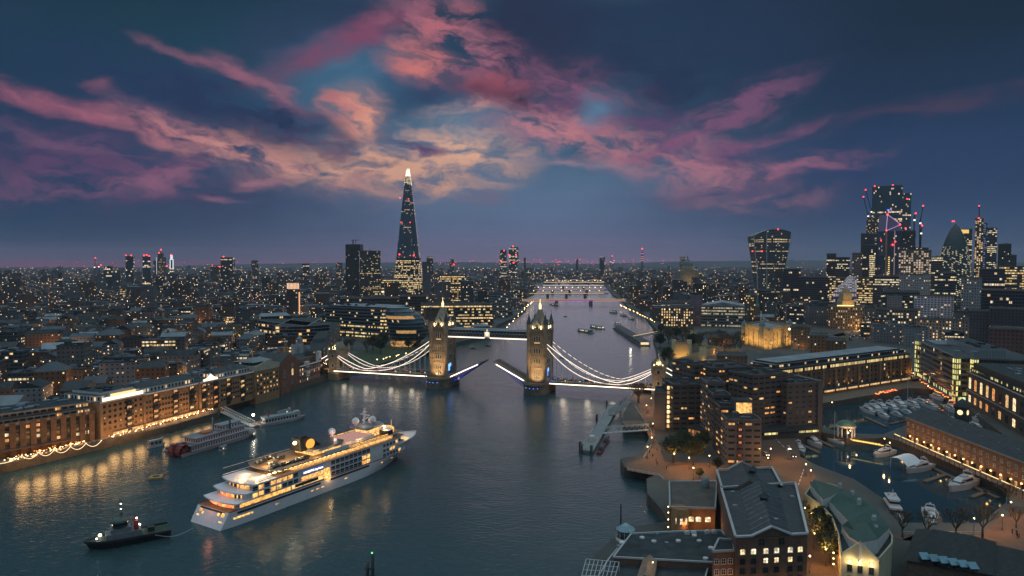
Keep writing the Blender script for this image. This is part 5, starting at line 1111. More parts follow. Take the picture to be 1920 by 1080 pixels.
# --- lit lock footbridge
a, b = P(1596, 826, 4.5), P(1654, 836, 4.5); t = thing('lock_footbridge', 'yellow-lit footbridge across the lock between the two dock basins', 'footbridge', a)
m = MB(); m.bar((0, 0, 0), b - a, 2.4, .4, 0)
for s in (-1, 1):
    o = Vector((0, s * 1.2, 0))
    for k in range(11): p = (b - a) * k / 10 + o; m.bar(p, p + Vector((0, 0, 1.1)), .1, m=1)
    m.bar(o + Vector((0, 0, 1.1)), (b - a) + o + Vector((0, 0, 1.1)), .12, m=1)
m.build('deck', [M_wood, M_dark], t)
for s in (-1, 1): m = MB(); o = Vector((0, s * 1.35, .5)); m.bar(o, (b - a) + o, .12, .3); m.build('light_strip', [emit('lock_bridge_glow', (1, .66, .16), 2.0)], t)
# --- white tent canopy over a barge
a, b, c, d4 = P(1670, 858, 5), P(1702, 876, 3), P(1728, 866, 4.4), P(1694, 851, 5.5)
t = thing('tent_canopy', 'white curved tensile canopy over a pontoon in the near basin', 'canopy', (*((a + c) / 2).xy, .3)); m = MB(); n = 10
for i in range(n):
    u0, u1 = i / n, (i + 1) / n; f = lambda u: .8 * math.sin(u * math.pi) * 2
    m.face([a.lerp(b, u0) + Vector((0, 0, f(u0))), a.lerp(b, u1) + Vector((0, 0, f(u1))), d4.lerp(c, u1) + Vector((0, 0, f(u1))), d4.lerp(c, u0) + Vector((0, 0, f(u0)))], 0, None, True)
m.build('membrane', [mat('white_membrane', (.6, .62, .66), .6, var=.05)], t, t.location); m = MB()
for p in (a, b, c, d4): m.bar((p.x, p.y, .3), p, .2)
m.build('poles', [M_steel], t, t.location)
# ================================================================ far landmarks, placed by depth and height
def slab(name, label, cat, px0, px1, ytop, D, depth, wm, cell=(3, 4), group=None, rz=0, roof=None, zb=4, taper=1.0, beacon=(), extra=None):
    a, b = PD(px0, ytop, D), PD(px1, ytop, D); z = a.z; cx = (a.x + b.x) / 2; w_ = b.x - a.x; r = rz - math.atan2(cx, D)
    u = Vector((math.cos(r), math.sin(r))); n = Vector((-u.y, u.x)); c = Vector((cx, D)) + n * depth / 2
    q = [c - u * w_ / 2 - n * depth / 2, c + u * w_ / 2 - n * depth / 2, c + u * w_ / 2 + n * depth / 2, c - u * w_ / 2 + n * depth / 2]
    t = bld(name, label, cat, q, group); mb = MB(); qt = [c + (p - c) * taper for p in q]; mb.frustum(q, qt, zb, z, 0, 1, cell); mb.build('wall', [wm, M_roof], t, t.location)
    mb = MB(); parapet(mb, qt, z, 1.2, .8, 0); roof_kit(mb, inset(qt, w_ * .1), z, 3, 0, int(px0), 3); mb.build('roof', [roof or M_conc], t, t.location)
    for (bx, by) in beacon:
        p = PD(bx, by, D - 2); m = MB(); m.sphere((p.x, p.y, p.z), max(.6, D * .0009), 6); m.build('beacon', [E_red], t, t.location)
    return t, q, z
# the glass spire
D = 1450; c = PD(766, 490, D + 30); t = thing('glass_spire', 'tall tapering glass skyscraper with glowing white splintered tip, left of the river', 'skyscraper', (c.x, c.y, 4))
hb, ztp = 35, 288
mb = MB(); W_sh = winmat('spire_glass', (.08, .12, .16), (.07, .11, .15), ww=.8, wh=.4, lit=.05, floor=.07, s=1.2, c1=(1, .55, .22), c2=(1, .85, .6), rough=.2); W_shl = winmat('spire_glass_lit', (.05, .06, .06), ww=.94, wh=.6, lit=.25, floor=.4, s=1.3, c1=(1, .6, .2), c2=(1, .82, .48), rough=.3)
hw = lambda z: hb * (1 - (z - 4) / (330 - 4)) ** .96
def octa(h, k=.45): return [Vector((-h, -h * k)), Vector((-h * k, -h)), Vector((h * k, -h)), Vector((h, -h * k)), Vector((h, h * k)), Vector((h * k, h)), Vector((-h * k, h)), Vector((-h, h * k))]
mb.frustum(octa(hw(4)), octa(hw(100)), 0, 96, 0, 0, (2.6, 3.8)); mb.build('lower_glazing', [W_shl], t)
mb = MB(); mb.frustum(octa(hw(104)), octa(hw(262)), 100, 258, 0, 1, (2.6, 3.8)); mb.build('upper_glazing', [W_sh, M_slate], t)
mb = MB(); mb.frustum(octa(hw(100)), octa(hw(104)), 96, 100, 0, 1); mb.build('dark_band', [M_slate], t)
mb = MB(); rr = random.Random(5)
for i, (x, y) in enumerate(((-1, -.4), (-.35, -1), (.4, -1), (1, -.3), (.6, .8), (-.6, .9))):
    h0 = hw(262); z1_ = 284 + rr.uniform(0, 10); h1 = hw(z1_ + 4); c0 = Vector((x * h0 * .7, y * h0 * .7)); c1 = Vector((x * h1 * .7, y * h1 * .7))
    mb.frustum([c0 + Vector(v) for v in ((-3, -1.2), (3, -1.2), (3, 1.2), (-3, 1.2))], [c1 + Vector(v) for v in ((-.4, -.3), (.4, -.3), (.4, .3), (-.4, .3))], 256, z1_, 0, 0, (2, 3))
mb.build('tip_shards', [emit('spire_tip_glow', (1, .9, .72), 1.5)], t); mb = MB(); mb.frustum(octa(hw(262)), octa(hw(284)), 258, 276, 0, 0, (2, 3)); mb.build('tip_core', [winmat('tip_glass', (.1, .09, .08), ww=.9, wh=.6, lit=.6, floor=.4, s=1.6)], t)
for bx, by in ((749, 477), (776, 479), (750, 371), (766, 373), (752, 417), (769, 417)):
    p = PD(bx, by, D - 8); m = MB(); m.sphere((0, 0, 0), 1.5 if by > 450 else .9, 8); m.build('beacon', [E_red], t, loc=(p.x - c.x, p.y - c.y, p.z - 4))
reserve([Vector((c.x - 45, c.y - 45)), Vector((c.x + 45, c.y - 45)), Vector((c.x + 45, c.y + 45)), Vector((c.x - 45, c.y + 45))])
W_guy = winmat('hospital_wall', (.08, .09, .085), ww=.8, wh=.34, lit=.16, floor=.16, s=1.2, c2=(1, .76, .4), rough=.8); W_guyd = winmat('hospital_wall_dark', (.045, .055, .055), ww=.5, wh=.4, lit=.05, s=1.2, rough=.8)
t, q, z = slab('hospital_tower', 'black hospital tower with jutting top storey and roof masts, left of the glass spire', 'tower', 648, 673, 470, 1500, 30, W_guyd); 
p = PD(660, 457, 1500); mb = MB(); a = PD(648, 458, 1500); b = PD(675, 462, 1500); mb.prism([Vector((a.x, 1498)), Vector((b.x, 1498)), Vector((b.x, 1532)), Vector((a.x, 1532))], z, a.z, 0, 0); mb.bar((a.x + 14, 1510, a.z), (a.x + 14, 1510, a.z + 9), 2); mb.bar((a.x + 20, 1510, a.z), (a.x + 20, 1510, a.z + 10), 1); mb.bar((a.x + 10, 1510, a.z + 9.5), (a.x + 28, 1510, a.z + 9.5), 1); mb.build('crown', [M_dark], t, t.location)
slab('hospital_wing', 'broad banded slab with lit floors attached right of the black hospital tower', 'tower', 675, 713, 471, 1505, 30, W_guy, (3, 3.6))
slab('office_tower', 'slim grey finned tower immediately right of the glass spire base', 'tower', 792, 807, 492, 1380, 26, winmat('finned_wall', (.12, .14, .17), (.05, .06, .08), ww=.4, wh=1, lit=.02, s=1), (2, 4))
slab('office_block', 'fully lit office block right of the glass spire, golden floors', 'building', 822, 874, 517, 1300, 50, W_offl, (3, 4)); slab('office_block', 'lit low office block left of the spire base, golden floors', 'building', 715, 745, 524, 1380, 40, W_offl, (3, 4))
t, q, z = slab('station_roof', 'low station hall with one long glaring white light band before the glass spire', 'station', 700, 752, 545, 1300, 30, W_offl, (3, 4)); mb = MB(); a, b = PD(716, 547, 1298), PD(745, 547, 1298); mb.bar(a, b, .5, 2.4); mb.build('light_band', [emit('station_band', (1, .76, .5), 2.6)], t, t.location)
slab('office_block', 'long lit riverside office behind the bridge\'s left tower, yellow ribbon windows', 'building', 790, 923, 572, 905, 40, W_offl, (3, 3.8)); slab('office_block', 'pale low office with two set-back roofs, right of the lit riverside office', 'building', 904, 952, 549, 1120, 40, winmat('pale_office', (.2, .22, .24), ww=.8, wh=.4, lit=.12, s=1.2), (3, 4))
slab('office_block', 'dark office block between spire and bridge tower', 'building', 750, 803, 556, 1000, 44, W_offd, (3, 4)); slab('office_block', 'dark long flat office roofed in slate, behind the ribbon-lit office', 'building', 640, 745, 560, 1010, 40, W_offd, (3, 4))
t, q, z = slab('water_tower_block', 'slim tower block with glowing slatted crown, left of the office by the egg hall', 'tower', 538, 561, 543, 960, 18, winmat('slim_wall', (.07, .08, .09), ww=.6, wh=.5, lit=.12, s=1.2), (3, 3.2), roof=M_slate)
mb = MB()
for k in range(9): a = PD(539 + k * 2.6, 542, 958); mb.box((a.x, a.y, a.z), (1.1, 1.1, 8.6))
mb.build('glowing_crown', [emit('crown_glow', (1, .6, .36), 1.1)], t, t.location); mb = MB(); a, b = PD(537, 532, 958), PD(563, 532, 958); mb.bar((a.x, a.y + 8, a.z + 1), (b.x, b.y + 8, b.z + 1), 17, 1.6); mb.build('cap', [M_dark], t, t.location)
mb = MB(); a = PD(561, 545, 957); mb.box((a.x, a.y, 12), (1.5, 1, a.z - 14)); mb.build('lit_stair', [emit('lit_stair_glow', (1, .5, .25), 1.1)], t, t.location)
# southern far cluster
FT = [(236, 249, 480, 'angled-top tower with two red lights, leftmost of the far cluster', ((236, 479), (246, 479))), (268, 281, 481, 'square lit-crown tower, second of the far cluster', ((270, 479), (275, 478), (280, 480))), (290, 300, 489, 'short dark tower left of the tallest far mast', ()), (296, 305, 475, 'stepped tower with mast, tallest of the far cluster', ((302, 468), (298, 474))),
      (304, 311, 483, 'narrow dark tower behind the stepped far one', ((313, 499),)), (318, 325, 485, 'slim white-lit tower at the right of the far cluster', ((321, 478),)), (414, 436, 483, 'wide dark tower with bright red beacon, alone right of the far cluster', ((419, 481), (412, 500))), (395, 412, 498, 'squat dark tower left of the wide beacon tower', ((398, 498),)),
      (473, 484, 489, 'small block tower on the far skyline', ()), (195, 209, 500, 'brown tower left of the far cluster', ()), (210, 224, 508, 'dark tower with many lit windows, left of the far cluster', ()), (375, 392, 531, 'pale tower block of flats, mid left', ()), (97, 100, 513, 'thin lit tower on the far left', ()), (110, 116, 511, 'pale far slab on the left horizon', ()), (568, 580, 495, 'dark flat block on the skyline left of the hospital', ()), (585, 597, 540, 'dark block with vertical lit stair strip', ()), (630, 642, 493, 'brown slab just left of the hospital tower', ()),
      (938, 950, 469, 'dark tower with red lights, left of its pair near mid skyline', ((945, 470), (940, 489))), (954, 970, 464, 'curved-top tower with red lights, right of its pair near mid skyline', ((962, 462), (955, 478), (963, 493), (968, 478))), (800, 812, 482, 'small tower behind the finned one', ()), (844, 851, 487, 'small square tower right of the glass spire', ((851, 496),)), (1124, 1133, 482, 'square tower with lit rim on the mid skyline', ()), (1080, 1084, 486, 'small dark tower mid skyline', ()), (1276, 1285, 482, 'black slab tower beside the domed cathedral', ())]
WF = [W_res, W_glass, W_offd, W_guy]
for i, (a, b, yt, lab, bc) in enumerate(FT):
    D = (3600 if a > 900 else 2500) if yt < 500 else 1500 if yt > 520 else 2100
    t, q, z = slab('tower_block', lab, 'tower', a, b, yt, D, (b - a) * D / 1280 * .9, W_glass if a in (236, 954) else WF[i % 4], (5, 5), rz=.2 * (i % 3 - 1), beacon=bc)
    if a == 318:
        mb = MB(); p0, p1 = PD(319, 486, D - 12), PD(319, 505, D - 12); mb.bar(p1, p0, 2.4); p0, p1 = PD(324.5, 486, D - 12), PD(324.5, 505, D - 12); mb.bar(p1, p0, 2.4); p = PD(321.5, 478, D); mb.cyl((p.x, p.y, p.z - 18), 4.5, 17, 8); mb.build('lit_edge', [emit('tower_edge_glow', (.9, .95, 1), 1.0)], t, t.location)
    if a == 296:
        mb = MB(); p = PD(302, 468, D); mb.bar((p.x, p.y, z), p, 1.6); p = PD(297, 482, D); mb.bar((p.x, p.y - 14, 50), (p.x, p.y - 14, p.z), 1.5, m=1); mb.build('mast', [M_dark, emit('mast_edge', (.9, .95, 1), .6)], t, t.location)
    if a == 1124: mb = MB(); p0, p1 = PD(1124, 482, D - 2), PD(1133, 482, D - 2); mb.bar(p0, p1, 2, 1.4); mb.build('lit_rim', [emit('rim_glow', (.9, .8, .7), .9)], t, t.location)
t, q, z = slab('office_block', 'far office with four rows of bright windows under the skyline cluster', 'building', 228, 277, 541, 1650, 60, winmat('bright_rows', (.1, .09, .07), ww=.8, wh=.45, lit=.9, s=1.1, c1=(1, .62, .25), c2=(1, .8, .45)), (6, 4.6))
slab('white_house', 'small white flat-roofed block with square dark windows, in the left mid-distance', 'house', 332, 355, 633, 718, 14, winmat('white_render_wall', (.5, .5, .56), ww=.35, wh=.35, lit=0, s=0), (3, 3))
slab('brick_flats', 'red-brown brick flats with lit stair windows, joined left of the small white block', 'building', 262, 331, 640, 712, 14, winmat('red_flats_wall', (.16, .06, .04), ww=.4, wh=.6, lit=.4, s=1.3, c1=(1, .4, .12)), (3, 3)); slab('brick_flats', 'orange-lit brick apartment block by the viaduct, left mid-distance', 'building', 405, 450, 613, 800, 20, winmat('orange_flats_wall', (.26, .15, .06), ww=.35, wh=.5, lit=.25, s=1.4, c1=(1, .5, .15)), (3, 3))
slab('red_house', 'small glowing red-brick house with a lit stair, far left mid-distance', 'house', 111, 124, 607, 830, 12, winmat('red_house_wall', (.4, .1, .05), ww=.3, wh=.4, lit=.3, s=1.2), (3, 3))
p = P(155, 668, 4); t, q, z = slab('gallery', 'black cube-like gallery with pale sloping roof, left mid-distance', 'building', 88, 148, 655, 600, 30, W_offd, (4, 4)); mb = MB(); c = qcen(q); mb.gable([c + (p_ - c) * 1.12 for p_ in q], z + 1, 4, 0, 0); mb.build('pale_roof', [M_lead], t, t.location)
# the curved flaring tower
D = 1343; c = PD(1441, 490, D + 20); t = thing('flaring_tower', 'top-heavy curved glass tower flaring towards its rounded roof, right of the river', 'skyscraper', (c.x, c.y, 4)); reserve([Vector((c.x - 40, c.y - 30)), Vector((c.x + 40, c.y - 30)), Vector((c.x + 40, c.y + 30)), Vector((c.x - 40, c.y + 30))])
s_ = D / 1280; mb = MB(); prof = [(0, 25), (.15, 24.3), (.35, 24.6), (.55, 27), (.75, 31), (.9, 34), (1, 35)]
H_ = 148
def wk(u, v, h): # u -1..1 across, v across depth
    return (u * h * s_ - (1 - abs(u)) * 0, v * 17 * (1 + (h - 25) / 30) + (abs(u) ** 2) * 5 * v * -1, 0)
for (u0, h0), (u1, h1) in zip(prof, prof[1:]):
    N_ = 12; z0, z1 = u0 * H_, u1 * H_
    nv = max(1, round((z1 - z0) / 4))
    ring = lambda h: [wk(-1 + 2 * i / N_, -1, h) for i in range(N_ + 1)] + [wk(1 - 2 * i / N_, 1, h) for i in range(N_ + 1)]
    a, b = ring(h0), ring(h1)
    for i in range(len(a)):
        j = (i + 1) % len(a); tw = lambda u: 1.0
        dz = lambda p: (11 * (1 - (p[0] / 40) ** 2) + p[0] * .1 - 3) if u1 == 1 else 0
        mb.face([(a[i][0], a[i][1], z0), (a[j][0], a[j][1], z0), (b[j][0], b[j][1], z1 + dz(b[j])), (b[i][0], b[i][1], z1 + dz(b[i]))], 0, [(i * 2, round(z0 / 4)), (i * 2 + 2, round(z0 / 4)), (i * 2 + 2, round(z0 / 4) + nv), (i * 2, round(z0 / 4) + nv)])
b = ring(35); mb.face([(p[0], p[1], H_ + 11 * (1 - (p[0] / 40) ** 2) + p[0] * .1 - 3) for p in b], 1)
mb.build('glazing', [winmat('flaring_glass', (.09, .12, .14), (.05, .075, .09), ww=.8, wh=.4, lit=.08, floor=.12, s=1.0, c1=(1, .62, .26), c2=(1, .8, .46), rough=.4), M_lead], t)
m = MB()
for u in (-1, -.35, 1):
    for (u0, h0), (u1, h1) in zip(prof, prof[1:]): a, b = wk(u, -1, h0), wk(u, -1, h1); m.bar((a[0], a[1] - .5, u0 * H_), (b[0], b[1] - .5, u1 * H_), 1.4)
m.build('edge_fins', [M_steel], t)
for bx, by in ((1459, 430), (1411, 471), (1429, 471)): p = PD(bx, by, D - 6); m = MB(); m.sphere((0, 0, 0), 1.1, 6); m.build('beacon', [E_red], t, loc=(p.x - c.x, p.y - c.y, p.z - 4))
# city cluster
W_cg = winmat('blue_glass_wall', (.06, .11, .14), (.05, .1, .13), ww=.9, wh=.8, lit=.05, floor=.1, s=1.4, c1=(1, .6, .25), c2=(1, .85, .6), rough=.25)
t, q, z = slab('skyscraper', 'tallest dark glass skyscraper with notched flat top, in the right cluster', 'skyscraper', 1639, 1689, 349, 1618, 50, W_cg, (3, 4.2), beacon=((1640, 349), (1674, 347), (1689, 348)))
a, b = PD(1689, 362, 1625), PD(1709, 362, 1625); mb = MB(); mb.prism([Vector((a.x, 1625)), Vector((b.x, 1625)), Vector((b.x, 1665)), Vector((a.x, 1665))], 4, a.z, 0, 1, (3, 4.2)); mb.build('lower_tower', [W_cg, M_roof], t, t.location)
for k in range(7): p = PD(1664 + k * 3, 394 - .3 * k, 1614); m = MB(); m.box((p.x, p.y, p.z), (2.4, .6, 1.6)); m.build('blue_light', [emit('blue_sign_glow', (.1, .15, 1), 2.5)], t, t.location)
for bx, by in ((1701, 373), (1698, 428), (1657, 407)): p = PD(bx, by, 1612); m = MB(); m.sphere((p.x, p.y, p.z), 1.6, 6); m.build('beacon', [E_red], t, t.location)
t, q, z = slab('unfinished_tower', 'unfinished tower of bare lit floors behind scaffolding, left of the tallest skyscraper', 'skyscraper', 1626, 1645, 409, 1560, 40, winmat('scaffold_wall', (.14, .11, .08), (.05, .05, .05), ww=.6, wh=.5, lit=.3, s=1.1, c1=(1, .6, .25)), (3, 4))
def crane(px, py, pw, pt, D, lab, jib, gl='dark'):
    b0, t0 = PD(px, pw, D), PD(px, py, D); cr = thing('tower_crane', lab, 'crane', (b0.x, b0.y, b0.z)); m = MB(); h = t0.z - b0.z
    m.bar((0, 0, 0), (0, 0, h), 1.6); m.build('mast', [M_dark], cr); jt = PD(jib[0], jib[1], D); v = jt - b0
    m = MB(); m.bar((0, 0, h), v, 1.1); back = Vector((0, 0, h)) - (v - Vector((0, 0, h))).normalized() * 8; back.z = h + 1; m.bar((0, 0, h), back, 1.6); m.bar(back, Vector((0, 0, h + 7)), .5); m.bar((0, 0, h), (0, 0, h + 7), .8); m.build('jib', [M_dark], cr)
    m = MB(); m.box((0, -1, h - 3), (2.6, 2, 2.6)); m.build('cab', [emit('crane_cab_glow', (1, .85, .65), 2)], cr); m = MB(); m.sphere(v, 1.4, 6); m.build('beacon', [E_red], cr)
crane(1633, 396, 430, 0, 1550, 'luffing crane leaning left, right of two on the unfinished tower', (1623, 356)); crane(1627, 404, 430, 0, 1550, 'lower luffing crane at the left edge of the unfinished tower', (1619, 369))
crane(1724, 417, 465, 0, 1300, 'luffing crane with bright red tip reaching right above the lit frame building', (1731, 386)); crane(1713, 411, 462, 0, 1300, 'dark short crane left of the tall one above the lit frame building', (1717, 400)); crane(1726, 436, 470, 0, 1290, 'low crane with red tip just right of the lit frame building', (1729, 423))
crane(178, 500, 512, 0, 1900, 'lone tower crane with red lights at far left', (179, 484)); crane(186, 499, 515, 0, 1900, 'second far left crane beside the lone one', (189, 497)); crane(1145, 490, 500, 0, 2600, 'small far crane mid skyline', (1148, 480)); crane(1149, 492, 502, 0, 2600, 'tiny far crane with low red light mid skyline', (1151, 489))
mb = MB(); t, q, z = slab('unfinished_block', 'stepped unfinished block with protruding floor slabs, below the unfinished tower', 'skyscraper', 1617, 1660, 438, 1500, 40, winmat('open_floors', (.05, .055, .06), ww=.9, wh=.3, lit=.12, s=1.2), (4, 4))
t, q, z = slab('office_tower', 'dark glass office with bright yellow lower floors, in front of the unfinished block', 'skyscraper', 1618, 1652, 460, 1450, 35, W_offd, (3, 4)); a, b = PD(1632, 478, 1448), PD(1650, 478, 1448); mb = MB(); mb.prism([Vector((a.x, 1447)), Vector((b.x, 1447)), Vector((b.x, 1452)), Vector((a.x, 1452))], 20, a.z, 0, 0, (3, 4)); mb.build('lit_floors', [winmat('yellow_floors', (.1, .09, .05), ww=.95, wh=.5, lit=.95, s=1.4, c1=(1, .75, .3))], t, t.location)
# the scalpel-shaped tower
D = 1352; a, b = PD(1661, 433, D), PD(1690, 433, D); ap = PD(1664, 402, D); rp = PD(1689, 421, D); t = thing('blade_tower', 'blade-shaped glass tower with slanted glowing purple top and gold lit edge', 'skyscraper', (a.x, D, 4)); mb = MB(); q = [Vector((a.x, D)), Vector((b.x, D)), Vector((b.x, D + 30)), Vector((a.x, D + 30))]; reserve(q)
mb.prism(q, 4, a.z, 0, 0, (3, 4)); mb.build('glazing', [winmat('blade_glass', (.05, .08, .14), (.04, .07, .12), ww=.9, wh=.85, lit=.03, s=1, rough=.2)], t, t.location)
mb = MB(); F = [Vector((a.x, D, a.z)), Vector((b.x, D, a.z)), Vector((rp.x, D, rp.z)), Vector((ap.x, D, ap.z))]; Bk = [v + Vector((0, 30, 0)) for v in F]; mb.face(F, 0); mb.face(Bk[::-1], 0)
for i in range(4): j = (i + 1) % 4; mb.face([F[j], F[i], Bk[i], Bk[j]], 0)
mb.build('slanted_top', [mat('blade_top', (.3, .27, .42), .3, var=.1)], t, t.location); mb = MB(); mb.bar(F[0] + Vector((0, -.6, 0)), F[3] + Vector((0, -.6, 0)), .8); mb.bar(F[3] + Vector((0, -.6, 0)), F[2] + Vector((0, -.6, 0)), .8); mb.bar(F[0] + Vector((0, -.6, 0)), F[2] + Vector((0, -.6, 0)), .8); mb.build('purple_edge', [emit('purple_edge_glow', (.55, .42, .8), .9)], t, t.location)
mb = MB(); mb.bar((a.x + 1, D - .8, 10), (a.x + 1, D - .8, a.z), 3, .8); mb.build('gold_edge', [winmat('gold_edge_lights', (.3, .2, .08), ww=.8, wh=.6, lit=1, s=1.6, c1=(1, .6, .2))], t, t.location); mb = MB(); mb.bar((a.x + 17.5, D - .6, 10), (a.x + 17.5, D - .6, a.z), .7); mb.build('pink_edge', [emit('pink_edge_glow', (.8, .5, .45), .5)], t, t.location)
for k in range(26): pass
mb = MB(); x0 = a.x + 7
for k in range(24): mb.box((x0, D - .6, 12 + k * 4.0), (3, .4, 2))
mb.build('gold_windows', [emit('gold_window_glow', (1, .65, .22), 1.2)], t, t.location)
for bx, by in ((1664, 402), (1688, 421), (1662, 432), (1652, 451), (1674, 459), (1679, 453)): p = PD(bx, by, D - 3); m = MB(); m.sphere((p.x, p.y, p.z), 1.7 if by in (459, 402) else 1.2, 6); m.build('beacon', [E_red], t, t.location)
slab('office_tower', 'dark vertical-ribbed tower right of the blade-shaped tower', 'skyscraper', 1690, 1715, 433, 1500, 40, W_guyd, (3, 4)); 
t, q, z = slab('frame_building', 'concrete frame building under construction with every floor lit white', 'building', 1689, 1742, 470, 1250, 45, winmat('bare_frame', (.2, .16, .13), (.06, .05, .045), ww=.7, wh=.7, lit=.55, s=.85, c1=(1, .66, .4), c2=(1, .82, .6), rough=.9), (4, 4)); a, b = PD(1714, 464, 1255), PD(1742, 464, 1255); mb = MB(); mb.prism([Vector((a.x, 1256)), Vector((b.x, 1256)), Vector((b.x, 1285)), Vector((a.x, 1285))], z - 2, a.z, 0, 0, (4, 4)); mb.build('upper_frame', [MC['open_floors']], t, t.location)
# rounded bullet tower
D = 1415; c = PD(1790, 490, D + 28); t = thing('bullet_tower', 'bullet-shaped glass tower with spiral window bands, in the right cluster', 'skyscraper', (c.x, c.y, 4)); reserve([Vector((c.x - 30, c.y - 30)), Vector((c.x + 30, c.y - 30)), Vector((c.x + 30, c.y + 30)), Vector((c.x - 30, c.y + 30))])
prof = [(0, 24), (.12, 26.5), (.3, 29), (.45, 29), (.6, 26.5), (.72, 22.5), (.82, 17.5), (.9, 12), (.96, 7), (1, 1)]
mb = MB(); mt = MB(); HG = 172
for (u0, r0), (u1, r1) in zip(prof, prof[1:]):
    N_ = 32; nv = max(1, round((u1 - u0) * HG / 4)); tgt = mb if u0 < .7 else mt
    for i in range(N_):
        A_, B_ = 2 * math.pi * i / N_, 2 * math.pi * (i + 1) / N_; v0 = round(u0 * HG / 4)
        tgt.face([(r0 * math.cos(A_), r0 * math.sin(A_), u0 * HG), (r0 * math.cos(B_), r0 * math.sin(B_), u0 * HG), (r1 * math.cos(B_), r1 * math.sin(B_), u1 * HG), (r1 * math.cos(A_), r1 * math.sin(A_), u1 * HG)], 0, [(i * 1.5, v0 + i * .5), (i * 1.5 + 1.5, v0 + i * .5 + .5), (i * 1.5 + 1.5, v0 + nv + i * .5 + .5), (i * 1.5, v0 + nv + i * .5)])
mb.build('glazing', [winmat('bullet_glass', (.05, .08, .09), (.035, .06, .07), ww=.8, wh=.4, lit=.34, s=1.2, c1=(1, .75, .35), c2=(1, .9, .6), rough=.3)], t); mt.build('cap', [mat('bullet_cap', (.04, .065, .075), .25)], t)
for bx, by in ((1786, 415), (1789, 415)): p = PD(bx, by, D); m = MB(); m.sphere((0, 0, 0), 1.2, 6); m.build('beacon', [E_red], t, loc=(p.x - c.x, p.y - c.y, p.z - 4))
t, q, z = slab('office_tower', 'slab tower with golden lit crown behind the bullet-shaped tower', 'skyscraper', 1800, 1821, 430, 1520, 40, W_off, (3, 4)); mb = MB(); a, b = PD(1800, 434, 1517), PD(1821, 434, 1517); mb.bar((a.x, a.y, a.z), (b.x, b.y, b.z), 1, 8); mb.build('lit_crown', [emit('gold_crown_glow', (1, .66, .2), 1.0)], t, t.location)
t, q, z = slab('lift_tower', 'slender tower with gold-lit lift shaft and tall mast', 'skyscraper', 1830, 1843, 410, 1550, 30, winmat('lift_wall', (.12, .09, .05), ww=.7, wh=.7, lit=.5, s=1.1, c1=(1, .5, .15)), (4, 4), beacon=((1835, 409), (1843, 410))); mb = MB(); a = PD(1836, 410, 1560); b = PD(1836, 386, 1560); mb.bar(a, b, 1.4, m=0); mb.build('mast', [M_dark], t, t.location); m = MB(); m.sphere((b.x, b.y, b.z), 1.3, 6); m.build('beacon', [E_red], t, t.location)
slab('office_tower', 'blue-lit middle stage of the masted tower', 'skyscraper', 1843, 1851, 419, 1556, 30, winmat('blue_stage', (.04, .07, .12), ww=.8, wh=.3, lit=.5, s=.7, c1=(.3, .5, 1), c2=(.6, .7, 1)), (3, 4)); slab('office_tower', 'lit right stage of the masted tower with red beacon on its side', 'skyscraper', 1851, 1868, 428, 1560, 30, W_off, (3, 4), beacon=((1868, 437),))
slab('dark_tower', 'plain dark tower with one orange window, at the right edge', 'tower', 1874, 1894, 458, 1300, 30, W_guyd, (3, 4)); slab('dark_tower', 'lower dark tower against the right edge', 'tower', 1885, 1904, 479, 1200, 30, W_guyd, (3, 4))
LO = [(1551, 1567, 476, 1500, 'dark block with lit edge, left of the right cluster'), (1568, 1592, 483, 1450, 'office with bright terrace tier, left of the right cluster'), (1599, 1616, 475, 1400, 'plain square tower left of the unfinished block'), (1744, 1766, 482, 1300, 'stone office beside the bullet-shaped tower'), (1690, 1740, 515, 1120, 'pale office foot of the lit frame building'), (1756, 1790, 512, 1000, 'office with rows of white windows under the bullet tower'), (1640, 1689, 518, 1150, 'stepped lit office below the blade tower'), (1560, 1640, 522, 1200, 'wide low office lined with orange terrace lights'), (1840, 1880, 505, 1000, 'dark office with scattered yellow floors near the right edge'), (1880, 1935, 500, 1050, 'yellow-lit office at the right edge'), (1470, 1500, 505, 1300, 'dark office right of the flaring tower'), (1500, 1550, 520, 1250, 'dark low office between flaring tower and cluster'), (1806, 1838, 522, 960, 'white gridded office with bright lowest floors'), (1416, 1445, 545, 1150, 'dark block at the foot of the flaring tower'), (1660, 1720, 548, 1000, 'dark glass office left of the white slab'), (1848, 1925, 545, 830, 'terraced dark office above the brown flats')]
LW = [W_offd, W_off, W_conc, W_off, W_white, W_off, W_off, W_offl, W_offd, W_offl, W_offd, W_offd, W_white, W_offd, W_off, W_offd]
for (a, b, yt, D, lab), wm in zip(LO, LW): slab('office_block', lab, 'building', a, b, yt, D, 40, wm, (3.2, 4))
# domed cathedral
D = 2250; c = PD(1289, 500, D); t = thing('domed_cathedral', 'dim domed cathedral with lit colonnade on the skyline', 'cathedral', (c.x, c.y, 4)); z = PD(1289, 508, D).z - 4
m = MB(); m.box((0, 0, 0), (60, 50, z)); m.build('nave', [mat('cathedral_stone', (.3, .23, .15), .9)], t); m = MB(); m.cyl((0, 0, z), 19, 16, 16, 0); m.build('drum', [MC['cathedral_stone']], t); m = MB(); m.lathe([(17, z + 16), (16.5, z + 22), (13, z + 30), (7, z + 36), (2.5, z + 38), (2.2, z + 46), (0, z + 52)], 16, (0, 0, 0)); m.build('dome', [mat('dome_lead', (.14, .15, .16), .6)], t)
lamp('cathedral_flood', (c.x, c.y - 45, 34), 9000, (1, .7, .35), 2)
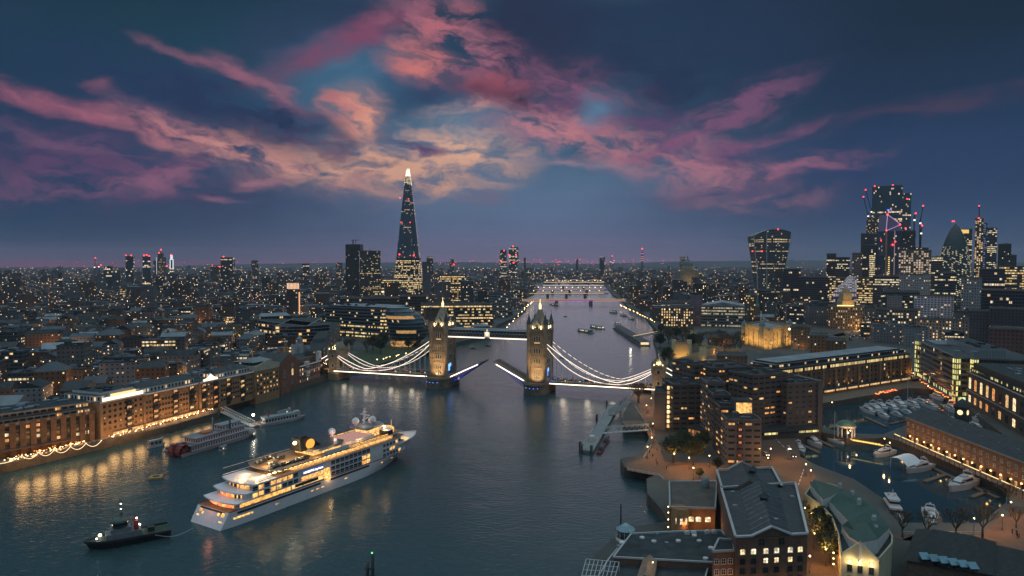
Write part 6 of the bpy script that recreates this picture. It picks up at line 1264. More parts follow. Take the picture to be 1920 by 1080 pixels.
# round communications tower
D = 4600; p0, p1 = PD(1204, 497, D), PD(1204, 468, D); t = thing('broadcast_tower', 'thin round broadcast tower glowing pink and purple on the far skyline', 'tower', (p0.x, D, 4)); m = MB(); m.cyl((0, 0, 0), 7, p1.z - 26, 10); m.cyl((0, 0, p1.z - 45), 10, 22, 10); m.bar((0, 0, p1.z - 24), (0, 0, p1.z), 3); m.build('shaft', [M_slate], t)
for z_, c_ in ((p1.z - 34, (.7, .3, .9)), (p1.z - 52, (1, .3, .3)), (p1.z - 66, (1, .35, .3)), (p1.z - 80, (1, .35, .3))): m = MB(); m.cyl((0, 0, z_), 10.8 if z_ > p1.z - 40 else 8, 5, 10); m.build('light_ring', [emit('ring_%d' % int(z_), c_, .9)], t)
m = MB(); m.sphere((0, 0, p1.z + 2), 4, 6); m.build('beacon', [E_red], t)
D = 2300; t, q, z = slab('power_chimney', 'square dark brick chimney on the mid skyline left of the bridges', 'chimney', 982, 986, 484, D, 8, M_brick)
# right middle distance
slab('riverside_hotel_block', 'hotel whose whole facade glitters with white and orange windows, beyond the pier', 'hotel', 1240, 1299, 578, 930, 34, W_hotel, (3.2, 3.4)); slab('office_slab', 'mauve blank slab rising behind the glittering hotel', 'building', 1294, 1317, 556, 1000, 26, winmat('mauve_wall', (.26, .19, .24), ww=.3, wh=.2, lit=.02, s=1), (3, 3.4)); slab('office_block', 'pale roof-terraced office behind the glittering hotel', 'building', 1240, 1292, 566, 985, 30, winmat('pale_terrace', (.2, .23, .25), ww=.8, wh=.4, lit=.15, s=1.2), (3, 4))
t, q, z = slab('layered_office', 'wide layered glass office with slanting pale roof, right of the glittering hotel', 'building', 1317, 1394, 575, 960, 60, winmat('layered_glass', (.15, .15, .15), ww=1.01, wh=.45, lit=.12, floor=.4, s=.6, c1=(1, .8, .45), c2=(1, .9, .6), rough=.4), (2.6, 4.4)); mb = MB(); mb.gable([q[1], q[2], q[3], q[0]], z + 1.2, 5, 0, 0); mb.build('slanting_roof', [M_lead], t, t.location)
slab('scaffold_tower', 'stone tower wrapped in gold-lit scaffolding, behind the white castle keep', 'tower', 1396, 1416, 553, 1050, 20, winmat('gold_scaffold', (.3, .19, .08), ww=.6, wh=.5, lit=.3, s=1.4, c1=(1, .6, .2)), (2.5, 3.5))
c = PD(1420, 575, 1000); t = thing('church_steeple', 'slim green copper church steeple behind the white castle keep', 'steeple', (c.x, c.y, 4)); m = MB(); m.box((0, 0, 0), (6, 6, c.z - 4)); m.cone((0, 0, c.z - 4), 2.4, 26, 8, 1); m.cyl((0, 0, c.z - 6), 3, 6, 8, 1); m.build('spire', [M_brick, mat('pale_copper', (.16, .26, .2), .7)], t)
c = PD(1427, 583, 800); t = thing('flagpole', 'tall white flagpole beside the castle keep', 'flagpole', (c.x, c.y, 4)); m = MB(); m.cyl((0, 0, 0), .5, c.z - 4, 8, 0, .35); m.build('pole', [M_white], t)
# the castle keep
D = 680; t = thing('castle_keep', 'square golden floodlit castle keep with battlements and four corner turrets', 'castle', (*P(1437, 652, 4).xy, 4)); kx, ky = t.location.x, t.location.y
A_, C_, B_ = P(1395, 642, 6).xy, P(1441, 654, 6).xy, P(1480, 645, 6).xy; Dd = A_ + B_ - C_; M_keep = mat('keep_stone', (.45, .34, .2), .9, var=.25, scale=.5)
q = [A_, C_, B_, Dd]; reserve(q, 14); ztop = hz(C_.x, C_.y, 619); mb = MB(); mb.prism(q, 2, ztop, 0, 1)
for i in range(4):
    a, b = q[i], q[(i + 1) % 4]; l = (b - a).length; n_ = int(l / 3)
    for k in range(n_): p = a.lerp(b, (k + .5) / n_); mb.box((p.x, p.y, ztop), (1.6, 1.6, 1.8), math.atan2((b - a).y, (b - a).x))
    for k in range(1, 5): p = a.lerp(b, k / 5); dd = (b - a).normalized(); o = Vector((dd.y, -dd.x)); mb.box((p.x, p.y, 2), (1.4, 1.4, ztop - 5), math.atan2(dd.y, dd.x))
mb.build('wall', [M_keep, M_lead], t, t.location)
for p, yt in ((A_, 602), (C_.lerp(A_, .26) , 603), (B_, 600), (Dd, 597)):
    zt_ = hz(p.x, p.y, yt); m = MB(); rr_ = 3.1; m.cyl((p.x, p.y, 2), rr_, zt_ - 6, 8 if p != B_ else 16, 0); m.lathe([(rr_ + .3, zt_ - 4), (rr_ * .85, zt_ - 1.6), (rr_ * .3, zt_ + .2), (0, zt_ + 1.6)], 10, (p.x, p.y, 0), 1); m.build('turret', [M_keep, M_lead], t, t.location)
for i, (a, b) in enumerate(((A_, C_), (C_, B_))): facade(t, a, b, (9, 14, 19), 6, 1.2, 2.0, True, M_stone, 0, 0, 60 + i)
for (a, b) in ((A_, C_), (C_, B_)):
    dd = (b - a).normalized(); o = Vector((dd.y, -dd.x))
    for u in (.12, .37, .63, .88): p = a.lerp(b, u) + o * 7; e_ = a.lerp(b, u); lamp('keep_floodlight', ((p + o * 5).x, (p + o * 5).y, 6), 13000, (1, .58, .16), .6, None, 110, (e_.x, e_.y, 17), .8)
p = P(1480, 617, 22); m = MB(); m.sphere((0, 0, 0), .9, 8); o = m.build('floodlight', [emit('star_glow', (1, .8, .4), 14)], None, loc=PD(1480, 617, 640)); tagit(o, 'single glaring floodlight at the right turret of the castle keep', 'floodlight')
# castle outworks
def round_tower(px, py, ytop, r, lab, lit=0):
    p = P(px, py, 4); z = hz(p.x, p.y, ytop); o = thing('castle_tower', lab, 'castle tower', (p.x, p.y, 4)); m = MB(); m.cyl((0, 0, 0), r, z - 4, 14, 0)
    for k in range(7): a = k * 2 * math.pi / 7; m.box((r * .92 * math.cos(a), r * .92 * math.sin(a), z - 4), (1, 1, 1.2), a)
    m.build('wall', [M_keep], o); reserve([Vector((p.x - r, p.y - r)), Vector((p.x + r, p.y - r)), Vector((p.x + r, p.y + r)), Vector((p.x - r, p.y + r))])
    if lit: lamp('tower_uplight', (p.x - 1, p.y - r - 4, 5), lit, (1, .55, .14), .4, None, 110, (p.x, p.y, 12))
round_tower(1300, 647, 622, 3.6, 'round castle tower lit gold from below, left of the dark trees', 1500); round_tower(1318, 678, 652, 3.3, 'dim round castle tower with one amber light near its foot', 700); round_tower(1508, 640, 614, 3.6, 'dim round castle tower right of the keep', 250)
t, q, z = slab('gate_tower', 'square golden-lit castle gate tower by the river trees', 'castle tower', 1264, 1292, 645, 640, 14, M_keep, (3, 3)); mb = MB(); 
for k in range(6): p = lerpq(q, (k + .5) / 6, 0); mb.box((p.x, p.y, z), (1.4, 1.2, 1.4))
for u in (0, 1): p = lerpq(q, u, .1); mb.cyl((p.x, p.y, 4), 2.2, z, 8)
mb.build('battlements', [M_keep], t, t.location); p = lerpq(q, .5, 0); lamp('gate_uplight', (p.x, p.y - 7, 5), 3200, (1, .58, .14), .4, None, 120, (p.x, p.y, 14)); lamp('gate_uplight', (p.x - 6, p.y - 7, 5), 1600, (1, .58, .14), .4, None, 120, (p.x - 4, p.y, 14))
for k, (a, b, yt, D, lab) in enumerate(((1484, 1518, 614, 720, 'low castle barrack range right of the keep, with dim amber windows'), (1520, 1552, 630, 640, 'small castle houses with chimneys behind the quay block'), (1330, 1375, 632, 745, 'long two-storey castle house among dark trees'), (1552, 1585, 640, 620, 'dim brick castle gatehouse above the road'), (1345, 1400, 668, 560, 'dark red-roofed inner castle building before the keep'))):
    t, q, z = slab('castle_house', lab, 'house', a, b, yt, D, 10, winmat('castle_house_wall', (.22, .13, .07), ww=.35, wh=.4, lit=.15, s=1.2, c1=(1, .45, .12)), (3, 3)); mb = MB(); mb.gable(q, z + .05, 3.2, 0, 0, hip=1); mb.build('pitched_roof', [M_slate], t, t.location); p = lerpq(q, .5, 0); lamp('house_lamp', (p.x, p.y - 5, 7), 500, (1, .45, .12), .4)
for k, (a, b) in enumerate((((1262, 690), (1340, 664)), ((1290, 655), (1392, 668)), ((1484, 655), (1590, 640)))):
    A2, B2 = P(*a).xy, P(*b).xy; m = MB(); m.bar((A2.x, A2.y, 7), (B2.x, B2.y, 7), 2, 6); 
    n_ = int((B2 - A2).length / 3)
    for i in range(n_): p = A2.lerp(B2, i / n_); m.box((p.x, p.y, 10), (1.3, 1.3, 1), 0)
    o = m.build('castle_wall', [M_keep], None, (A2.x, A2.y, 4)); tagit(o, ('curtain wall from gate tower towards the bridge road', 'curtain wall behind the dark castle trees', 'curtain wall right of the keep above the quay block')[k], 'wall')
# port authority building with lit tower
t, q, z = slab('columned_hall', 'grand stone hall with glowing gold tower and columns, above the castle', 'building', 1556, 1614, 576, 930, 45, winmat('gold_hall', (.28, .2, .12), ww=.4, wh=.6, lit=.3, s=1.3, c1=(1, .5, .15)), (3, 4)); c = lerpq(q, .5, .3); m = MB(); m.box((c.x, c.y, z), (16, 16, 9)); m.box((c.x, c.y, z + 9), (12, 12, 10)); m.lathe([(6, z + 19), (4, z + 25), (1, z + 28), (0, z + 30)], 4, (c.x, c.y, 0), 0, False); m.build('tower', [M_keep], t, t.location); lamp('hall_flood', (c.x, c.y - 22, z + 4), 7000, (1, .55, .14), 1, None, 120, (c.x, c.y, z + 14)); lamp('hall_flood', (c.x, c.y - 34, 8), 9000, (1, .5, .12), 1)
m = MB(); a, b = PD(1570, 573, 928), PD(1601, 573, 928); m.bar(a, b, .5, 1.2); m.build('light_band', [emit('hall_band', (1, .66, .2), 3)], t, t.location)
slab('white_slab_hotel', 'white slab hotel with gridded dark windows, centre of the right mid-distance', 'hotel', 1719, 1783, 556, 930, 22, winmat('white_slab_wall', (.5, .46, .54), (.1, .11, .13), ww=.6, wh=.55, lit=.08, s=1.2), (4, 3.3)); slab('office_block', 'dark framed block with scattered warm windows and lit shopfronts, above the coach road', 'building', 1647, 1720, 581, 860, 30, winmat('framed_wall', (.1, .1, .1), ww=.6, wh=.6, lit=.3, s=1.6), (3, 3.4))
t, q, z = slab('pale_brick_flats', 'pale brick hotel with many small warm windows and lit ground floor, above the glass office', 'building', 1726, 1819, 601, 780, 24, winmat('pale_flats_wall', (.32, .24, .2), ww=.4, wh=.55, lit=.38, s=1.6, c1=(1, .5, .18)), (3.2, 3.4)); 
slab('tower_flats', 'tall dim ribbed brown flats in a row, upper right', 'building', 1822, 1862, 584, 720, 24, winmat('ribbed_flats', (.1, .085, .09), ww=.35, wh=.5, lit=.02, s=1), (3, 3.2)); slab('tower_flats', 'second tall dim flats block against the right edge', 'building', 1864, 1935, 580, 700, 24, MC['ribbed_flats'], (3, 3.2)); slab('red_brown_block', 'plain red-brown block standing before the dim flats at the right edge', 'building', 1863, 1935, 618, 610, 24, winmat('red_brown_wall', (.16, .07, .06), ww=.4, wh=.4, lit=.02, s=1), (3, 3.4))
# slanted glass roof
a, b = PD(1562, 548, 1080), PD(1606, 548, 1080); c_, d_ = PD(1607, 518, 1150), PD(1590, 518, 1150); t = thing('glass_slope_office', 'sloping glass office roof glowing mauve, below the right cluster', 'building', (a.x, a.y, 4)); m = MB(); m.face([a, b, c_, d_], 0, [(0, 0), (10, 0), (10, 12), (0, 12)]); m.face([Vector((a.x, a.y, 4)), Vector((b.x, b.y, 4)), b, a], 0, [(0, 0), (10, 0), (10, 5), (0, 5)]); m.face([Vector((b.x, b.y, 4)), Vector((c_.x, c_.y, 4)), c_, b], 0, [(0, 0), (10, 0), (10, 5), (0, 5)]); m.face([Vector((d_.x, d_.y, 4)), Vector((a.x, a.y, 4)), a, d_], 0); m.build('glazing', [winmat('mauve_glazing', (.2, .17, .24), ww=.8, wh=.5, lit=.8, s=.7, c1=(1, .7, .6), c2=(.9, .75, .85))], t, t.location); reserve([a.xy, b.xy, c_.xy, d_.xy])
# ---------------------------------------------------------------- far river bridges
def rbridge(label, xa, xb, y, zd, lights, piers, strip=None, w=16, arch=False, truss=False):
    a, b = P(xa, y, zd), P(xb, y, zd); t = thing('river_bridge', label, 'bridge', (a.x, a.y, 0)); v = b - a; v.z = 0; m = MB(); m.bar((-v.x * .06, -v.y * .06, zd - 1), (v.x * 1.06, v.y * 1.06, zd - 1), w, 2.4); m.build('deck', [M_conc], t)
    for k in range(piers): p = v * (k + 1) / (piers + 1); m = MB(); m.box((p.x, p.y, -1), (6, w + 4, zd - 1)); m.build('pier', [M_conc], t)
    o = Vector((0, -w / 2 - .5, 0))
    n = 12
    for k, (u0, u1, c, s, hgt, dz) in enumerate(strip or ()):
        m = MB(); m.bar(v * u0 + o + Vector((0, 0, zd + dz)), v * u1 + o + Vector((0, 0, zd + dz)), .5, hgt * .75); m.build('light_strip', [emit('bridge_strip_%d_%d' % (int(y), k), c, s)], t)
    if lights:
        m = MB()
        for k in range(lights): p = v * (k + .5) / lights; m.bar((p.x, p.y, zd), (p.x, p.y, zd + 7), .3, m=1); m.sphere((p.x, p.y, zd + 7), .6 * (P(960, y, zd).y / 1500), 6)
        m.build('lamps', [E_warm, M_dark], t)
    if arch:
        m = MB()
        for s in range(3):
            for k in range(8):
                f = lambda i: (s + i / 8) / 3
                h = lambda i: zd + 1 + 9 * math.sin(math.pi * i / 8)
                m.bar(v * f(k) + o + Vector((0, 0, h(k))), v * f(k + 1) + o + Vector((0, 0, h(k + 1))), 1.2)
        m.build('arches', [emit('arch_glow_%d' % int(y), (1, .8, .7), .8)], t)
    return t
rbridge('low road bridge washed pink and purple, nearest of the far river bridges', 979, 1172, 562, 12, 0, 2, ((0, .25, (1, .55, .3), .8, 1.6, -2), (.25, .45, (1, .25, .5), .9, 1.6, -2), (.45, .7, (.8, .25, .9), .9, 1.6, -2), (.7, 1, (1, .45, .35), .9, 1.6, -2), (0, 1, (1, .68, .35), .8, 1.0, 1.6)))
rbridge('railway bridge with yellow-lit deck and row of lamps, behind the pink-lit bridge', 992, 1132, 550, 13, 8, 3, ((0, 1, (1, .6, .2), .8, 1.6, 0),)); rbridge('third river bridge with a row of bright round lamps', 1004, 1132, 543, 13, 12, 3, ((0, 1, (1, .5, .3), .5, 1.6, 0),)); rbridge('slender white-lit footbridge in an upward bow', 1018, 1132, 535.5, 13, 0, 2, ((0, .5, (1, .9, .85), 1.2, 1.4, 1), (.5, 1, (1, .9, .85), 1.2, 1.4, 1)), 8); rbridge('farthest river bridge with dim lit arches', 1020, 1132, 529, 14, 10, 3, ((0, 1, (1, .7, .4), 1.0, 2.4, 0),), 20, True)
# ================================================================ the city at large
RC = random.Random(21)
landL = [Vector(v) for v in land_l + [close]] ; 
def on_water(x, y, m=10):
    if y < 380: return True
    px, py = pxof(x, y, 0)
    q = lb + rb[::-1]
    for dx, dy in ((0, 0), (m, 0), (-m, 0), (0, m), (0, -m)):
        if inpoly(x + dx, y + dy, q): return True
    return False
PARK = [px_poly(v, 4) for v in ([(1170, 820), (1170, 690), (1262, 680), (1262, 820)], [(640, 700), (705, 690), (770, 672), (850, 648), (800, 625), (730, 625), (625, 640), (615, 700)], [(1228, 735), (1232, 660), (1228, 620), (1330, 612), (1500, 612), (1600, 620), (1705, 665), (1480, 690), (1330, 690)], [(1440, 920), (1990, 920), (1990, 655), (1720, 655), (1440, 765)], [(1228, 770), (1236, 690), (1470, 675), (1700, 650), (1722, 712), (1460, 765)], [(1100, 1150), (1960, 1150), (1960, 860), (1490, 860), (1230, 800), (1090, 900)], [(1830, 640), (1980, 640), (1990, 800), (1830, 700)])]
def taken(x, y, r):
    if on_water(x, y, r + 2): return True
    for q in PARK:
        if inpoly(x, y, q): return True
    for q in RES:
        for dx, dy in ((0, 0), (r, 0), (-r, 0), (0, r), (0, -r)):
            if inpoly(x + dx, y + dy, q): return True
    return False
W_city = [winmat('city_brick_wall', (.13, .09, .07), ww=.32, wh=.36, lit=.12, s=1.7, c1=(1, .42, .12), c2=(1, .7, .36)), winmat('city_grey_wall', (.11, .12, .125), ww=.34, wh=.34, lit=.12, s=1.7, c1=(1, .58, .24), c2=(1, .8, .5)), winmat('city_pale_wall', (.2, .19, .2), ww=.34, wh=.34, lit=.1, s=1.6, c1=(1, .5, .2), c2=(1, .78, .48)), winmat('city_dark_office', (.05, .06, .065), ww=.8, wh=.5, lit=.08, floor=.14, s=1.4, c1=(1, .66, .3), c2=(1, .82, .52)), winmat('city_brown_wall', (.16, .085, .05), ww=.32, wh=.36, lit=.14, s=1.6, c1=(1, .4, .1), c2=(1, .7, .35))]
colname = ['brown-brick', 'grey', 'pale', 'dark glazed', 'red-brown']; RM = [M_slate, M_roof, M_lead, mat('blue_grey_roof', (.07, .09, .115), .6, var=.3, scale=.1)]
rname = ['slate', 'black', 'pale metal', 'blue-grey']
def row_quad(c, w_, d_, a): u = Vector((math.cos(a), math.sin(a))); n = Vector((-u.y, u.x)); c = Vector(c); return [c - u * w_ / 2 - n * d_ / 2, c + u * w_ / 2 - n * d_ / 2, c + u * w_ / 2 + n * d_ / 2, c - u * w_ / 2 + n * d_ / 2]
cand = []
ang0 = math.radians(14)
for side in (0, 1):
    an = math.radians(14) if side == 0 else math.radians(-24)
    u = Vector((math.cos(an), math.sin(an))); n = Vector((-u.y, u.x)); o = Vector((-300, 420)) if side == 0 else Vector((300, 420))
    for i in range(-40, 41):
        for j in range(-30, 40):
            p = o + u * (i * 33 + RC.uniform(-5, 5)) + n * (j * 29 + RC.uniform(-4, 4)) 
            if p.y < 385 or p.y > 1080: continue
            px, py = pxof(p.x, p.y, 4)
            if px < -40 or px > 1960: continue
            if (px < 985) != (side == 0): continue
            cand.append((p.y, p, an, px, py))
cand.sort(key=lambda c: c[0]); used = {}
def descr(px, D, sty, roof, h, hip, w_):
    size = 'long' if w_ > 27 else 'small' if w_ < 16 else 'mid-sized'
    lvl = 'low' if h < 11 else 'tall' if h > 19 else 'four-storey'
    if px < 985:
        reg = 'behind the riverside warehouses' if D < 560 else 'beyond the black gallery' if (D < 720 and px < 330) else 'left of the terraced apartments' if (D < 720) else 'in the far left streets' if px < 330 else 'left of the slatted-crown tower' if px < 560 else 'before the glass spire'
    else:
        reg = 'around the castle' if D < 850 and px < 1640 else 'behind the white slab hotel' if px > 1640 else 'between castle and flaring tower' if px > 1330 else 'on the right bank by the far bridges'
    edge = 'left' if px < 160 else ''
    return '%s %s %s building with %s %s roof, %s' % (size, lvl, colname[sty], 'hipped' if hip == 1 else 'gabled' if hip == 2 else 'flat', rname[roof], reg)
cnt = 0; later = []; NB = 215
def place_building(p, an, D, px, thingy, mbs):
    w_ = RC.choice((14, 18, 22, 26, 29)); d_ = RC.choice((11, 13, 15, 17)); h = RC.choice((8, 9, 10, 12, 13, 15, 17, 21)) if px < 985 else RC.choice((12, 15, 18, 21, 25, 28))
    if RC.random() < .03: h += 16; w_ = 18; d_ = 16
    a = an + RC.choice((0, 0, 0, math.pi / 2)) + RC.uniform(-.12, .12); 
    if taken(p.x, p.y, max(w_, d_) * .5): return False
    q = row_quad(p, w_, d_, a); sty = RC.randrange(5); rf = RC.randrange(4); hip = RC.choice((0, 0, 1, 2, 2)) if sty != 3 else 0
    if h > 24: hip = 0
    return (q, w_, d_, h, a, sty, rf, hip, px, D)
def geom(mb, q, h, sty, rf, hip, seed, d_, near=True, cell=(3.1, 3.1)):
    r = random.Random(seed); mb.prism(q, 4, 4 + h, sty, 5 + rf, cell, True, seed * 3)
    if hip: mb.gable(q, 4.03 + h, d_ * r.uniform(.22, .34), 5 + rf, sty if False else 5 + rf, hip=(d_ * .4 if hip == 1 else 0))
    else:
        if near: parapet(mb, q, 4 + h, .7, .5, 5 + rf)
        for k in range(r.randrange(1, 4)): c = lerpq(q, r.uniform(.2, .8), r.uniform(.25, .75)); mb.box((c.x, c.y, 4 + h), (r.uniform(1.5, 6), r.uniform(1.5, 4), r.uniform(.8, 2.8)), 0, 5 + r.randrange(4))
MATS = W_city + RM
for D, p, an, px, py in cand:
    r_ = place_building(p, an, D, px, True, None)
    if not r_: continue
    q, w_, d_, h, a, sty, rf, hip, px, D = r_
    if cnt < NB:
        lab = descr(px, D, sty, rf, h, hip, w_); used.setdefault(lab, []).append(cnt)
        c = qcen(q); t = thing('city_building', lab, 'building', (c.x, c.y, 4), 0, 'city buildings behind the river fronts'); mb = MB(); mb.prism(q, 4, 4 + h, sty, 5 + rf, (3.1, 3.1), True, cnt * 3); mb.build('wall', MATS, t, t.location)
        mb = MB()
        if hip: mb.gable(q, 4.03 + h, d_ * RC.uniform(.22, .34), 5 + rf, 5 + rf, hip=(d_ * .4 if hip == 1 else 0))
        else: parapet(mb, q, 4 + h, .7, .5, 5 + rf); roof_kit(mb, inset(q, 1.2), 4.01 + h, 4, 5 + RC.randrange(4), cnt, 2)
        mb.build('roof', MATS, t, t.location)
        if hip and w_ > 17:
            m = MB(); c2 = lerpq(q, .25, .5); m.box((c2.x, c2.y, 4 + h), (1.2, 1.8, d_ * .34 + 1.4), a); m.build('chimney', [M_brick], t, t.location)
        elif not hip and RC.random() < .5: m = MB(); c2 = lerpq(q, .6, .5); m.box((c2.x, c2.y, 4 + h), (4, 3, 2.6), a); m.build('stair_head', [M_lead], t, t.location)
        reserve(q, 1); cnt += 1
    else: later.append(r_)
MATF = [winmat('far_wall_%d' % i, c, ww=.34, wh=.34, lit=l, s=s, c1=c1, c2=(1, .76, .46)) for i, (c, l, s, c1) in enumerate((((.1, .08, .07), .1, 4.2, (1, .45, .14)), ((.08, .09, .1), .1, 4.4, (1, .62, .28)), ((.16, .16, .18), .07, 3.4, (1, .55, .22)), ((.045, .055, .06), .13, 3.8, (1, .7, .34)), ((.13, .08, .05), .09, 4.2, (1, .36, .08))))] + RM
mb = MB(); k = 0
for q, w_, d_, h, a, sty, rf, hip, px, D in later: geom(mb, q, h, sty, rf, hip, k, d_, True); k += 1
if later: tagit(mb.build('distant_city', W_city + RM), kind='stuff')
mb = MB(); D = 1080.0
while D < 9600:
    st = max(30, D * .021); x0 = -D * .86; n = int(2 * D * .86 / st)
    for i in range(n):
        x = x0 + (i + RC.random()) * st; y = D + RC.uniform(-.4, .4) * st
        if y > far_d(pxof(x, y, 4)[0]) - 60: continue
        px = pxof(x, y, 4)[0]
        if px < -60 or px > 1980: continue
        w_, d_ = st * RC.uniform(.45, .95), st * RC.uniform(.35, .7)
        if y < 3000 and taken(x, y, st * .4): continue
        if RC.random() < .10: continue
        h = RC.choice((7, 9, 11, 13, 16, 20)) * (1.25 if px > 985 else 1)
        if RC.random() < (.045 if D < 5000 else .02): h = RC.uniform(28, 58); w_ = min(w_, 24); d_ = w_
        q = row_quad((x, y), w_, d_, RC.choice((.25, -.3, .9, 1.5))); sty = RC.randrange(5)
        mb.prism(q, 4, 4 + h, sty, 5 + RC.randrange(4), (max(3.2, D * .0022), max(3.2, D * .0019)), False, k * 3); k += 1
    D += st * .9
tagit(mb.build('distant_city', MATF), kind='stuff')
# street and roof lights scattered through the city, too many to count
mb = MB(); cs = [(1, .55, .2), (1, .8, .5), (1, .9, .8), (1, .42, .12), (1, .05, .05), (.3, .5, 1)]
def dot(x, y, z, r, m):
    t_ = [(x, y, z + r), (x + r, y, z), (x, y + r, z), (x - r, y, z), (x, y - r, z), (x, y, z - r)]
    for a, b, c in ((0, 1, 2), (0, 2, 3), (0, 3, 4), (0, 4, 1), (5, 2, 1), (5, 3, 2), (5, 4, 3), (5, 1, 4)): mb.face([t_[a], t_[b], t_[c]], m)
for k in range(7000):
    D = 430 * (9300 / 430) ** (RC.random() ** 1.15); px = RC.uniform(-10, 1930); X_, Y_, _ = ray(px, 500); x = X_ / Y_ * D
    if taken(x, D, 2) and D < 3000: continue
    z = 4 + RC.choice((5, 7, 9, 14, 22)); m = RC.choices(range(6), (34, 18, 8, 32, 3, 1))[0]
    dot(x, D, z, max(.2, D * .0003) * RC.uniform(.5, 1.5), m)
    if k < 5200 and D < 1300 and k % 7 == 0: lamp('street_light', (x, D, 12), 3000, (1, .45, .13), .6)
for k in range(150):      # red lights on the skyline
    px = RC.uniform(820, 1190) if k < 95 else RC.uniform(100, 1700); D = RC.uniform(2500, 6000); py = 491 - RC.uniform(-6, 5) + (2 if px < 900 else 0); p = PD(px, py, D); dot(p.x, p.y, p.z, D * .00042 * RC.uniform(.6, 1.3), 4)
tagit(mb.build('city_lights', [emit('city_light_%d' % i, c, 6 if i < 4 else 4) for i, c in enumerate(cs)]), kind='stuff')
# duplicate labels: say where in the picture each one is
byl = {}
for o in col.objects:
    if o.parent is None and o.get('category') and o.name.startswith('city_building'): byl.setdefault(o['label'], []).append(o)
PLACE = [('nearest', 'farthest'), ('leftmost', 'rightmost')]
for lab, os_ in byl.items():
    if len(os_) == 1: continue
    os_.sort(key=lambda o: pxof(o.location.x, o.location.y, 10)[0])
    head, tail = lab.split(' building with ', 1)
    for i, o in enumerate(os_):
        px, py = pxof(o.location.x, o.location.y, 10)
        w = ['leftmost', 'second from left', 'third from left', 'fourth from left', 'fifth from left', 'sixth from left', 'seventh from left'][i] if i < len(os_) - 1 and i < 7 else 'rightmost'
        o['label'] = '%s %s building with %s' % (w, head, tail)
# ================================================================ the cruise ship
SRZ = math.radians(58.5); SSC = (1.1, .92, .97); ship = thing('cruise_ship', 'white multi-deck cruise ship with warm lit decks and glowing name sign', 'cruise ship', (-111.5, 244.6, 0), SRZ); ship.scale = SSC
def sw(x, y, z): c, s = math.cos(SRZ), math.sin(SRZ); x *= SSC[0]; y *= SSC[1]; return (-111.5 + x * c - y * s, 244.6 + x * s + y * c, z * SSC[2])
M_hull = mat('ship_white_paint', (.74, .72, .77), .4, var=.06); M_deck = mat('ship_teak_deck', (.24, .15, .09), .7, var=.2); M_red2 = mat('ship_red_band', (.3, .03, .03), .5)
def hb_(x, z):
    s = 60 + z * 1.6; e = 95 + z * 1.35; b = 10.5 if x <= s else 10.5 * max(0, 1 - ((x - s) / (e - s)) ** (2.1 + max(0, z) * .12))
    if x < 12: b -= (1 - x / 12) ** 2 * 1.0
    return b
def band(mb, zs, x0, x1, m=0, n=40, st=None, smooth=True, dx0=lambda z: 0, xe=None):
    for (za, zb_) in zip(zs, zs[1:]):
        for i in range(n):
            f = lambda k, z: (x0 + dx0(z)) + ((xe(z) if xe else x1) - (x0 + dx0(z))) * k / n
            for s in (-1, 1):
                a, b = (f(i, za), za), (f(i + 1, za), za); c, d = (f(i + 1, zb_), zb_), (f(i, zb_), zb_)
                q = [(p[0], s * hb_(p[0], p[1]), p[1]) for p in (a, b, c, d)]; mb.face(q if s < 0 else q[::-1], m, None, smooth)
mb = MB(); rk = lambda z: z * .55
band(mb, [-1, .01, 2, 4, 5.6], 0, 98, 0, 44, dx0=rk, xe=lambda z: 95 + z * 1.35); band(mb, [5.62, 5.95], 0, 98, 1, 44, dx0=rk, xe=lambda z: 95 + z * 1.35); band(mb, [5.97, 7.2, 8.6, 9.8], 84, 98, 0, 30, xe=lambda z: 95 + z * 1.35)
mb.face([(rk(-1), -9.5, -1), (rk(-1), 9.5, -1), (rk(5.6), 9.9, 5.6), (rk(5.6), -9.9, 5.6)][::-1], 0)
mb.face([(rk(5.6), -hb_(3, 5.6), 5.6)] + [(x, -hb_(x, 5.6), 5.6) for x in range(6, 102, 4)] + [(x, hb_(x, 5.6), 5.6) for x in range(98, 5, -4)] + [(rk(5.6), hb_(3, 5.6), 5.6)], 2)
mb.build('hull', [M_hull, M_red2, M_deck], ship)
def part(name, m, parent=None): return m.build(name, SM, parent or ship)
SM = [M_hull, M_dark, M_deck, litpane('ship_yellow_glow', (1, .42, .08), (1, .56, .16), 2.1), litpane('ship_deck_glow', (1, .42, .1), (1, .62, .22), 1.9), M_lead, P_dark, litpane('ship_orange_glow', (1, .14, .05), (1, .3, .08), 2.2), emit('ship_lamp_glow', (1, .72, .32), 7)]
def deckpoly(x0, x1, z, curve=2.2, ins=0, n=10, nose=False):
    pts = []
    for k in range(n + 1): y = -1 + 2 * k / n; pts.append((x0 + curve * (y * y), y * (hb_(max(x0, 8), min(z, 8)) - ins)))
    top = []
    for x in [x0 + 4 + (x1 - x0 - 4) * k / 12 for k in range(13)]: top.append((x, hb_(x, 8) - ins))
    return pts + top + [(x, -y) for x, y in top[::-1]]
def dk(name, x0, x1, z, h, curve, ins, m=0, mt=0): mb = MB(); mb.prism(deckpoly(x0, x1, z, curve, ins), z, z + h, m, mt); return part(name, mb)
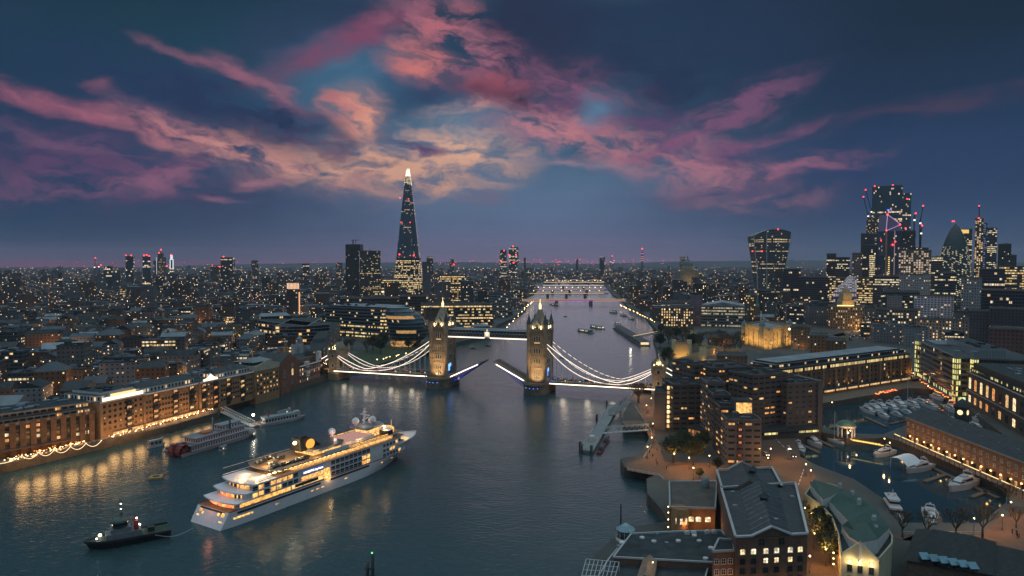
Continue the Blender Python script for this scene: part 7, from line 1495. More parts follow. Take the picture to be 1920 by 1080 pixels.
# superstructure tiers
dk('deck_tier', 5.5, 93, 5.6, 2.5, 1.5, .25, 0, 2); dk('deck_tier', 9, 92, 8.1, 2.5, 1.8, .2, 0, 2); dk('deck_tier', 12.5, 89, 10.6, 2.5, 1.8, .2, 0, 2)
dk('deck_rim', 4, 14, 7.75, .45, 1.5, -.1, 0, 0); dk('deck_rim', 7.5, 18, 10.3, .5, 1.8, -.1, 0, 0); dk('deck_rim', 11, 22, 12.8, .55, 1.8, -.1, 0, 0)
mb = MB(); q = deckpoly(12, 92, 13.15, 1.8, -.12); mb.prism(q, 13.1, 13.3, 0, 2); part('upper_deck', mb)
for z, x0, m, y0, y1 in ((5.9, 5.4, 7, -1, 1), (8.3, 8.9, 7, -.95, .3), (8.3, 8.9, 6, .3, .95), (10.8, 12.4, 4, .2, .7), (10.8, 12.4, 6, -1, .1)):     # lit stern lounges
    mb = MB(); n = 10
    for k in range(n):
        a, b = y0 + (y1 - y0) * k / n, y0 + (y1 - y0) * (k + 1) / n; g = lambda y: (x0 + (1.5 if z < 7 else 1.8) * y * y - .06, -y * 9.3)
        mb.face([(*g(a), z), (*g(b), z), (*g(b), z + 1.8), (*g(a), z + 1.8)], m if k % 3 else 3)
    part('stern_window', mb)
lamp('stern_lounge_light', sw(1, 0, 8.6), 420, (1, .3, .14), 1); 
for y, z, w_, h in ((6.8, 3.9, 1.7, 1.0), (5.0, 3.3, .9, .8), (-4.4, 3.9, 1.2, 1), (-7.2, 3.9, 1.9, 1.3), (-7.2, 2.2, 1.9, .4), (7.2, 2.5, 1.6, .4)):
    m = MB(); x = rk(z); m.face([(x - .06, y - w_ / 2, z), (x - .06, y + w_ / 2, z), (x + h * .55 - .06, y + w_ / 2, z + h), (x + h * .55 - .06, y - w_ / 2, z + h)][::-1], 3); part('transom_window', m)
m = MB(); m.face([(rk(4.9) - .05, -7.8, 4.9), (rk(4.9) - .05, 7.8, 4.9), (rk(5.5) - .05, 7.8, 5.5), (rk(5.5) - .05, -7.8, 5.5)][::-1], 1); part('mooring_recess', m)
def side_panel(name, x0, x1, z0, z1, m, s=-1, off=.07, n=None):
    mb = MB(); n = n or max(1, int((x1 - x0) / 3))
    for k in range(n):
        a, b = x0 + (x1 - x0) * k / n, x0 + (x1 - x0) * (k + 1) / n; f = lambda x, z: (x, s * (hb_(x, min(z, 8) if z > 6 else z) + off - (.22 if z > 5.96 else 0)), z)
        q = [f(a, z0), f(b, z0), f(b, z1), f(a, z1)]; mb.face(q if s < 0 else q[::-1], m)
    return part(name, mb)
for s in (-1, 1):
    side_panel('hull_opening', 6, 42, 4.3, 5.2, 1, s); side_panel('hull_opening', 47, 68, 4.3, 5.2, 1, s); side_panel('lit_window_band', 7, 28, 6.3, 7.7, 3, s, .1)
    side_panel('lit_window_band', 28.6, 44, 6.3, 7.9, 4, s, .1); side_panel('lit_window_band', 33, 43.5, 8.3, 10.0, 4, s, .1); side_panel('stern_port_band', 4.5, 12, 2.7, 3.4, 3, s, .06)
    side_panel('lit_window_band', 43.8, 46.6, 5.0, 10.3, 3, s, .14, 1)
    side_panel('red_stripe', 30, 41, 6.6, 7.9, 1, s, .2)
rs = random.Random(4); pane = {}
def cab(x, z, w_, h, lit, s=-1):
    key = (w_, h, lit)
    if key not in pane:
        m = MB(); m.box((0, -.05, 0), (w_, .1, h), 0, 0); m.bar((-w_ / 2, -.12, h * .4), (w_ / 2, -.12, h * .4), .05, .1, 1); pane[key] = m.build('x', [[P_dark, SM[3], P_warm][lit], M_hull]).data; bpy.data.objects.remove(bpy.data.objects[-1]) if False else None
        for o in [o for o in col.objects if o.name.startswith('x') and o.type == 'MESH' and o.data == pane[key]]: bpy.data.objects.remove(o)
    hh = 8 if z > 6 else z
    y = s * (hb_(x, hh) + .02 - (.2 if z > 5.96 else 0)); sl = math.atan2(s * (hb_(x + 1, hh) - hb_(x, hh)), 1)
    link('cabin_window', pane[key], ship, (x, y, z), sl if s < 0 else math.pi + sl)
for z in (8.5, 11.0):
    for k in range(8):
        x = 13 + k * 2.5
        if z < 9 and x > 32: continue
        cab(x, z, 1.9, 1.5, 1 if rs.random() < .3 else 0)
for z in (6.2, 8.5, 11.0):
    for k in range(9): x = 48.5 + k * 2.4; cab(x, z, 1.9, 1.55, 1 if (k > 6 and z < 9) or rs.random() < .06 else 0)
for z in (6.3, 8.5, 10.9):
    for k in range(6): x = 77.4 + k * 2.1; cab(x, z, 1.4, 1.2, 1 if rs.random() < .28 else 0) if x < 89 else None
for k in range(7): cab(76 + k * 2.6, 3.6, .9, .8, 1 if k in (0, 3, 6) else 0)
for k, x in enumerate((22, 38, 40.5, 43, 55)): cab(x, 2.6, 1.3, .35, 1)
# name sign
side_panel('sign_board', 33.2, 44, 10.45, 12.6, 0, -1, .2, 1); m = MB(); m.box((38.4, -10.62, 11.0), (9.6, .1, 1.2), 0, 0); m.build('sign_halo', [emit('blue_sign_halo', (.05, .08, .55), .7)], ship)
cu = bpy.data.curves.new('txt', 'FONT'); cu.body = 'HANSEATIC inspiration'; cu.size = 1.18; cu.extrude = .03; to = bpy.data.objects.new('txt', cu); col.objects.link(to); bpy.context.view_layer.update()
me = bpy.data.meshes.new_from_object(to.evaluated_get(bpy.context.evaluated_depsgraph_get())); bpy.data.objects.remove(to); me.materials.clear(); me.materials.append(emit('sign_letter_glow', (.92, .95, 1), 4)); 
xs = [v.co.x for v in me.vertices]; sc_x = 9.2 / (max(xs) - min(xs)); me.transform(Matrix.Diagonal((sc_x, 1, 1, 1))); so = link('name_sign', me, ship, (33.8, -10.74, 11.15)); so.rotation_euler = (math.pi / 2, 0, 0)
# upper deck houses, rails, lights
mb = MB(); mb.prism(deckpoly(30, 84, 13.3, 1, 1.4), 13.3, 15.4, 4, 2); part('promenade_house', mb); dk('boat_deck', 21, 58, 15.4, .5, 2.6, 0, 5, 2); dk('sun_deck', 56, 90, 15.4, .3, 0, .1, 0, 2)
for s in (-1, 1):
    side_panel('bulwark', 44, 57, 15.9, 17.6, 0, s, .0); side_panel('light_strip', 58, 80, 16.35, 16.65, 3, s, .0); side_panel('light_strip', 58, 80, 15.75, 15.95, 3, s, .03); side_panel('rail', 13, 92, 13.9, 14.1, 0, s, .0); side_panel('rail', 13, 44, 16.5, 16.65, 0, s, .0)
for k in range(17): x = 17 + k * 2.3; m = MB(); m.box((x, -9.6, 15.15), (1.2, .8, .22), 0, 8); part('deck_lamp', m)
for k in range(5): m = MB(); m.box((22.6 + .2 * (k - 2) ** 2, -7 + k * 1.9, 15.1), (.9, .9, .25), 0, 8); part('deck_lamp', m)
mb = MB(); mb.prism([(56, -6.3), (75, -6.3), (75, 6.3), (56, 6.3)], 15.7, 17.2, 0, 0); part('pool_surround', mb); mb = MB()
for k in range(2): mb.prism([(56.4 + k * 9.2, -5.6), (65 + k * 9.2, -5.6), (65 + k * 9.2, 5.6), (56.4 + k * 9.2, 5.6)], 17.2, 17.7, 0, 0)
mb.build('pool_roof', [emit('backlit_pool_roof', (.9, .48, .4), .55)], ship)
mb = MB(); mb.prism([(41, -7), (43, -8.3), (55, -8.3), (58, -6), (58, 6), (55, 8.3), (43, 8.3), (41, 7)], 17.6, 18.8, 5, 1); mb.prism([(42, -6), (56, -6), (56, 6), (42, 6)], 15.9, 17.6, 3, 3); part('funnel_house', mb)
mb = MB(); mb.frustum([Vector(v) for v in ((38, -3.6), (49, -3), (49, 3), (38, 3.6))], [Vector(v) for v in ((38, -2.6), (43, -2.2), (43, 2.2), (38, 2.6))], 18.2, 23.4, 1, 1); mb.prism([(39, -2), (42, -2), (42, 2), (39, 2)], 23.4, 24.2, 1, 1); fn = part('funnel', mb)
m = MB(); m.lathe([(2.1, 0), (2.1, .15), (0, .16)], 18, (0, 0, 0), 0); m.v = [(42.6 + v[0], -3.25 - v[2], 20.6 + v[1] * 1.0) for v in m.v]; m.build('funnel_emblem', [emit('emblem_glow', (1, .36, .06), 1.6)], fn)
m = MB(); m.sphere((36.5, -1.5, 22.2), .8, 10, 8); part('search_light', m); lamp('search_light_lamp', sw(35, -2, 23.5), 700, (1, .8, .5), .5)
mb = MB(); mb.prism([(71, -6), (82, -5), (84, 0), (82, 5), (71, 6)], 19.6, 20.6, 5, 5); mb.prism([(73, -4.6), (81, -4), (81, 4), (73, 4.6)], 15.7, 19.6, 4, 1); mb.prism([(80, -9.8), (84, -9), (87, 0), (84, 9), (80, 9.8)], 15.7, 17.8, 6, 0); part('bridge_house', mb)
for x, y, r in ((60, 4.8, 1.7), (72.5, 3.6, 1.7), (78, -1.6, 1.8)): m = MB(); z = 18.4 if x < 70 else 20.6; m.cyl((x, y, z), .7, 1.2, 8, 0); m.sphere((x, y, z + 2.2), r, 16, 0); part('radome', m)
m = MB(); m.bar((77, 3, 20.6), (77.5, 3, 28), .7, m=0); m.bar((77.3, -.5, 25), (77.3, 6, 25), .3, m=0); m.bar((76, 3, 22.5), (80, 3, 23.2), .4, m=0); m.box((77.4, 3, 26), (1.4, 1.4, .5), 0, 0); part('radar_mast', m)
mb = MB()
for k in range(16):
    f = lambda t: (90.2 - 5.5 * t * t, t * 8.2); a, b = f(-1 + k / 8), f(-1 + (k + 1) / 8); mb.bar((*a, 16.6), (*b, 16.6), .5, .9, 3)
part('observation_rail', mb); m = MB(); m.bar((91.5, 0, 13), (91.5, 0, 19.5), .25, m=0); part('fore_mast', m)
mb = MB(); q = [(x, -hb_(x, 7) + .7) for x in range(92, 103, 2)] + [(x, hb_(x, 7) - .7) for x in range(102, 91, -2)]; mb.prism(q, 8.0, 8.2, 2, 4); part('fore_deck', mb)
mb = MB(); 
for s in (-1, 1):
    for x in range(86, 108, 1): a, b = x * 1.0, x + 1.0; mb.bar((a, s * hb_(a, 9.8), 9.9), (b, s * hb_(b, 9.8), 9.9), .5, .5, 0)
part('bow_bulwark', mb)
zd = None                                                            # inflatable boats on the boat deck
for k, (x, y, a) in enumerate(((26, 5, .2), (29, -6, .1), (32, 2.5, 0), (34, -6.4, .1), (27, -1, .3), (37, -6.6, 0), (31, 6.5, 0), (24.5, -5.5, .2))):
    m = MB()
    for s in (-1, 1): m.bar((-2.6, s * .8, .5), (1.6, s * .8, .5), .65, m=0); m.bar((1.6, s * .8, .5), (2.8, 0, .75), .6, m=0)
    m.box((-.4, 0, .2), (3.8, 1.2, .3), 0, 0); m.box((-.6, 0, .4), (.7, .6, .9), 0, 1); m.box((-2.7, 0, .3), (.6, .5, 1.1), 0, 1)
    o = m.build('inflatable_boat', [M_dark, M_steel], None, loc=sw(x, y, 15.95), rz=SRZ + a)
    tagit(o, 'dark inflatable boat stowed on the cruise ship aft deck, %s' % ('far aft port side', 'starboard rail, second from aft', 'amidships in front of the funnel', 'starboard rail, third from aft', 'aft amidships', 'starboard rail, nearest the funnel', 'port rail', 'aftmost by the starboard rail')[k], 'dinghy', 'inflatable boats on the cruise ship')
for x, y, z, e, c in ((18, -4, 14.8, 700, 0), (18, 4, 14.8, 600, 0), (24, -2, 18, 1300, 0), (31, -4, 18.5, 1300, 0), (36, -5, 18, 1000, 0), (31, 5, 18.5, 900, 0), (14, 0, 14.8, 500, 0), (41, -9.5, 17.5, 500, 0), (60, -9.4, 18.2, 350, 0), (80, -8, 19, 400, 0), (50, -9.2, 17.2, 120, 0), (66, -7.5, 17.6, 260, 0), (66, 7.5, 18, 260, 0), (87, 0, 18.5, 600, 0), (97, 0, 11.5, 500, 0), (46, -12, 6, 300, 0), (58, 0, 20, 500, 1), (74, 0, 22.5, 180, 0)):
    lamp('deck_light', sw(x, y, z), e, (1, .55, .2) if not c else (1, .6, .45), .4)
# ================================================================ boats
def hullmesh(mb, L_, Bm, H, m=0, bow=.35, stern=.85, draft=-.4, z0=0, n=14, md=1):
    hb2 = lambda u: Bm / 2 * (stern + (1 - stern) * min(1, u / .3) if u < .3 else 1 if u < 1 - bow else max(0, 1 - ((u - 1 + bow) / bow) ** 1.8))
    dkp = []
    for i in range(n):
        u0, u1 = i / n, (i + 1) / n
        for s in (-1, 1):
            w0, w1 = hb2(u0), hb2(u1); sh = lambda u: H * (1 + .25 * u * u); x = lambda u, k: L_ * (u * (1 - (.07 if k == 0 else 0)) - .5)
            q = [(x(u0, 0), s * w0 * .82, draft), (x(u1, 0), s * w1 * .82, draft), (x(u1, 1), s * w1, sh(u1)), (x(u0, 1), s * w0, sh(u0))]; mb.face(q if s < 0 else q[::-1], m, None, True)
    a = [(L_ * (i / n - .5), -hb2(i / n), H * (1 + .25 * (i / n) ** 2) - .12) for i in range(n + 1)]; b = [(p[0], -p[1], p[2]) for p in a[::-1][1:]]; mb.face(a + b, md)
    mb.face([(-L_ / 2, -hb2(0) * .82, draft), (-L_ / 2, -hb2(0), H), (-L_ / 2, hb2(0), H), (-L_ / 2, hb2(0) * .82, draft)], m)
M_bw = mat('boat_gelcoat', (.6, .6, .64), .35, var=.05); M_bdeck = mat('boat_deck', (.4, .38, .38), .6, var=.1)
def at_px(px, py, z=0): return P(px, py, z)
def hd(a, b, z=0): A, B = P(*a, z), P(*b, z); return math.atan2(B.y - A.y, B.x - A.x), (A + B) / 2, (B - A).length
def yacht_proto():
    t = thing('motor_yacht', 'x', 'yacht', (0, 0, 0)); m = MB(); hullmesh(m, 12, 3.8, 1.5, 0, .55); m.build('hull', [M_bw, M_bdeck], t)
    m = MB(); m.frustum([Vector(v) for v in ((-3.6, -1.4), (3, -1.0), (3, 1.0), (-3.6, 1.4))], [Vector(v) for v in ((-3.4, -1.15), (1.2, -.8), (1.2, .8), (-3.4, 1.15))], 1.5, 2.7, 0, 0); m.build('cabin', [M_bw], t)
    m = MB(); m.frustum([Vector(v) for v in ((-2.6, -1.42), (2.6, -1.06), (2.6, 1.06), (-2.6, 1.42))], [Vector(v) for v in ((-2.5, -1.28), (1.6, -.95), (1.6, .95), (-2.5, 1.28))], 1.85, 2.35, 0, 0); m.build('cabin_glazing', [P_dark], t)
    m = MB()
    for s in (-1, 1): m.bar((-3.2, s * 1.1, 2.6), (-2.6, s * .8, 3.7), .2)
    m.bar((-2.6, -.8, 3.7), (-2.6, .8, 3.7), .25); m.box((-2.6, 0, 3.8), (.5, .5, .3)); m.build('radar_arch', [M_bw], t)
    m = MB(); m.box((-4.6, 0, 1.3), (1.8, 2.6, .25)); m.box((-1, 0, 2.72), (1.6, 1.4, .3)); m.build('cockpit', [M_bdeck], t)
    m = MB()
    for s in (-1, 1): m.bar((1, s * 1.6, 2.3), (5.4, s * .35, 2.6), .06); m.bar((3, s * 1.2, 1.6), (3, s * 1.2, 2.4), .05)
    m.build('bow_rail', [M_steel], t); return t
YP = None
def yacht(a, b, lab, grp='motor yachts in the marina', wsc=1.0, z=.3):
    global YP
    rz, c, l = hd(a, b, z); l = max(l, 5)
    if YP is None: YP = yacht_proto(); o = YP
    else: o = copy_tree(YP)
    o.location = (c.x, c.y, z); o.rotation_euler = (0, 0, rz); s = l / 12; o.scale = (s, max(s * .9, .8) * wsc, max(s * .85, .85)); o['label'] = lab; o['category'] = 'yacht'; o['group'] = grp
# stern pixel, bow pixel
for a, b, lab in (((1509, 824), (1542, 843), 'white motor yacht at the brown pontoon by the hotel podium'), ((1674, 849), (1637, 859), 'white motor yacht beside the lit lock bridge, left of the tent canopy'), ((1744, 876), (1698, 889), 'open-topped motor yacht just right of the tent canopy'), ((1826, 905), (1778, 924), 'large flybridge yacht near the right quay of the near basin'),
                  ((1741, 962), (1750, 996), 'white motor yacht seen through bare trees at the bottom of the basin'), ((1492, 838), (1508, 856), 'small boat in shadow behind the brown pontoon')): yacht(a, b, lab)
FY = [((1618, 768), (1642, 780), 'outermost'), ((1630, 766), (1655, 782), 'second from the left'), ((1644, 762), (1664, 775), 'partly hidden third'), ((1648, 778), (1668, 788), 'front left'), ((1660, 763), (1686, 776), 'middle left'), ((1672, 776), (1694, 784), 'front middle'), ((1676, 758), (1700, 772), 'middle'), ((1690, 772), (1714, 780), 'front right'), ((1700, 756), (1724, 766), 'back middle'), ((1712, 768), (1738, 778), 'right of the lit mast'), ((1716, 752), (1742, 760), 'back right'), ((1732, 760), (1760, 771), 'far right'), ((1748, 744), (1770, 753), 'canal-boat like back'), ((1778, 765), (1796, 778), 'half hidden by the clock tower'), ((1828, 786), (1850, 797), 'right of the clock tower'), ((1820, 797), (1842, 808), 'last at the right corner')]
for a, b, w_ in FY: yacht(a, b, '%s white yacht of the cluster in the far marina basin' % w_)
def sailboat(a, b, mast_py, lab):
    rz, c, l = hd(a, b, .3); t = thing('sailing_yacht', lab, 'yacht', (c.x, c.y, .3), rz); m = MB(); hullmesh(m, l, l * .27, 1.2, 0, .6, .7); m.build('hull', [M_bw, M_bdeck], t); m = MB(); m.box((-.5, 0, 1.1), (l * .35, l * .13, .6)); m.build('cabin', [M_bw], t)
    h = hz(c.x, c.y, mast_py); m = MB(); m.cyl((l * .05, 0, 1), .11, h - 1, 6); m.bar((l * .05, 0, 2), (-l * .38, 0, 2.1), .25); m.bar((l * .05, 0, h - .5), (l * .48, 0, 1.6), .04); m.bar((l * .05, 0, h - .5), (-l * .48, 0, 1.4), .04); m.bar((l * .05, -.9, h * .55), (l * .05, .9, h * .55), .06); m.build('mast', [M_steel], t)
sailboat((1582, 833), (1550, 826), 772, 'sailing yacht with tall mast moored by the domed pavilion'); sailboat((1765, 782), (1735, 776), 745, 'sailing yacht with tall pale mast in front of the clock tower'); sailboat((1716, 764), (1690, 756), 706, 'sailing boat with very tall mast at the back of the marina'); sailboat((1790, 786), (1768, 792), 752, 'sailing yacht with mast left of the clock tower')
# trawler yacht
rz, c, l = hd((1662, 950), (1690, 992), .3); t = thing('trawler_yacht', 'big white trawler yacht with two radomes, moored by the green-roofed block', 'yacht', (c.x, c.y, .3), rz); m = MB(); hullmesh(m, l, 5.6, 2.6, 0, .45); m.build('hull', [M_bw, M_bdeck], t)
m = MB(); m.box((-1.5, 0, 2.5), (l * .5, 4.2, 2.4)); m.box((-2, 0, 4.9), (l * .3, 3.4, 2.0)); m.box((-2.6, 0, 6.9), (l * .34, 4, .25)); m.build('deckhouse', [M_bw], t); m = MB(); m.box((-1.5, 0, 3.4), (l * .51, 4.3, .8)); m.box((-2, 0, 5.6), (l * .305, 3.5, .8)); m.build('window_band', [P_dark], t)
for y in (-1.1, 1.1): m = MB(); m.sphere((-3.4, y, 7.8), .55, 10); m.build('radome', [M_bw], t)
m = MB(); m.bar((-1.6, 0, 7), (-2, 0, 10), .25); m.bar((-2, -1, 8.8), (-2, 1, 8.8), .12); m.build('mast', [M_bw], t)
# tug
rz, c, l = hd((296, 1004), (182, 1027), 0); t = thing('tugboat', 'dark tug with white-green wheelhouse and bright deck lamps, astern of the cruise ship', 'tug', (c.x, c.y, 0), rz)
m = MB(); t.scale = (.88,) * 3; hullmesh(m, 29, 10, 2.6, 0, .35, .9); m.build('hull', [mat('tug_black_hull', (.015, .02, .02), .6), mat('tug_green_deck', (.02, .05, .03), .7)], t)
m = MB()
for k in range(16):
    f = lambda u: (29 * (u - .5), 5 * (1 if u < .65 else max(0, 1 - ((u - .65) / .35) ** 1.8)) + .1)
    for s in (-1, 1): a, b = f(k / 16), f((k + 1) / 16); m.bar((a[0], s * a[1], 2.7 + .4 * k / 16), (b[0], s * b[1], 2.75 + .4 * k / 16), .5, .9)
m.build('fender', [M_dark], t)
m = MB(); m.box((1.5, 0, 2.4), (12, 6, 2.4)); m.box((2.4, 0, 4.8), (7, 4.6, 1.6)); m.build('deckhouse', [mat('tug_white', (.2, .21, .23), .5)], t); m = MB(); m.lathe([(2.5, 6.4), (2.8, 6.9), (2.8, 9), (2.2, 9.6), (0, 9.7)], 10, (2.6, 0, 0)); m.build('wheelhouse', [mat('tug_green_white', (.06, .1, .085), .5)], t); m = MB(); m.lathe([(2.87, 7.4), (2.87, 8.6)], 10, (2.6, 0, 0)); m.build('wheelhouse_glass', [P_dark], t)
m = MB(); m.bar((2.2, 0, 9.6), (2.2, 0, 17), .3); m.bar((2.2, -1.4, 12.5), (2.2, 1.4, 12.5), .15); m.bar((1.4, 0, 11), (3, 0, 11), .15); m.build('mast', [M_dark], t)
for y in (-1.7, 1.7): m = MB(); m.cyl((-2.8, y, 4.8), .8, 3.6, 10); m.build('funnel', [mat('tug_red', (.3, .03, .03), .5)], t)
m = MB(); m.box((-8, 0, 2.5), (2.4, 2.2, 1.8)); m.build('winch', [M_dark], t)
for x, y, z, r in ((9.2, -3.0, 3.6, .55), (4, -3.3, 4.2, .5), (-.5, -3.3, 4.2, .5), (-4.2, -3.3, 4.6, .62), (2.2, 0, 15.4, .25), (2.2, 0, 13.3, .25), (-3, 1, 9, .3), (10.5, 1.5, 4, .3)): m = MB(); m.sphere((x, y, z), r, 8); m.build('deck_lamp', [E_white], t)
for x in (8, 0, -4): co, si = math.cos(rz), math.sin(rz); lamp('tug_light', (c.x + x * co + 5.4 * si, c.y + x * si - 5.4 * co, 4.6), 130, (1, .8, .55), .3)
a, b = P(291, 1003, 3.2), P(362, 990, 2.6); m = MB(); n = 12
for k in range(n): f = lambda u: (b - a) * u + Vector((0, 0, -1.6 * math.sin(math.pi * u))); m.bar(f(k / n), f((k + 1) / n), .16)
tagit(m.build('tow_rope', [M_steel], None, loc=a), 'pale tow rope slung between tug and cruise ship stern', 'rope')
# paddle steamer
rz, c, l = hd((330, 856), (480, 812), 0); t = thing('paddle_steamer', 'three-deck white paddle steamer with dark red stern wheel, moored along the left bank', 'steamboat', (c.x, c.y, 0), rz); hl = l / 2
M_ps = mat('steamer_white', (.55, .5, .54), .6, var=.12); M_pr = mat('steamer_red_trim', (.22, .05, .05), .6)
m = MB(); hullmesh(m, l, 11, 1.6, 0, .2, .95); m.build('hull', [M_ps, M_conc], t)
W_ps = winmat('steamer_side', (.52, .47, .51), ww=.4, wh=.5, lit=.0, s=1, rough=.6)
m = MB(); m.box((-1, 0, 1.6), (l * .78, 10, 2.8), 0, 1, 0); m2 = None
def ub(mb, x0, x1, hy, z0, z1, cell, ms=0, mt=1): mb.prism([(x0, -hy), (x1, -hy), (x1, hy), (x0, hy)], z0, z1, ms, mt, cell)
m = MB(); ub(m, -hl * .8, hl * .62, 5, 1.6, 4.4, (1.6, 2.8)); m.build('lower_saloon', [W_ps, M_lead], t); m = MB(); ub(m, -hl * .66, hl * .5, 4.8, 4.6, 7.3, (1.6, 2.7)); m.build('upper_saloon', [W_ps, M_lead], t); m = MB(); ub(m, -hl * .72, hl * .56, 5.5, 7.3, 7.6, None, 2); m.build('roof_deck', [W_ps, M_lead, M_pr], t)
m = MB(); ub(m, -hl * .84, hl * .78, 5.5, 4.4, 4.6, None, 2); m.build('mid_deck', [W_ps, M_lead, M_pr], t); m = MB(); ub(m, hl * .0, hl * .46, 3, 7.6, 10, (2, 2.4)); ub(m, -hl * .04, hl * .5, 3.4, 10, 10.25, None, 2); m.build('texas_cabin', [W_ps, M_lead, M_pr], t)
for x, y in ((hl * .16, -3.9), (-hl * .1, 1)): m = MB(); m.cyl((x, y, 7.6), .45, 6.5, 8); m.build('funnel_pipe', [M_dark], t)
m = MB(); m.bar((-hl * .14, 0, 7.6), (-hl * .14, 0, 15), .3); m.build('mast', [M_ps], t); m = MB(); m.box((-hl * .3, 0, 7.6), (5, 4, .9)); m.build('life_rafts', [mat('orange_raft', (.5, .14, .06), .6)], t)
m = MB(); m.lathe([(3.2, -4.2), (3.2, 4.2)], 12, (0, 0, 0)); pv = m.v; m.v = [(-hl * .93 + v[0], v[2], 2.6 + v[1]) for v in pv]
for k in range(12): a_ = k * math.pi / 6; m.bar((-hl * .93, 0, 2.6), (-hl * .93 + 3.4 * math.cos(a_), 0, 2.6 + 3.4 * math.sin(a_)), 8.2, .3)
m.build('paddle_wheel', [M_pr], t)
# trip boat, pontoon, gangway
def riverboat(a, b, lab, H=3.2, group=None, lit=.5, roof=None, s=1.3, cat='boat', scale_w=1):
    rz, c, l = hd(a, b, 0); t = thing('river_boat', lab, cat, (c.x, c.y, 0), rz, group); w_ = max(2.4, l * .2) * scale_w; m = MB(); hullmesh(m, l, w_, .32 * H, 0, .25, .9); m.build('hull', [M_ps, M_conc], t)
    m = MB(); ub(m, -l * .4, l * .26, w_ * .42, .3 * H, H, (1.8, .7 * H)); m.build('saloon', [winmat('boat_side_%d' % int(lit * 10), (.5, .5, .53), ww=.7, wh=.5, lit=lit, s=s, c1=(1, .7, .4)), roof or M_lead], t); m = MB(); ub(m, -l * .42, l * .28, w_ * .46, H, H + .2, None, 1); m.build('roof', [M_ps, roof or M_lead], t)
    m = MB(); m.box((l * .3, 0, .3 * H), (l * .08, w_ * .5, H * .9)); m.build('wheelhouse', [M_ps], t); return t, c, rz, l
t, c, rz, l = riverboat((484, 800), (574, 783), 'white trip boat with long blue-grey roof and dark saloon windows, moored beyond the pontoon', 4.6, lit=.1, roof=mat('blue_roof', (.18, .25, .27), .6)); m = MB(); m.cyl((-l * .3, 0, 4.6), .35, 4, 8); m.build('funnel_pipe', [M_dark], t)
riverboat((277, 841), (310, 834), 'small red-hulled two-deck workboat left of the paddle steamer', 3.6, lit=0); riverboat((310, 846), (345, 833), 'low dark barge between workboat and paddle steamer', 1.6, lit=0); riverboat((520, 785), (548, 777), 'small old launch with cream wheelhouse behind the trip boat', 4, lit=.2)
t2, c2, _, _ = riverboat((413, 846), (424, 841), 'tiny white launch tied alongside the paddle steamer', 1.8, lit=.3)
rz, c, l = hd((470, 800), (520, 788), .2); t = thing('landing_pontoon', 'brightly lit pontoon with small red cabin at the foot of the lattice gangway', 'pontoon', (c.x, c.y, 0), rz); m = MB(); m.box((0, 0, -.5), (l, 9, 1.7)); m.build('deck', [M_conc], t); m = MB(); m.box((l * .2, 1, 1.2), (7, 4, 2.8), 0, 0); m.box((l * .2, 1, 4), (8, 5, .2), 0, 1); m.build('cabin', [M_ps, M_pr], t)
m = MB(); m.sphere((-l * .32, 2, 6.2), .75, 10); m.build('lamp', [emit('dock_flood', (1, .86, .66), 14)], t); co, si = math.cos(rz), math.sin(rz); lamp('pontoon_flood', (c.x - l * .32 * co, c.y - 3 - l * .32 * si, 6.6), 1500, (1, .8, .55), .3)
def gangway(A, B, lab, h=3, w_=2.6, m_=None, name='gangway'):
    t = thing(name, lab, 'gangway', A); v = B - A; n = max(6, int(v.length / 2.6)); d = v.normalized(); s_ = Vector((-d.y, d.x, 0)).normalized() * w_ / 2; m = MB()
    for s in (-1, 1):
        o = s_ * s; m.bar(o, v + o, .28); m.bar(o + Vector((0, 0, h)), v + o + Vector((0, 0, h)), .28)
        for k in range(n): a, b = v * (k / n) + o, v * ((k + 1) / n) + o; m.bar(a, b + Vector((0, 0, h)) if k % 2 else b + Vector((0, 0, h)), .16); m.bar(a, a + Vector((0, 0, h)), .16)
    m.bar((0, 0, 0), v, w_, .2)
    for k in range(n + 1): a = v * (k / n) + Vector((0, 0, h)); m.bar(a - s_, a + s_, .14)
    m.build('truss', [m_ or M_steel], t); return t
gangway(P(418, 772, 5), P(474, 800, 1.8), 'white lattice gangway sloping down to the lit pontoon on the left bank')
# pier on the right
rz, c, l = hd((1100, 850), (1152, 762), 0); t = thing('river_pier', 'long grey floating pier with dark mooring dolphins at its end, right of centre', 'pier', (c.x, c.y, 0), rz); m = MB(); m.box((0, 0, -.6), (l, 6.5, 2.0)); m.build('deck', [mat('pier_deck', (.22, .24, .25), .8, var=.2)], t)
m = MB()
for s in (-1, 1):
    m.bar((-l / 2, s * 3.2, 2.4), (l / 2, s * 3.2, 2.4), .1)
    for k in range(20): m.bar((-l / 2 + k * l / 19, s * 3.2, 1.4), (-l / 2 + k * l / 19, s * 3.2, 2.4), .1)
m.build('railing', [M_steel], t)
for x, y in ((-l / 2 - 1, -2.5), (-l / 2 - 1, 2.5), (-l / 2 + 4, 4), (l * .46, 4.5), (l * .46, -4.5), (l * .1, 5)): m = MB(); m.cyl((x, y, -1), .7, 5.5, 8); m.cyl((x + 1.4, y, -1), .5, 5, 8); m.build('dolphin', [M_dark], t)
m = MB(); m.box((-l * .33, .4, 1.4), (3.4, 2.6, 2.6)); m.build('pier_hut', [M_white], t); reserve([Vector((c.x - 1, c.y - 1)), Vector((c.x + 1, c.y + 1)), Vector((c.x, c.y + 1))])
gangway(P(1147, 778, 2), P(1180, 752, 5), 'covered ramp with arched roof running up from the long pier to the quay', 3, 4, M_lead); gangway(P(1130, 812, 2), P(1216, 806, 5), 'pale lattice gangway crossing from the river pier to the promenade')
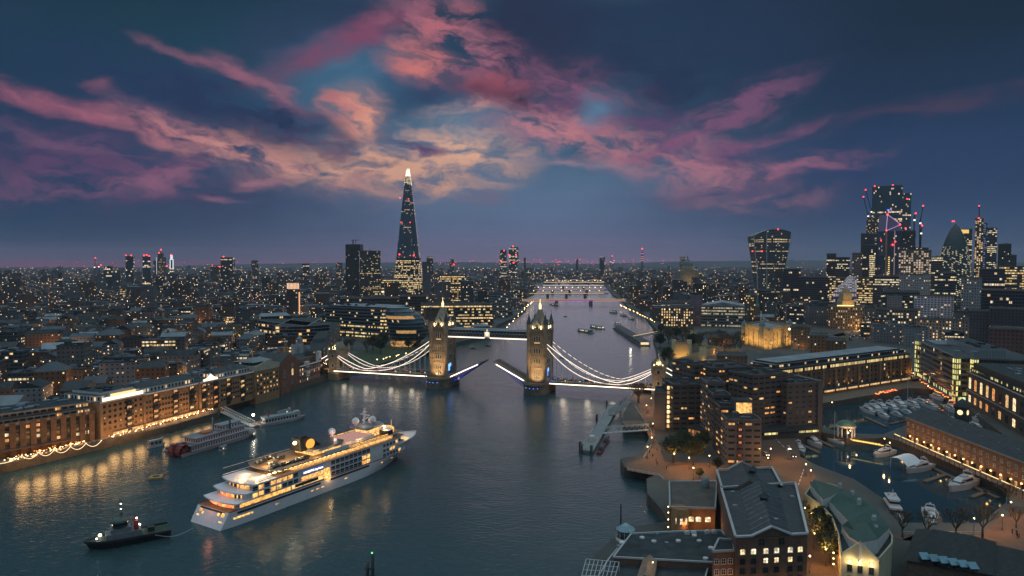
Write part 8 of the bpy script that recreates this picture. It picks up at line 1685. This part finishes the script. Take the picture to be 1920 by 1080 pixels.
for k, (a, b) in enumerate((((1122, 852), (1133, 831)), ((1131, 836), (1142, 820)))):
    rz, c, l = hd(a, b, 0); t = thing('speedboat', ('nearer red inflatable speedboat beside the pier', 'farther red inflatable speedboat beside the pier')[k], 'speedboat', (c.x, c.y, 0), rz, 'red speedboats at the pier'); m = MB(); hullmesh(m, l, 3, .9, 0, .5); m.build('hull', [mat('rib_red', (.35, .03, .03), .5), M_dark], t)
    m = MB(); [m.box((-l * .3 + i * 1.2, s * .6, .8), (.6, .6, .8)) for i in range(5) for s in (-1, 1)]; m.build('seats', [M_dark], t)
# upstream boats
for a, b, lab, H in (((1111, 625), (1082, 620), 'white river bus heading left, nearest of the upstream boats', 3.6), ((1131, 618), (1106, 613), 'second river bus with red glow, just behind the nearest', 4), ((1144, 586), (1158, 588), 'larger moored boat below the far bridges', 5), ((1166, 590), (1174, 594), 'small dark launch upstream', 3), ((1152, 607), (1165, 607), 'pair of dark lighters mid river', 2.4), ((1181, 597), (1188, 600), 'small launch near the right quay', 3), ((1034, 571), (1046, 574), 'sightseeing boat near the left quay beyond the tower', 4)): riverboat(a, b, lab, H, 'river boats upstream of the bridge', .4, s=2.2)
for px, py in ((1060, 594), (1055, 671), (1330 - 443, 654), (915, 649)): p = P(px, py, 0); m = MB(); m.box((0, 0, -.3), (7, 2.6, 1)); m.box((0, 0, .7), (2, 1.6, .8)); o = m.build('mooring_barge', [M_dark], None, loc=p); tagit(o, 'small dark barge moored %s' % {594: 'in mid river above the bridge walkway', 671: 'between the bridge leaves and right tower', 654: 'under the high walkway, left one', 649: 'under the high walkway, right one'}[py], 'barge')
A, B = P(1180, 649, 0), P(1180, 616, 0); t = thing('ferry_pier', 'floating ferry pier with dark glass roof and lit near end, right of the bridge tower', 'pier', ((A + B) / 2)); l = (B - A).length; m = MB(); m.box((0, 0, -.5), (12, l, 1.8)); m.box((0, 0, 4.6), (12, l, .3), 0, 1); m.build('deck', [M_conc, M_slate], t); m = MB(); m.box((0, -l * .03, 1.3), (9.5, l * .9, 3.2)); m.build('waiting_room', [P_dark], t); m = MB(); m.box((0, -l * .49, 1.6), (9, .3, 2.6)); m.build('lit_end', [emit('pier_end_glow', (1, .7, .4), 1.2)], t); lamp('pier_light', (A.x, A.y - 8, 4), 1500, (1, .8, .55), 1)
t = gangway(P(1186, 634, 3), P(1232, 625, 6), 'lamp-lit access bridge from the ferry pier to the right bank', 3, 5, M_lead, 'access_bridge'); m = MB(); v = P(1232, 625, 6) - P(1186, 634, 3); m.bar(Vector((0, -3.4, 3)), v + Vector((0, -3.4, 3)), .3, .5); m.build('light_strip', [emit('access_strip', (1, .66, .3), 1.1)], t)
# raft, quay block and pontoons in the dock
p = P(293, 896, 0); t = thing('mooring_raft', 'square yellow mooring raft floating alone left of the cruise ship', 'raft', p, .3); m = MB()
for a_ in range(4): c_, s_ = math.cos(a_ * math.pi / 2), math.sin(a_ * math.pi / 2); m.box((c_ * 2, s_ * 2, -.2), (1.3 if c_ ** 2 > .5 else 5.2, 1.3 if s_ ** 2 > .5 else 2.7, 1.0))
m.build('floats', [mat('yellow_float', (.4, .24, .09), .8)], t); m = MB(); m.cyl((0, 0, -.2), .5, 1.2, 8); m.build('post', [M_dark], t)
PT = [((1500, 832), (1536, 849), 'beside the motor yacht under the hotel'), ((1532, 824), (1562, 838), 'beside the sailing yacht'), ((1734, 903), (1772, 890), 'short finger near the right quay'), ((1822, 932), (1852, 921), 'second short finger near the right quay'), ((1728, 868), (1872, 934), 'long walkway along the warehouse quay'), ((1812, 978), (1822, 999), 'narrow finger between bare trees'), ((1622, 782), (1662, 800), 'outer walkway in the far marina'), ((1540, 805), (1600, 795), 'walkway along the far basin'), ((1670, 795), (1745, 776), 'cross walkway under the yachts'), ((1840, 1000), (1846, 978), 'finger at the basin foot'), ((1757, 960), (1768, 998), 'finger beside the yacht under the trees')]
for a, b, lab in PT: rz, c, l = hd(a, b, .7); m = MB(); m.box((0, 0, -.5), (l, 1.9, .55)); [m.box((x * l * .4, .8, 0), (.3, .3, .9)) for x in (-1, 0, 1)]; o = m.build('pontoon', [M_wood], None, loc=(c.x, c.y, .9), rz=rz); tagit(o, 'brown timber pontoon, %s' % lab, 'pontoon', 'timber pontoons in the dock')
q = [P(1180, 1002, 0)]; p = P(1164, 985, 0); t = thing('mooring_post', 'tall dark timber mooring post in the river behind the round kiosk', 'post', p); m = MB(); m.cyl((0, 0, -1), .3, 9, 8); m.build('post', [M_dark], t)
p = P(688, 1088, 0); t = thing('river_dolphin', 'dark timber mooring dolphin with tiny green light at the bottom edge of the river', 'mooring', p); m = MB()
for k in range(4): m.cyl((k % 2 * 1.6, k // 2 * 1.6, -1), .35, 6 + k % 2 * 3, 8)
m.bar((-.6, 0, 3.5), (2.4, 0, 3.5), .4); m.bar((0, 1.6, 3), (1.6, 1.6, 3), .4); m.build('piles', [M_dark], t); m = MB(); m.sphere((1.6, 0, 8.4), .25, 6); m.build('lamp', [emit('green_lamp', (.1, 1, .3), 3)], t)
# ================================================================ roads, quays, lamps, trees, people, cars
def sheet(name, pts, z, m):
    q = [P(a, b, z) for a, b in pts]; mb = MB()
    for t_ in tessellate_polygon([[Vector((v.x, v.y, 0)) for v in q]]):
        p = [q[i] for i in t_]
        if (p[1] - p[0]).xy.cross((p[2] - p[0]).xy) < 0: p = p[::-1]
        mb.face(p)
    return tagit(mb.build(name, m), kind='structure')
M_pave = mat('york_paving', (.17, .12, .085), .85, var=.25, scale=.5); M_cob = mat('cobbled_street', (.13, .08, .058), .8, var=.3, scale=1.2); M_asph = mat('road_asphalt', (.075, .065, .06), .85, var=.25, scale=.4); M_grass = mat('lawn_grass', (.05, .07, .035), .95, var=.3, scale=.3)
sheet('path', [(-170, 912), (0, 871), (160, 833), (315, 796), (408, 771), (408, 764), (300, 790), (187, 821), (168, 828), (-150, 882)], 4.05, M_pave)
sheet('path', [(1190, 742), (1226, 742), (1227, 812), (1246, 866), (1345, 868), (1342, 904), (1250, 900), (1236, 893), (1176, 882), (1172, 868), (1205, 862), (1222, 835)], 4.05, mat('promenade_brick', (.17, .095, .062), .85, var=.25, scale=.7))
sheet('road', [(1515, 1085), (1590, 1085), (1572, 1040), (1556, 1000), (1538, 958), (1512, 928), (1530, 892), (1526, 884), (1502, 860), (1494, 826), (1442, 808), (1430, 826), (1432, 862), (1345, 868), (1344, 900), (1446, 872), (1478, 905), (1496, 945), (1512, 990)], 4.05, M_cob)
sheet('pavement', [(1545, 975), (1560, 1010), (1566, 1040), (1580, 1085), (1572, 1085), (1555, 1040), (1540, 1000)], 4.17, M_pave)
sheet('path', [(1670, 1003), (1840, 1003), (1874, 968), (1990, 940), (1990, 1060), (1860, 1026), (1722, 1000), (1690, 1012)], 4.05, mat('plaza_paving', (.16, .09, .065), .85, var=.25, scale=.25))
sheet('path', [(1664, 820), (1700, 824), (1925, 922), (1960, 950), (1900, 950), (1888, 916), (1780, 868), (1686, 827)], 4.05, M_pave); sheet('path', [(1542, 756), (1640, 739), (1702, 727), (1752, 729), (1800, 756), (1812, 748), (1722, 710), (1540, 738)], 4.05, M_pave)
sheet('road', [(1560, 628), (1590, 622), (1690, 640), (1722, 690), (1735, 712), (1712, 716), (1690, 665), (1600, 640)], 4.05, M_asph); sheet('road', [(1395, 600), (1560, 606), (1600, 640), (1560, 628), (1500, 612), (1400, 606)], 4.05, M_asph); sheet('grass', [(640, 694), (704, 684), (800, 660), (850, 646), (790, 640), (700, 652), (640, 672)], 4.05, M_grass); sheet('grass', [(1236, 700), (1250, 672), (1300, 682), (1290, 720)], 4.05, M_grass)
m = MB()      # painted centre lines
for a, b in (((1452, 820), (1490, 858)), ((1507, 880), (1496, 912))):
    for k in range(5): A, B = P(*a, 4.1).lerp(P(*b, 4.1), k / 5), P(*a, 4.1).lerp(P(*b, 4.1), k / 5 + .12); m.bar(A, B, .3, .02)
tagit(m.build('road_marking', [M_white]), kind='structure')
def rail(pts, z, lab, h=1.1, step=2.2, m_=None):
    w_ = [P(a, b, z) for a, b in pts]; m = MB(); A0 = w_[0]
    for a, b in zip(w_, w_[1:]):
        m.bar(a + Vector((0, 0, h)), b + Vector((0, 0, h)), .12); m.bar(a + Vector((0, 0, h * .5)), b + Vector((0, 0, h * .5)), .08); n = max(1, int((b - a).length / step))
        for k in range(n): p = a.lerp(b, k / n); m.bar(p, p + Vector((0, 0, h)), .12)
    o = m.build('railing', [m_ or M_steel], None, (A0.x, A0.y, z)); tagit(o, lab, 'railing')
rail([(-60, 886), (0, 872), (160, 834), (315, 797), (405, 771)], 4.05, 'pale railing along the left bank promenade edge'); rail([(1176, 882), (1236, 893), (1246, 902)], 4.05, 'railing around the promenade bastion'); rail([(1190, 762), (1222, 812), (1222, 836), (1206, 862)], 4.05, 'railing along the right bank promenade'); rail([(1686, 827), (1780, 869), (1888, 917)], 4.05, 'railing on the quay before the uplit warehouse'); rail([(1690, 1003), (1838, 1003)], 4.05, 'railing at the foot of the near basin')
m = MB(); q_ = [(1176, 800), (1214, 803), (1214, 792), (1176, 790)]; p = P(1195, 797, 4); m.box((0, 0, 0), (16, 11, 1.2), 0); tagit(m.build('planter_deck', [M_wood], None, loc=(p.x, p.y, 4)), 'dark timber quay deck beside the promenade', 'deck')
# lamps
lp = thing('street_lamp', 'x', 'street lamp'); m = MB(); m.cyl((0, 0, 0), .14, .9, 8); m.cyl((0, 0, .9), .07, 4, 6); m.build('post', [M_dark], lp); m = MB(); m.sphere((0, 0, 5.2), .27, 8); m.build('lamp_head', [emit('street_globe', (1, .66, .3), 10)], lp)
LW_ = [bpy.data.lights.new('lamp_light', 'POINT'), bpy.data.lights.new('lamp_light', 'POINT')]
for l_, e in zip(LW_, (1500, 700)): l_.energy = e; l_.color = (1, .46, .13); l_.shadow_soft_size = .25
lo_ = bpy.data.objects.new('lamp_light', LW_[0]); col.objects.link(lo_); lo_.parent = lp; lo_.location = (0, -.1, 6)
LMP = [(1192, 745, 'on the promenade corner nearest the bridge'), (1221, 762, 'left of the hotel end wall'), (1212, 776, 'on the promenade above the quay deck'), (1224, 812, 'where the pier gangway lands'), (1222, 840, 'second down from the gangway'), (1214, 858, 'third down from the gangway'), (1234, 800, 'against the hotel end block'), (1264, 872, 'left one of the pair behind the small brick building'), (1292, 880, 'right one of the pair behind the small brick building'), (1330, 876, 'by the bare shrubs before the hotel tower'), (1300, 900, 'beside the small brick building\'s roof turret'),
       (1445, 862, 'on the island in the hotel road'), (1440, 880, 'in front of the hotel tower foot'), (1480, 862, 'right kerb of the hotel road'), (1511, 893, 'at the lock crossing'), (1520, 905, 'just below the lock crossing'), (1526, 1030, 'left kerb of the red cobbled street, upper'), (1548, 1062, 'on the cobbled street beside the floodlit gable'), (1518, 1075, 'lowest on the cobbled street'), (1879, 994, 'with tall post on the plaza'), (1895, 968, 'at the plaza edge beneath bare trees'), (1826, 1000, 'beside the basin corner trees'), (1658, 842, 'at the right end of the lock bridge'), (1668, 850, 'by the quay end of the pergola'), (1594, 826, 'at the left end of the lock bridge'),
       (1740, 738, 'on the marina head quay'), (1712, 712, 'at the corner of the quay block'), (1560, 770, 'left on the far marina quay'), (1365, 870, 'at the right foot of the hotel garden'), (612, 694, 'under the left bridge approach'), (1256, 744, 'behind the hotel end block')]
for i, (px, py, w_) in enumerate(LMP):
    o = lp if i == 0 else copy_tree(lp); p = P(px, py, 4.05); o.location = p; o['label'] = 'glowing globe street lamp ' + w_; o['group'] = 'globe street lamps'
    if i > 24:
        for ch in o.children:
            if ch.type == 'LIGHT': ch.data = LW_[1]
# left bank festoon lights
NOD = [(-30, 867), (41, 856), (72, 850), (102, 845), (132, 839), (161, 833), (190, 828)]
A0 = P(*NOD[0], 9); t = thing('festoon_lights', 'string of white festoon lights swagged along the left bank promenade', 'string lights', A0); pts = [P(a, b - 2, 8) for a, b in NOD]
m = MB()
for a, b in zip(pts, pts[1:]):
    for k in range(12): f = lambda u: a.lerp(b, u) + Vector((0, 0, -2.2 * 4 * u * (1 - u))); m.bar(f(k / 12), f((k + 1) / 12), .2)
m.build('light_string', [emit('festoon_glow', (1, .7, .38), 2)], t, A0)
for a in pts: m = MB(); m.sphere(a, .3, 6); m.build('bulb', [E_winw], t, A0); m = MB(); m.bar((a.x, a.y, 4), a, .15); m.build('pole', [M_dark], t, A0)
for k, a in enumerate(pts): lamp('festoon_light', (a.x + 1, a.y - 1, 7), 1700, (1, .48, .15), 2.6)
m = MB(); A, B = P(205, 822, 5), P(400, 768, 5); rr = random.Random(9)
for k in range(70): p = A.lerp(B, k / 70 + rr.uniform(-.004, .004)); m.sphere((p.x + rr.uniform(-1, 1), p.y + rr.uniform(0, 2), 5 + rr.uniform(0, 1.4)), rr.choice((.14, .2, .3)), 5)
tagit(m.build('terrace_lights', [emit('terrace_bulb', (1, .62, .28), 6)], None, (A.x, A.y, 4)), 'uneven line of cafe terrace lights at the foot of the yellow-brick warehouse', 'string lights', kind='stuff')
for k in range(9): p = A.lerp(B, (k + .5) / 9); lamp('terrace_light', (p.x + 1.5, p.y - 4.5, 7), 1500, (1, .48, .16), 2.6)
A, B = P(5, 868, 5), P(150, 832, 5)
m = MB()
for k in range(110): p = A.lerp(B, rr.random()); m.box((p.x + rr.uniform(-1, 1), p.y + rr.uniform(1, 5), 4.3 + rr.uniform(0, 2)), (.35, .35, .3), 0, rr.randrange(2))
tagit(m.build('terrace_lights', [emit('terrace_bulb', (1, .62, .28), 6), emit('terrace_orange', (1, .35, .08), 2.4)], None, (A.x, A.y, 4)), 'orange cafe lights under the awning of the pillared warehouse', 'string lights', kind='stuff')
for a, b, n, lab in (((930, 628), (1000, 562), 16, 'beads of lamps along the left embankment beyond the towers'), ((705, 674), (765, 661), 10, 'lit promenade edge behind the left chain'), ((1162, 572), (1232, 606), 18, 'row of lamps along the right embankment upstream'), ((1250, 575), (1380, 600), 10, 'street lamps behind the castle trees')):
    m = MB(); A, B = P(*a, 8), P(*b, 8)
    for k in range(n): p = A.lerp(B, k / n); m.sphere((p.x + rr.uniform(0, 4), p.y, 8), .0007 * p.y * rr.uniform(.6, 1.1), 5)
    tagit(m.build('embankment_lamps', [E_warm], None, (A.x, A.y, 8)), lab, 'lamps', kind='stuff')
# floating glow of shops and traffic on the far quay
m = MB()
for k in range(46): px = 1642 + k * 1.7 if k < 24 else 1725 + (k - 24) * 3.1; py = 738 - (px - 1642) * .2 if k < 24 else 714 + (px - 1725) * .62; p = P(px, py, 5.4); m.box((p.x, p.y, 4.4 + rr.uniform(0, 1.5)), (.8, .5, .5), 0, rr.randrange(2))
tagit(m.build('restaurant_lights', [emit('red_neon', (1, .12, .05), 2.2), emit('terrace_orange', (1, .35, .08), 2.4)], None, P(1700, 730, 4)), 'red and orange restaurant lights around the marina head', 'lights', kind='stuff')
for px, py in ((1670, 727), (1735, 722), (1760, 742), (1780, 752)): p = P(px, py, 7); lamp('restaurant_glow', p, 380, (1, .3, .1), .5)
# trees
def limb(mb, p, d, l, r, dep, rnd, twig=None):
    q = p + d * l; mb.bar(p, q, r * 1.6, r * 1.6)
    if dep == 0:
        if twig is not None: twig.append(q)
        return
    for k in range(3 if dep > 1 else 4):
        nd_ = (d + Vector((rnd.uniform(-.75, .75), rnd.uniform(-.75, .75), rnd.uniform(-.1, .5)))).normalized(); limb(mb, q, nd_, l * rnd.uniform(.6, .85), r * .6, dep - 1, rnd, twig)
def tree_proto(kind, seed):
    rnd = random.Random(seed); t = thing('bare_tree' if kind else 'leafy_tree', 'x', 'tree'); m = MB(); m.cyl((0, 0, 0), .35, 3.2, 8, 0, .25); m.build('trunk', [mat('bark', (.07, .055, .04), .9)], t)
    m = MB(); tips = []
    for k in range(5): a = k * 1.257 + rnd.random(); limb(m, Vector((0, 0, 3)), Vector((math.cos(a) * .55, math.sin(a) * .55, .9)).normalized(), 2.4, .16, 4 if kind else 2, rnd, tips)
    if kind: m.build('crown', [mat('twigs', (.12, .085, .05), .9, var=.3)], t)
    else:
        m.build('limbs', [MC['bark']], t); m = MB()
        for k in range(1300):
            a, b, r_ = rnd.uniform(0, 6.28), rnd.uniform(-1, 1), rnd.random() ** .4; lob = 1 + .3 * math.sin(3 * a + seed) + .2 * math.sin(5 * b + 2 * a)
            c = Vector((math.cos(a) * math.sqrt(1 - b * b) * 3.8 * r_ * lob, math.sin(a) * math.sqrt(1 - b * b) * 3.8 * r_ * lob, 7 + b * 3.6 * r_)); u = Vector((rnd.uniform(-1, 1), rnd.uniform(-1, 1), rnd.uniform(-1, 1))).normalized() * .38; v = u.orthogonal().normalized() * .3; m.face([c - u, c - v, c + u, c + v], 0)
        m.build('crown', [mat('foliage', (.045, .06, .03), .9, var=.4, scale=.6)], t)
    return t
TP = [tree_proto(1, 3), tree_proto(1, 8), tree_proto(0, 5)]; used_p = set()
def tree(px, py, kind, sc_, lab, grp):
    o = TP[kind] if kind not in used_p else copy_tree(TP[kind]); used_p.add(kind); o.location = P(px, py, 4); o.rotation_euler = (0, 0, px * 7.3); o.scale = (sc_ * 1.05, sc_, sc_); o['label'] = lab; o['group'] = grp
for px, py, s, lab in ((1692, 1008, .95, 'bare plane tree in front of the trawler yacht'), (1738, 1010, .9, 'bare plane tree over the motor yacht at the basin foot'), (1792, 1010, 1.05, 'bare plane tree with amber lit twigs left of the basin corner'), (1842, 1008, 1.1, 'bare plane tree at the basin corner beside the plaza'), (1890, 945, .8, 'bare tree at the end of the uplit warehouse'), (1905, 990, .7, 'bare tree on the far right of the plaza'), (1690, 800, .5, 'small bare tree at the pergola\'s left end')): tree(px, py, px % 2, s, lab, 'bare trees by the dock')
for px, py, s, lab in ((1262, 868, 1.2, 'dark tree left in the hotel garden'), (1280, 850, 1.1, 'dark tree behind the left garden tree'), (1300, 872, 1.25, 'largest dark tree in the hotel garden'), (1318, 848, 1.0, 'dark tree before the hotel lobby'), (1345, 884, .6, 'low bush-like tree at the hotel tower foot'), (1532, 985, .9, 'street-lit tree at the top of the cobbled street row'), (1541, 1008, 1.0, 'second street-lit tree in the cobbled street row'), (1549, 1030, 1.05, 'third street-lit tree in the cobbled street row'), (1556, 1058, 1.0, 'lowest street-lit tree in the cobbled street row'), (1312, 898, .45, 'small shrub by the path lamps')): tree(px, py, 2, s, lab, 'leafy trees near the hotel and street')
rt = random.Random(31)
for px, py, wx, wy, n, lab, kinds in ((1262, 640, 40, 16, 20, 'dark riverside tree in the clump left of the castle', (0, 2)), (1345, 655, 55, 14, 18, 'bare amber-tinged tree in the castle moat', (0, 1)), (1245, 680, 12, 22, 8, 'dark tree on the river side of the castle walk', (2, 0)), (715, 655, 70, 8, 14, 'dark park tree before the egg-shaped hall', (2, 0)), (1700, 622, 60, 10, 12, 'dark tree beside the coach road', (0, 2)), (1640, 605, 40, 8, 8, 'bare tree before the framed block', (0, 1)), (1890, 660, 30, 16, 8, 'dark tree behind the arcade block', (2, 0)), (1200, 752, 6, 6, 2, 'small bare tree on the promenade corner', (0, 1)), (415, 660, 40, 8, 8, 'dark tree among the left bank streets', (2, 0))):
    for k in range(n):
        x, y = px + rt.uniform(-1, 1) * wx, py + rt.uniform(-1, 1) * wy; p = P(x, y, 4)
        if on_water(p.x, p.y, 3): continue
        tree(x, y, rt.choice(kinds), rt.uniform(.9, 1.5) * (1.15 if py < 700 else 1), lab, 'trees: ' + lab)
for px, py in ((1345, 660), (1330, 668), (1372, 650), (1300, 632), (1590, 618), (1655, 612), (1540, 1020), (1548, 1048), (1320, 640), (1770, 618), (1800, 632), (1710, 700), (450, 650), (395, 648), (350, 618), (1790, 990)): lamp('tree_glow', P(px, py, 7), 900 if py < 700 else 260, (1, .45, .12), .6)
# people
def person_mesh():
    vs = [((0, 0, .92), .15), ((0, .02, 1.2), .16), ((0, .02, 1.42), .13), ((0, .02, 1.52), .06), ((0, .04, 1.62), .1), ((0, .04, 1.72), .095)]; ed = [(0, 1), (1, 2), (2, 3), (3, 4), (4, 5)]
    for s in (-1, 1):
        b = len(vs); vs += [((s * .2, .02, 1.4), .06), ((s * .25, -.02, 1.12), .048), ((s * .24, .1, .88), .036), ((s * .1, .02, .86), .1), ((s * .1, .05 + s * .12, .48), .07), ((s * .1, s * .2, .07), .05), ((s * .1, s * .2 + .14, .04), .04)]; ed += [(2, b), (b, b + 1), (b + 1, b + 2), (0, b + 3), (b + 3, b + 4), (b + 4, b + 5), (b + 5, b + 6)]
    me = bpy.data.meshes.new('person'); me.from_pydata([v for v, r in vs], ed, []); o = bpy.data.objects.new('tmp', me); col.objects.link(o); md = o.modifiers.new('s', 'SKIN'); me.skin_vertices[0].data[0].use_root = True
    for i, (v, r) in enumerate(vs): me.skin_vertices[0].data[i].radius = (r, r * (.7 if 0 < v[2] - .85 < .6 else 1))
    bpy.context.view_layer.update(); m2 = bpy.data.meshes.new_from_object(o.evaluated_get(bpy.context.evaluated_depsgraph_get())); bpy.data.objects.remove(o); m2.materials.clear(); m2.materials.append(mat('dark_coat', (.035, .035, .04), .9, var=.2)); return m2
pm = person_mesh()
PP = [(1233, 806), (1228, 822), (1226, 833), (1236, 835), (1218, 850), (1224, 858), (1232, 845), (1213, 862), (1230, 866), (1241, 850), (1215, 775), (1208, 790), (1218, 795), (1206, 770), (1232, 872), (1250, 880)]
for i, (px, py) in enumerate(PP): o = link('person', pm, None, P(px, py, 4.05), i * 1.3); tagit(o, 'person in dark coat walking on the right bank promenade', 'person', 'pedestrians on the promenade')
for (px, py), w_ in zip(((1898, 1001), (1906, 1003), (1907, 1009), (1911, 1009)), ('leftmost', 'back middle', 'front middle', 'rightmost')): o = link('person', pm, None, P(px, py, 4.08), px); tagit(o, 'person in dark coat walking on the plaza, %s of four' % w_, 'person', 'pedestrians on the plaza')
# cars
def car_proto(c, nm):
    t = thing('car', 'x', 'car'); m = MB(); m.prism([(-2.1, -.85), (2.1, -.8), (2.1, .8), (-2.1, .85)], .3, .85, 0, 0); m.frustum([Vector(v) for v in ((-1.7, -.8), (1.1, -.8), (1.1, .8), (-1.7, .8))], [Vector(v) for v in ((-1.2, -.65), (.5, -.65), (.5, .65), (-1.2, .65))], .85, 1.42, 1, 0); m.build('body', [mat(nm, c, .35), P_dark], t)
    for x in (-1.3, 1.3):
        for y in (-.85, .85): m = MB(); m.lathe([(.0, -.1), (.33, -.1), (.33, .1), (0, .1)], 10, (0, 0, 0)); m.v = [(x + v[0], y + v[2], .33 + v[1]) for v in m.v]; m.build('wheel', [M_dark], t)
    for y in (-.6, .6): m = MB(); m.box((2.12, y, .5), (.1, .3, .2)); m.build('headlight', [emit('headlight_glow', (1, .92, .75), 6)], t); m = MB(); m.box((-2.12, y, .5), (.1, .3, .2)); m.build('tail_light', [emit('tail_glow', (1, .04, .02), 6)], t)
    return t
CARS = [car_proto((.5, .5, .52), 'car_white'), car_proto((.04, .045, .05), 'car_black'), car_proto((.3, .04, .03), 'car_red')]; usedc = set()
def car(loc, rz, k, lab, grp):
    o = CARS[k] if k not in usedc else copy_tree(CARS[k]); usedc.add(k); o.location = loc; o.rotation_euler = (0, 0, rz); o['label'] = lab; o['group'] = grp
for i in range(26):
    x = -126 + i * 6.4 if i < 12 else 52 + (i - 12) * 5.4; y = -3 if i % 2 else 3
    car(bw(x, y, 8.56), BRZ + (0 if y < 0 else math.pi), i % 3, '%s car waiting in the queue on the %s side span' % (('white', 'black', 'red')[i % 3], 'left' if i < 12 else 'right'), 'cars queueing on the bridge')
for a, b, k, lab in (((1441, 843), (1449, 845), 0, 'white car parked before the hotel lobby'), ((1431, 851), (1440, 856), 0, 'white car at the right foot of the hotel tower'), ((1476, 838), (1482, 846), 0, 'car with bright headlights coming down the hotel road'), ((1485, 852), (1491, 860), 1, 'black car braking near the lock'), ((1716, 1012), (1728, 1004), 1, 'dark taxi with lights behind the inn')):
    rz, c, l = hd(a, b, 4.1); c.x -= 22 if k == 0 and a[0] == 1441 else 0; car((c.x, c.y, 4.1), rz, k, lab, 'parked and moving cars near the dock')
for i in range(16): f = i / 16; p = P(1592 + 105 * f, 628 + 14 * f + (i % 2) * 3, 4.1); car(p, math.atan2(-1, 2.2) + math.pi * (i % 2), i % 3, '%s car heading %s along the coach road' % (('white', 'black', 'red')[i % 3], 'left' if i % 2 else 'right'), 'cars on the coach road')
for o in list(col.objects):     # trim labels that ran long
    l_ = o.get('label')
    if l_ and len(l_.split()) > 16: o['label'] = ' '.join(l_.split()[:16]).rstrip(',')
# ================================================================ evening haze
m, t = newmat('haze'); v = t.nodes.new('ShaderNodeVolumePrincipled'); v.inputs['Color'].default_value = (.72, .76, .92, 1); v.inputs['Density'].default_value = 6.5e-5; v.inputs['Anisotropy'].default_value = 0
o = t.nodes.new('ShaderNodeOutputMaterial'); t.links.new(v.outputs[0], o.inputs['Volume'])
mb = MB(); mb.prism([(-12500, -600), (12500, -600), (12500, 12200), (-12500, 12200)], -3, 330); tagit(mb.build('haze', [m]), kind='stuff')
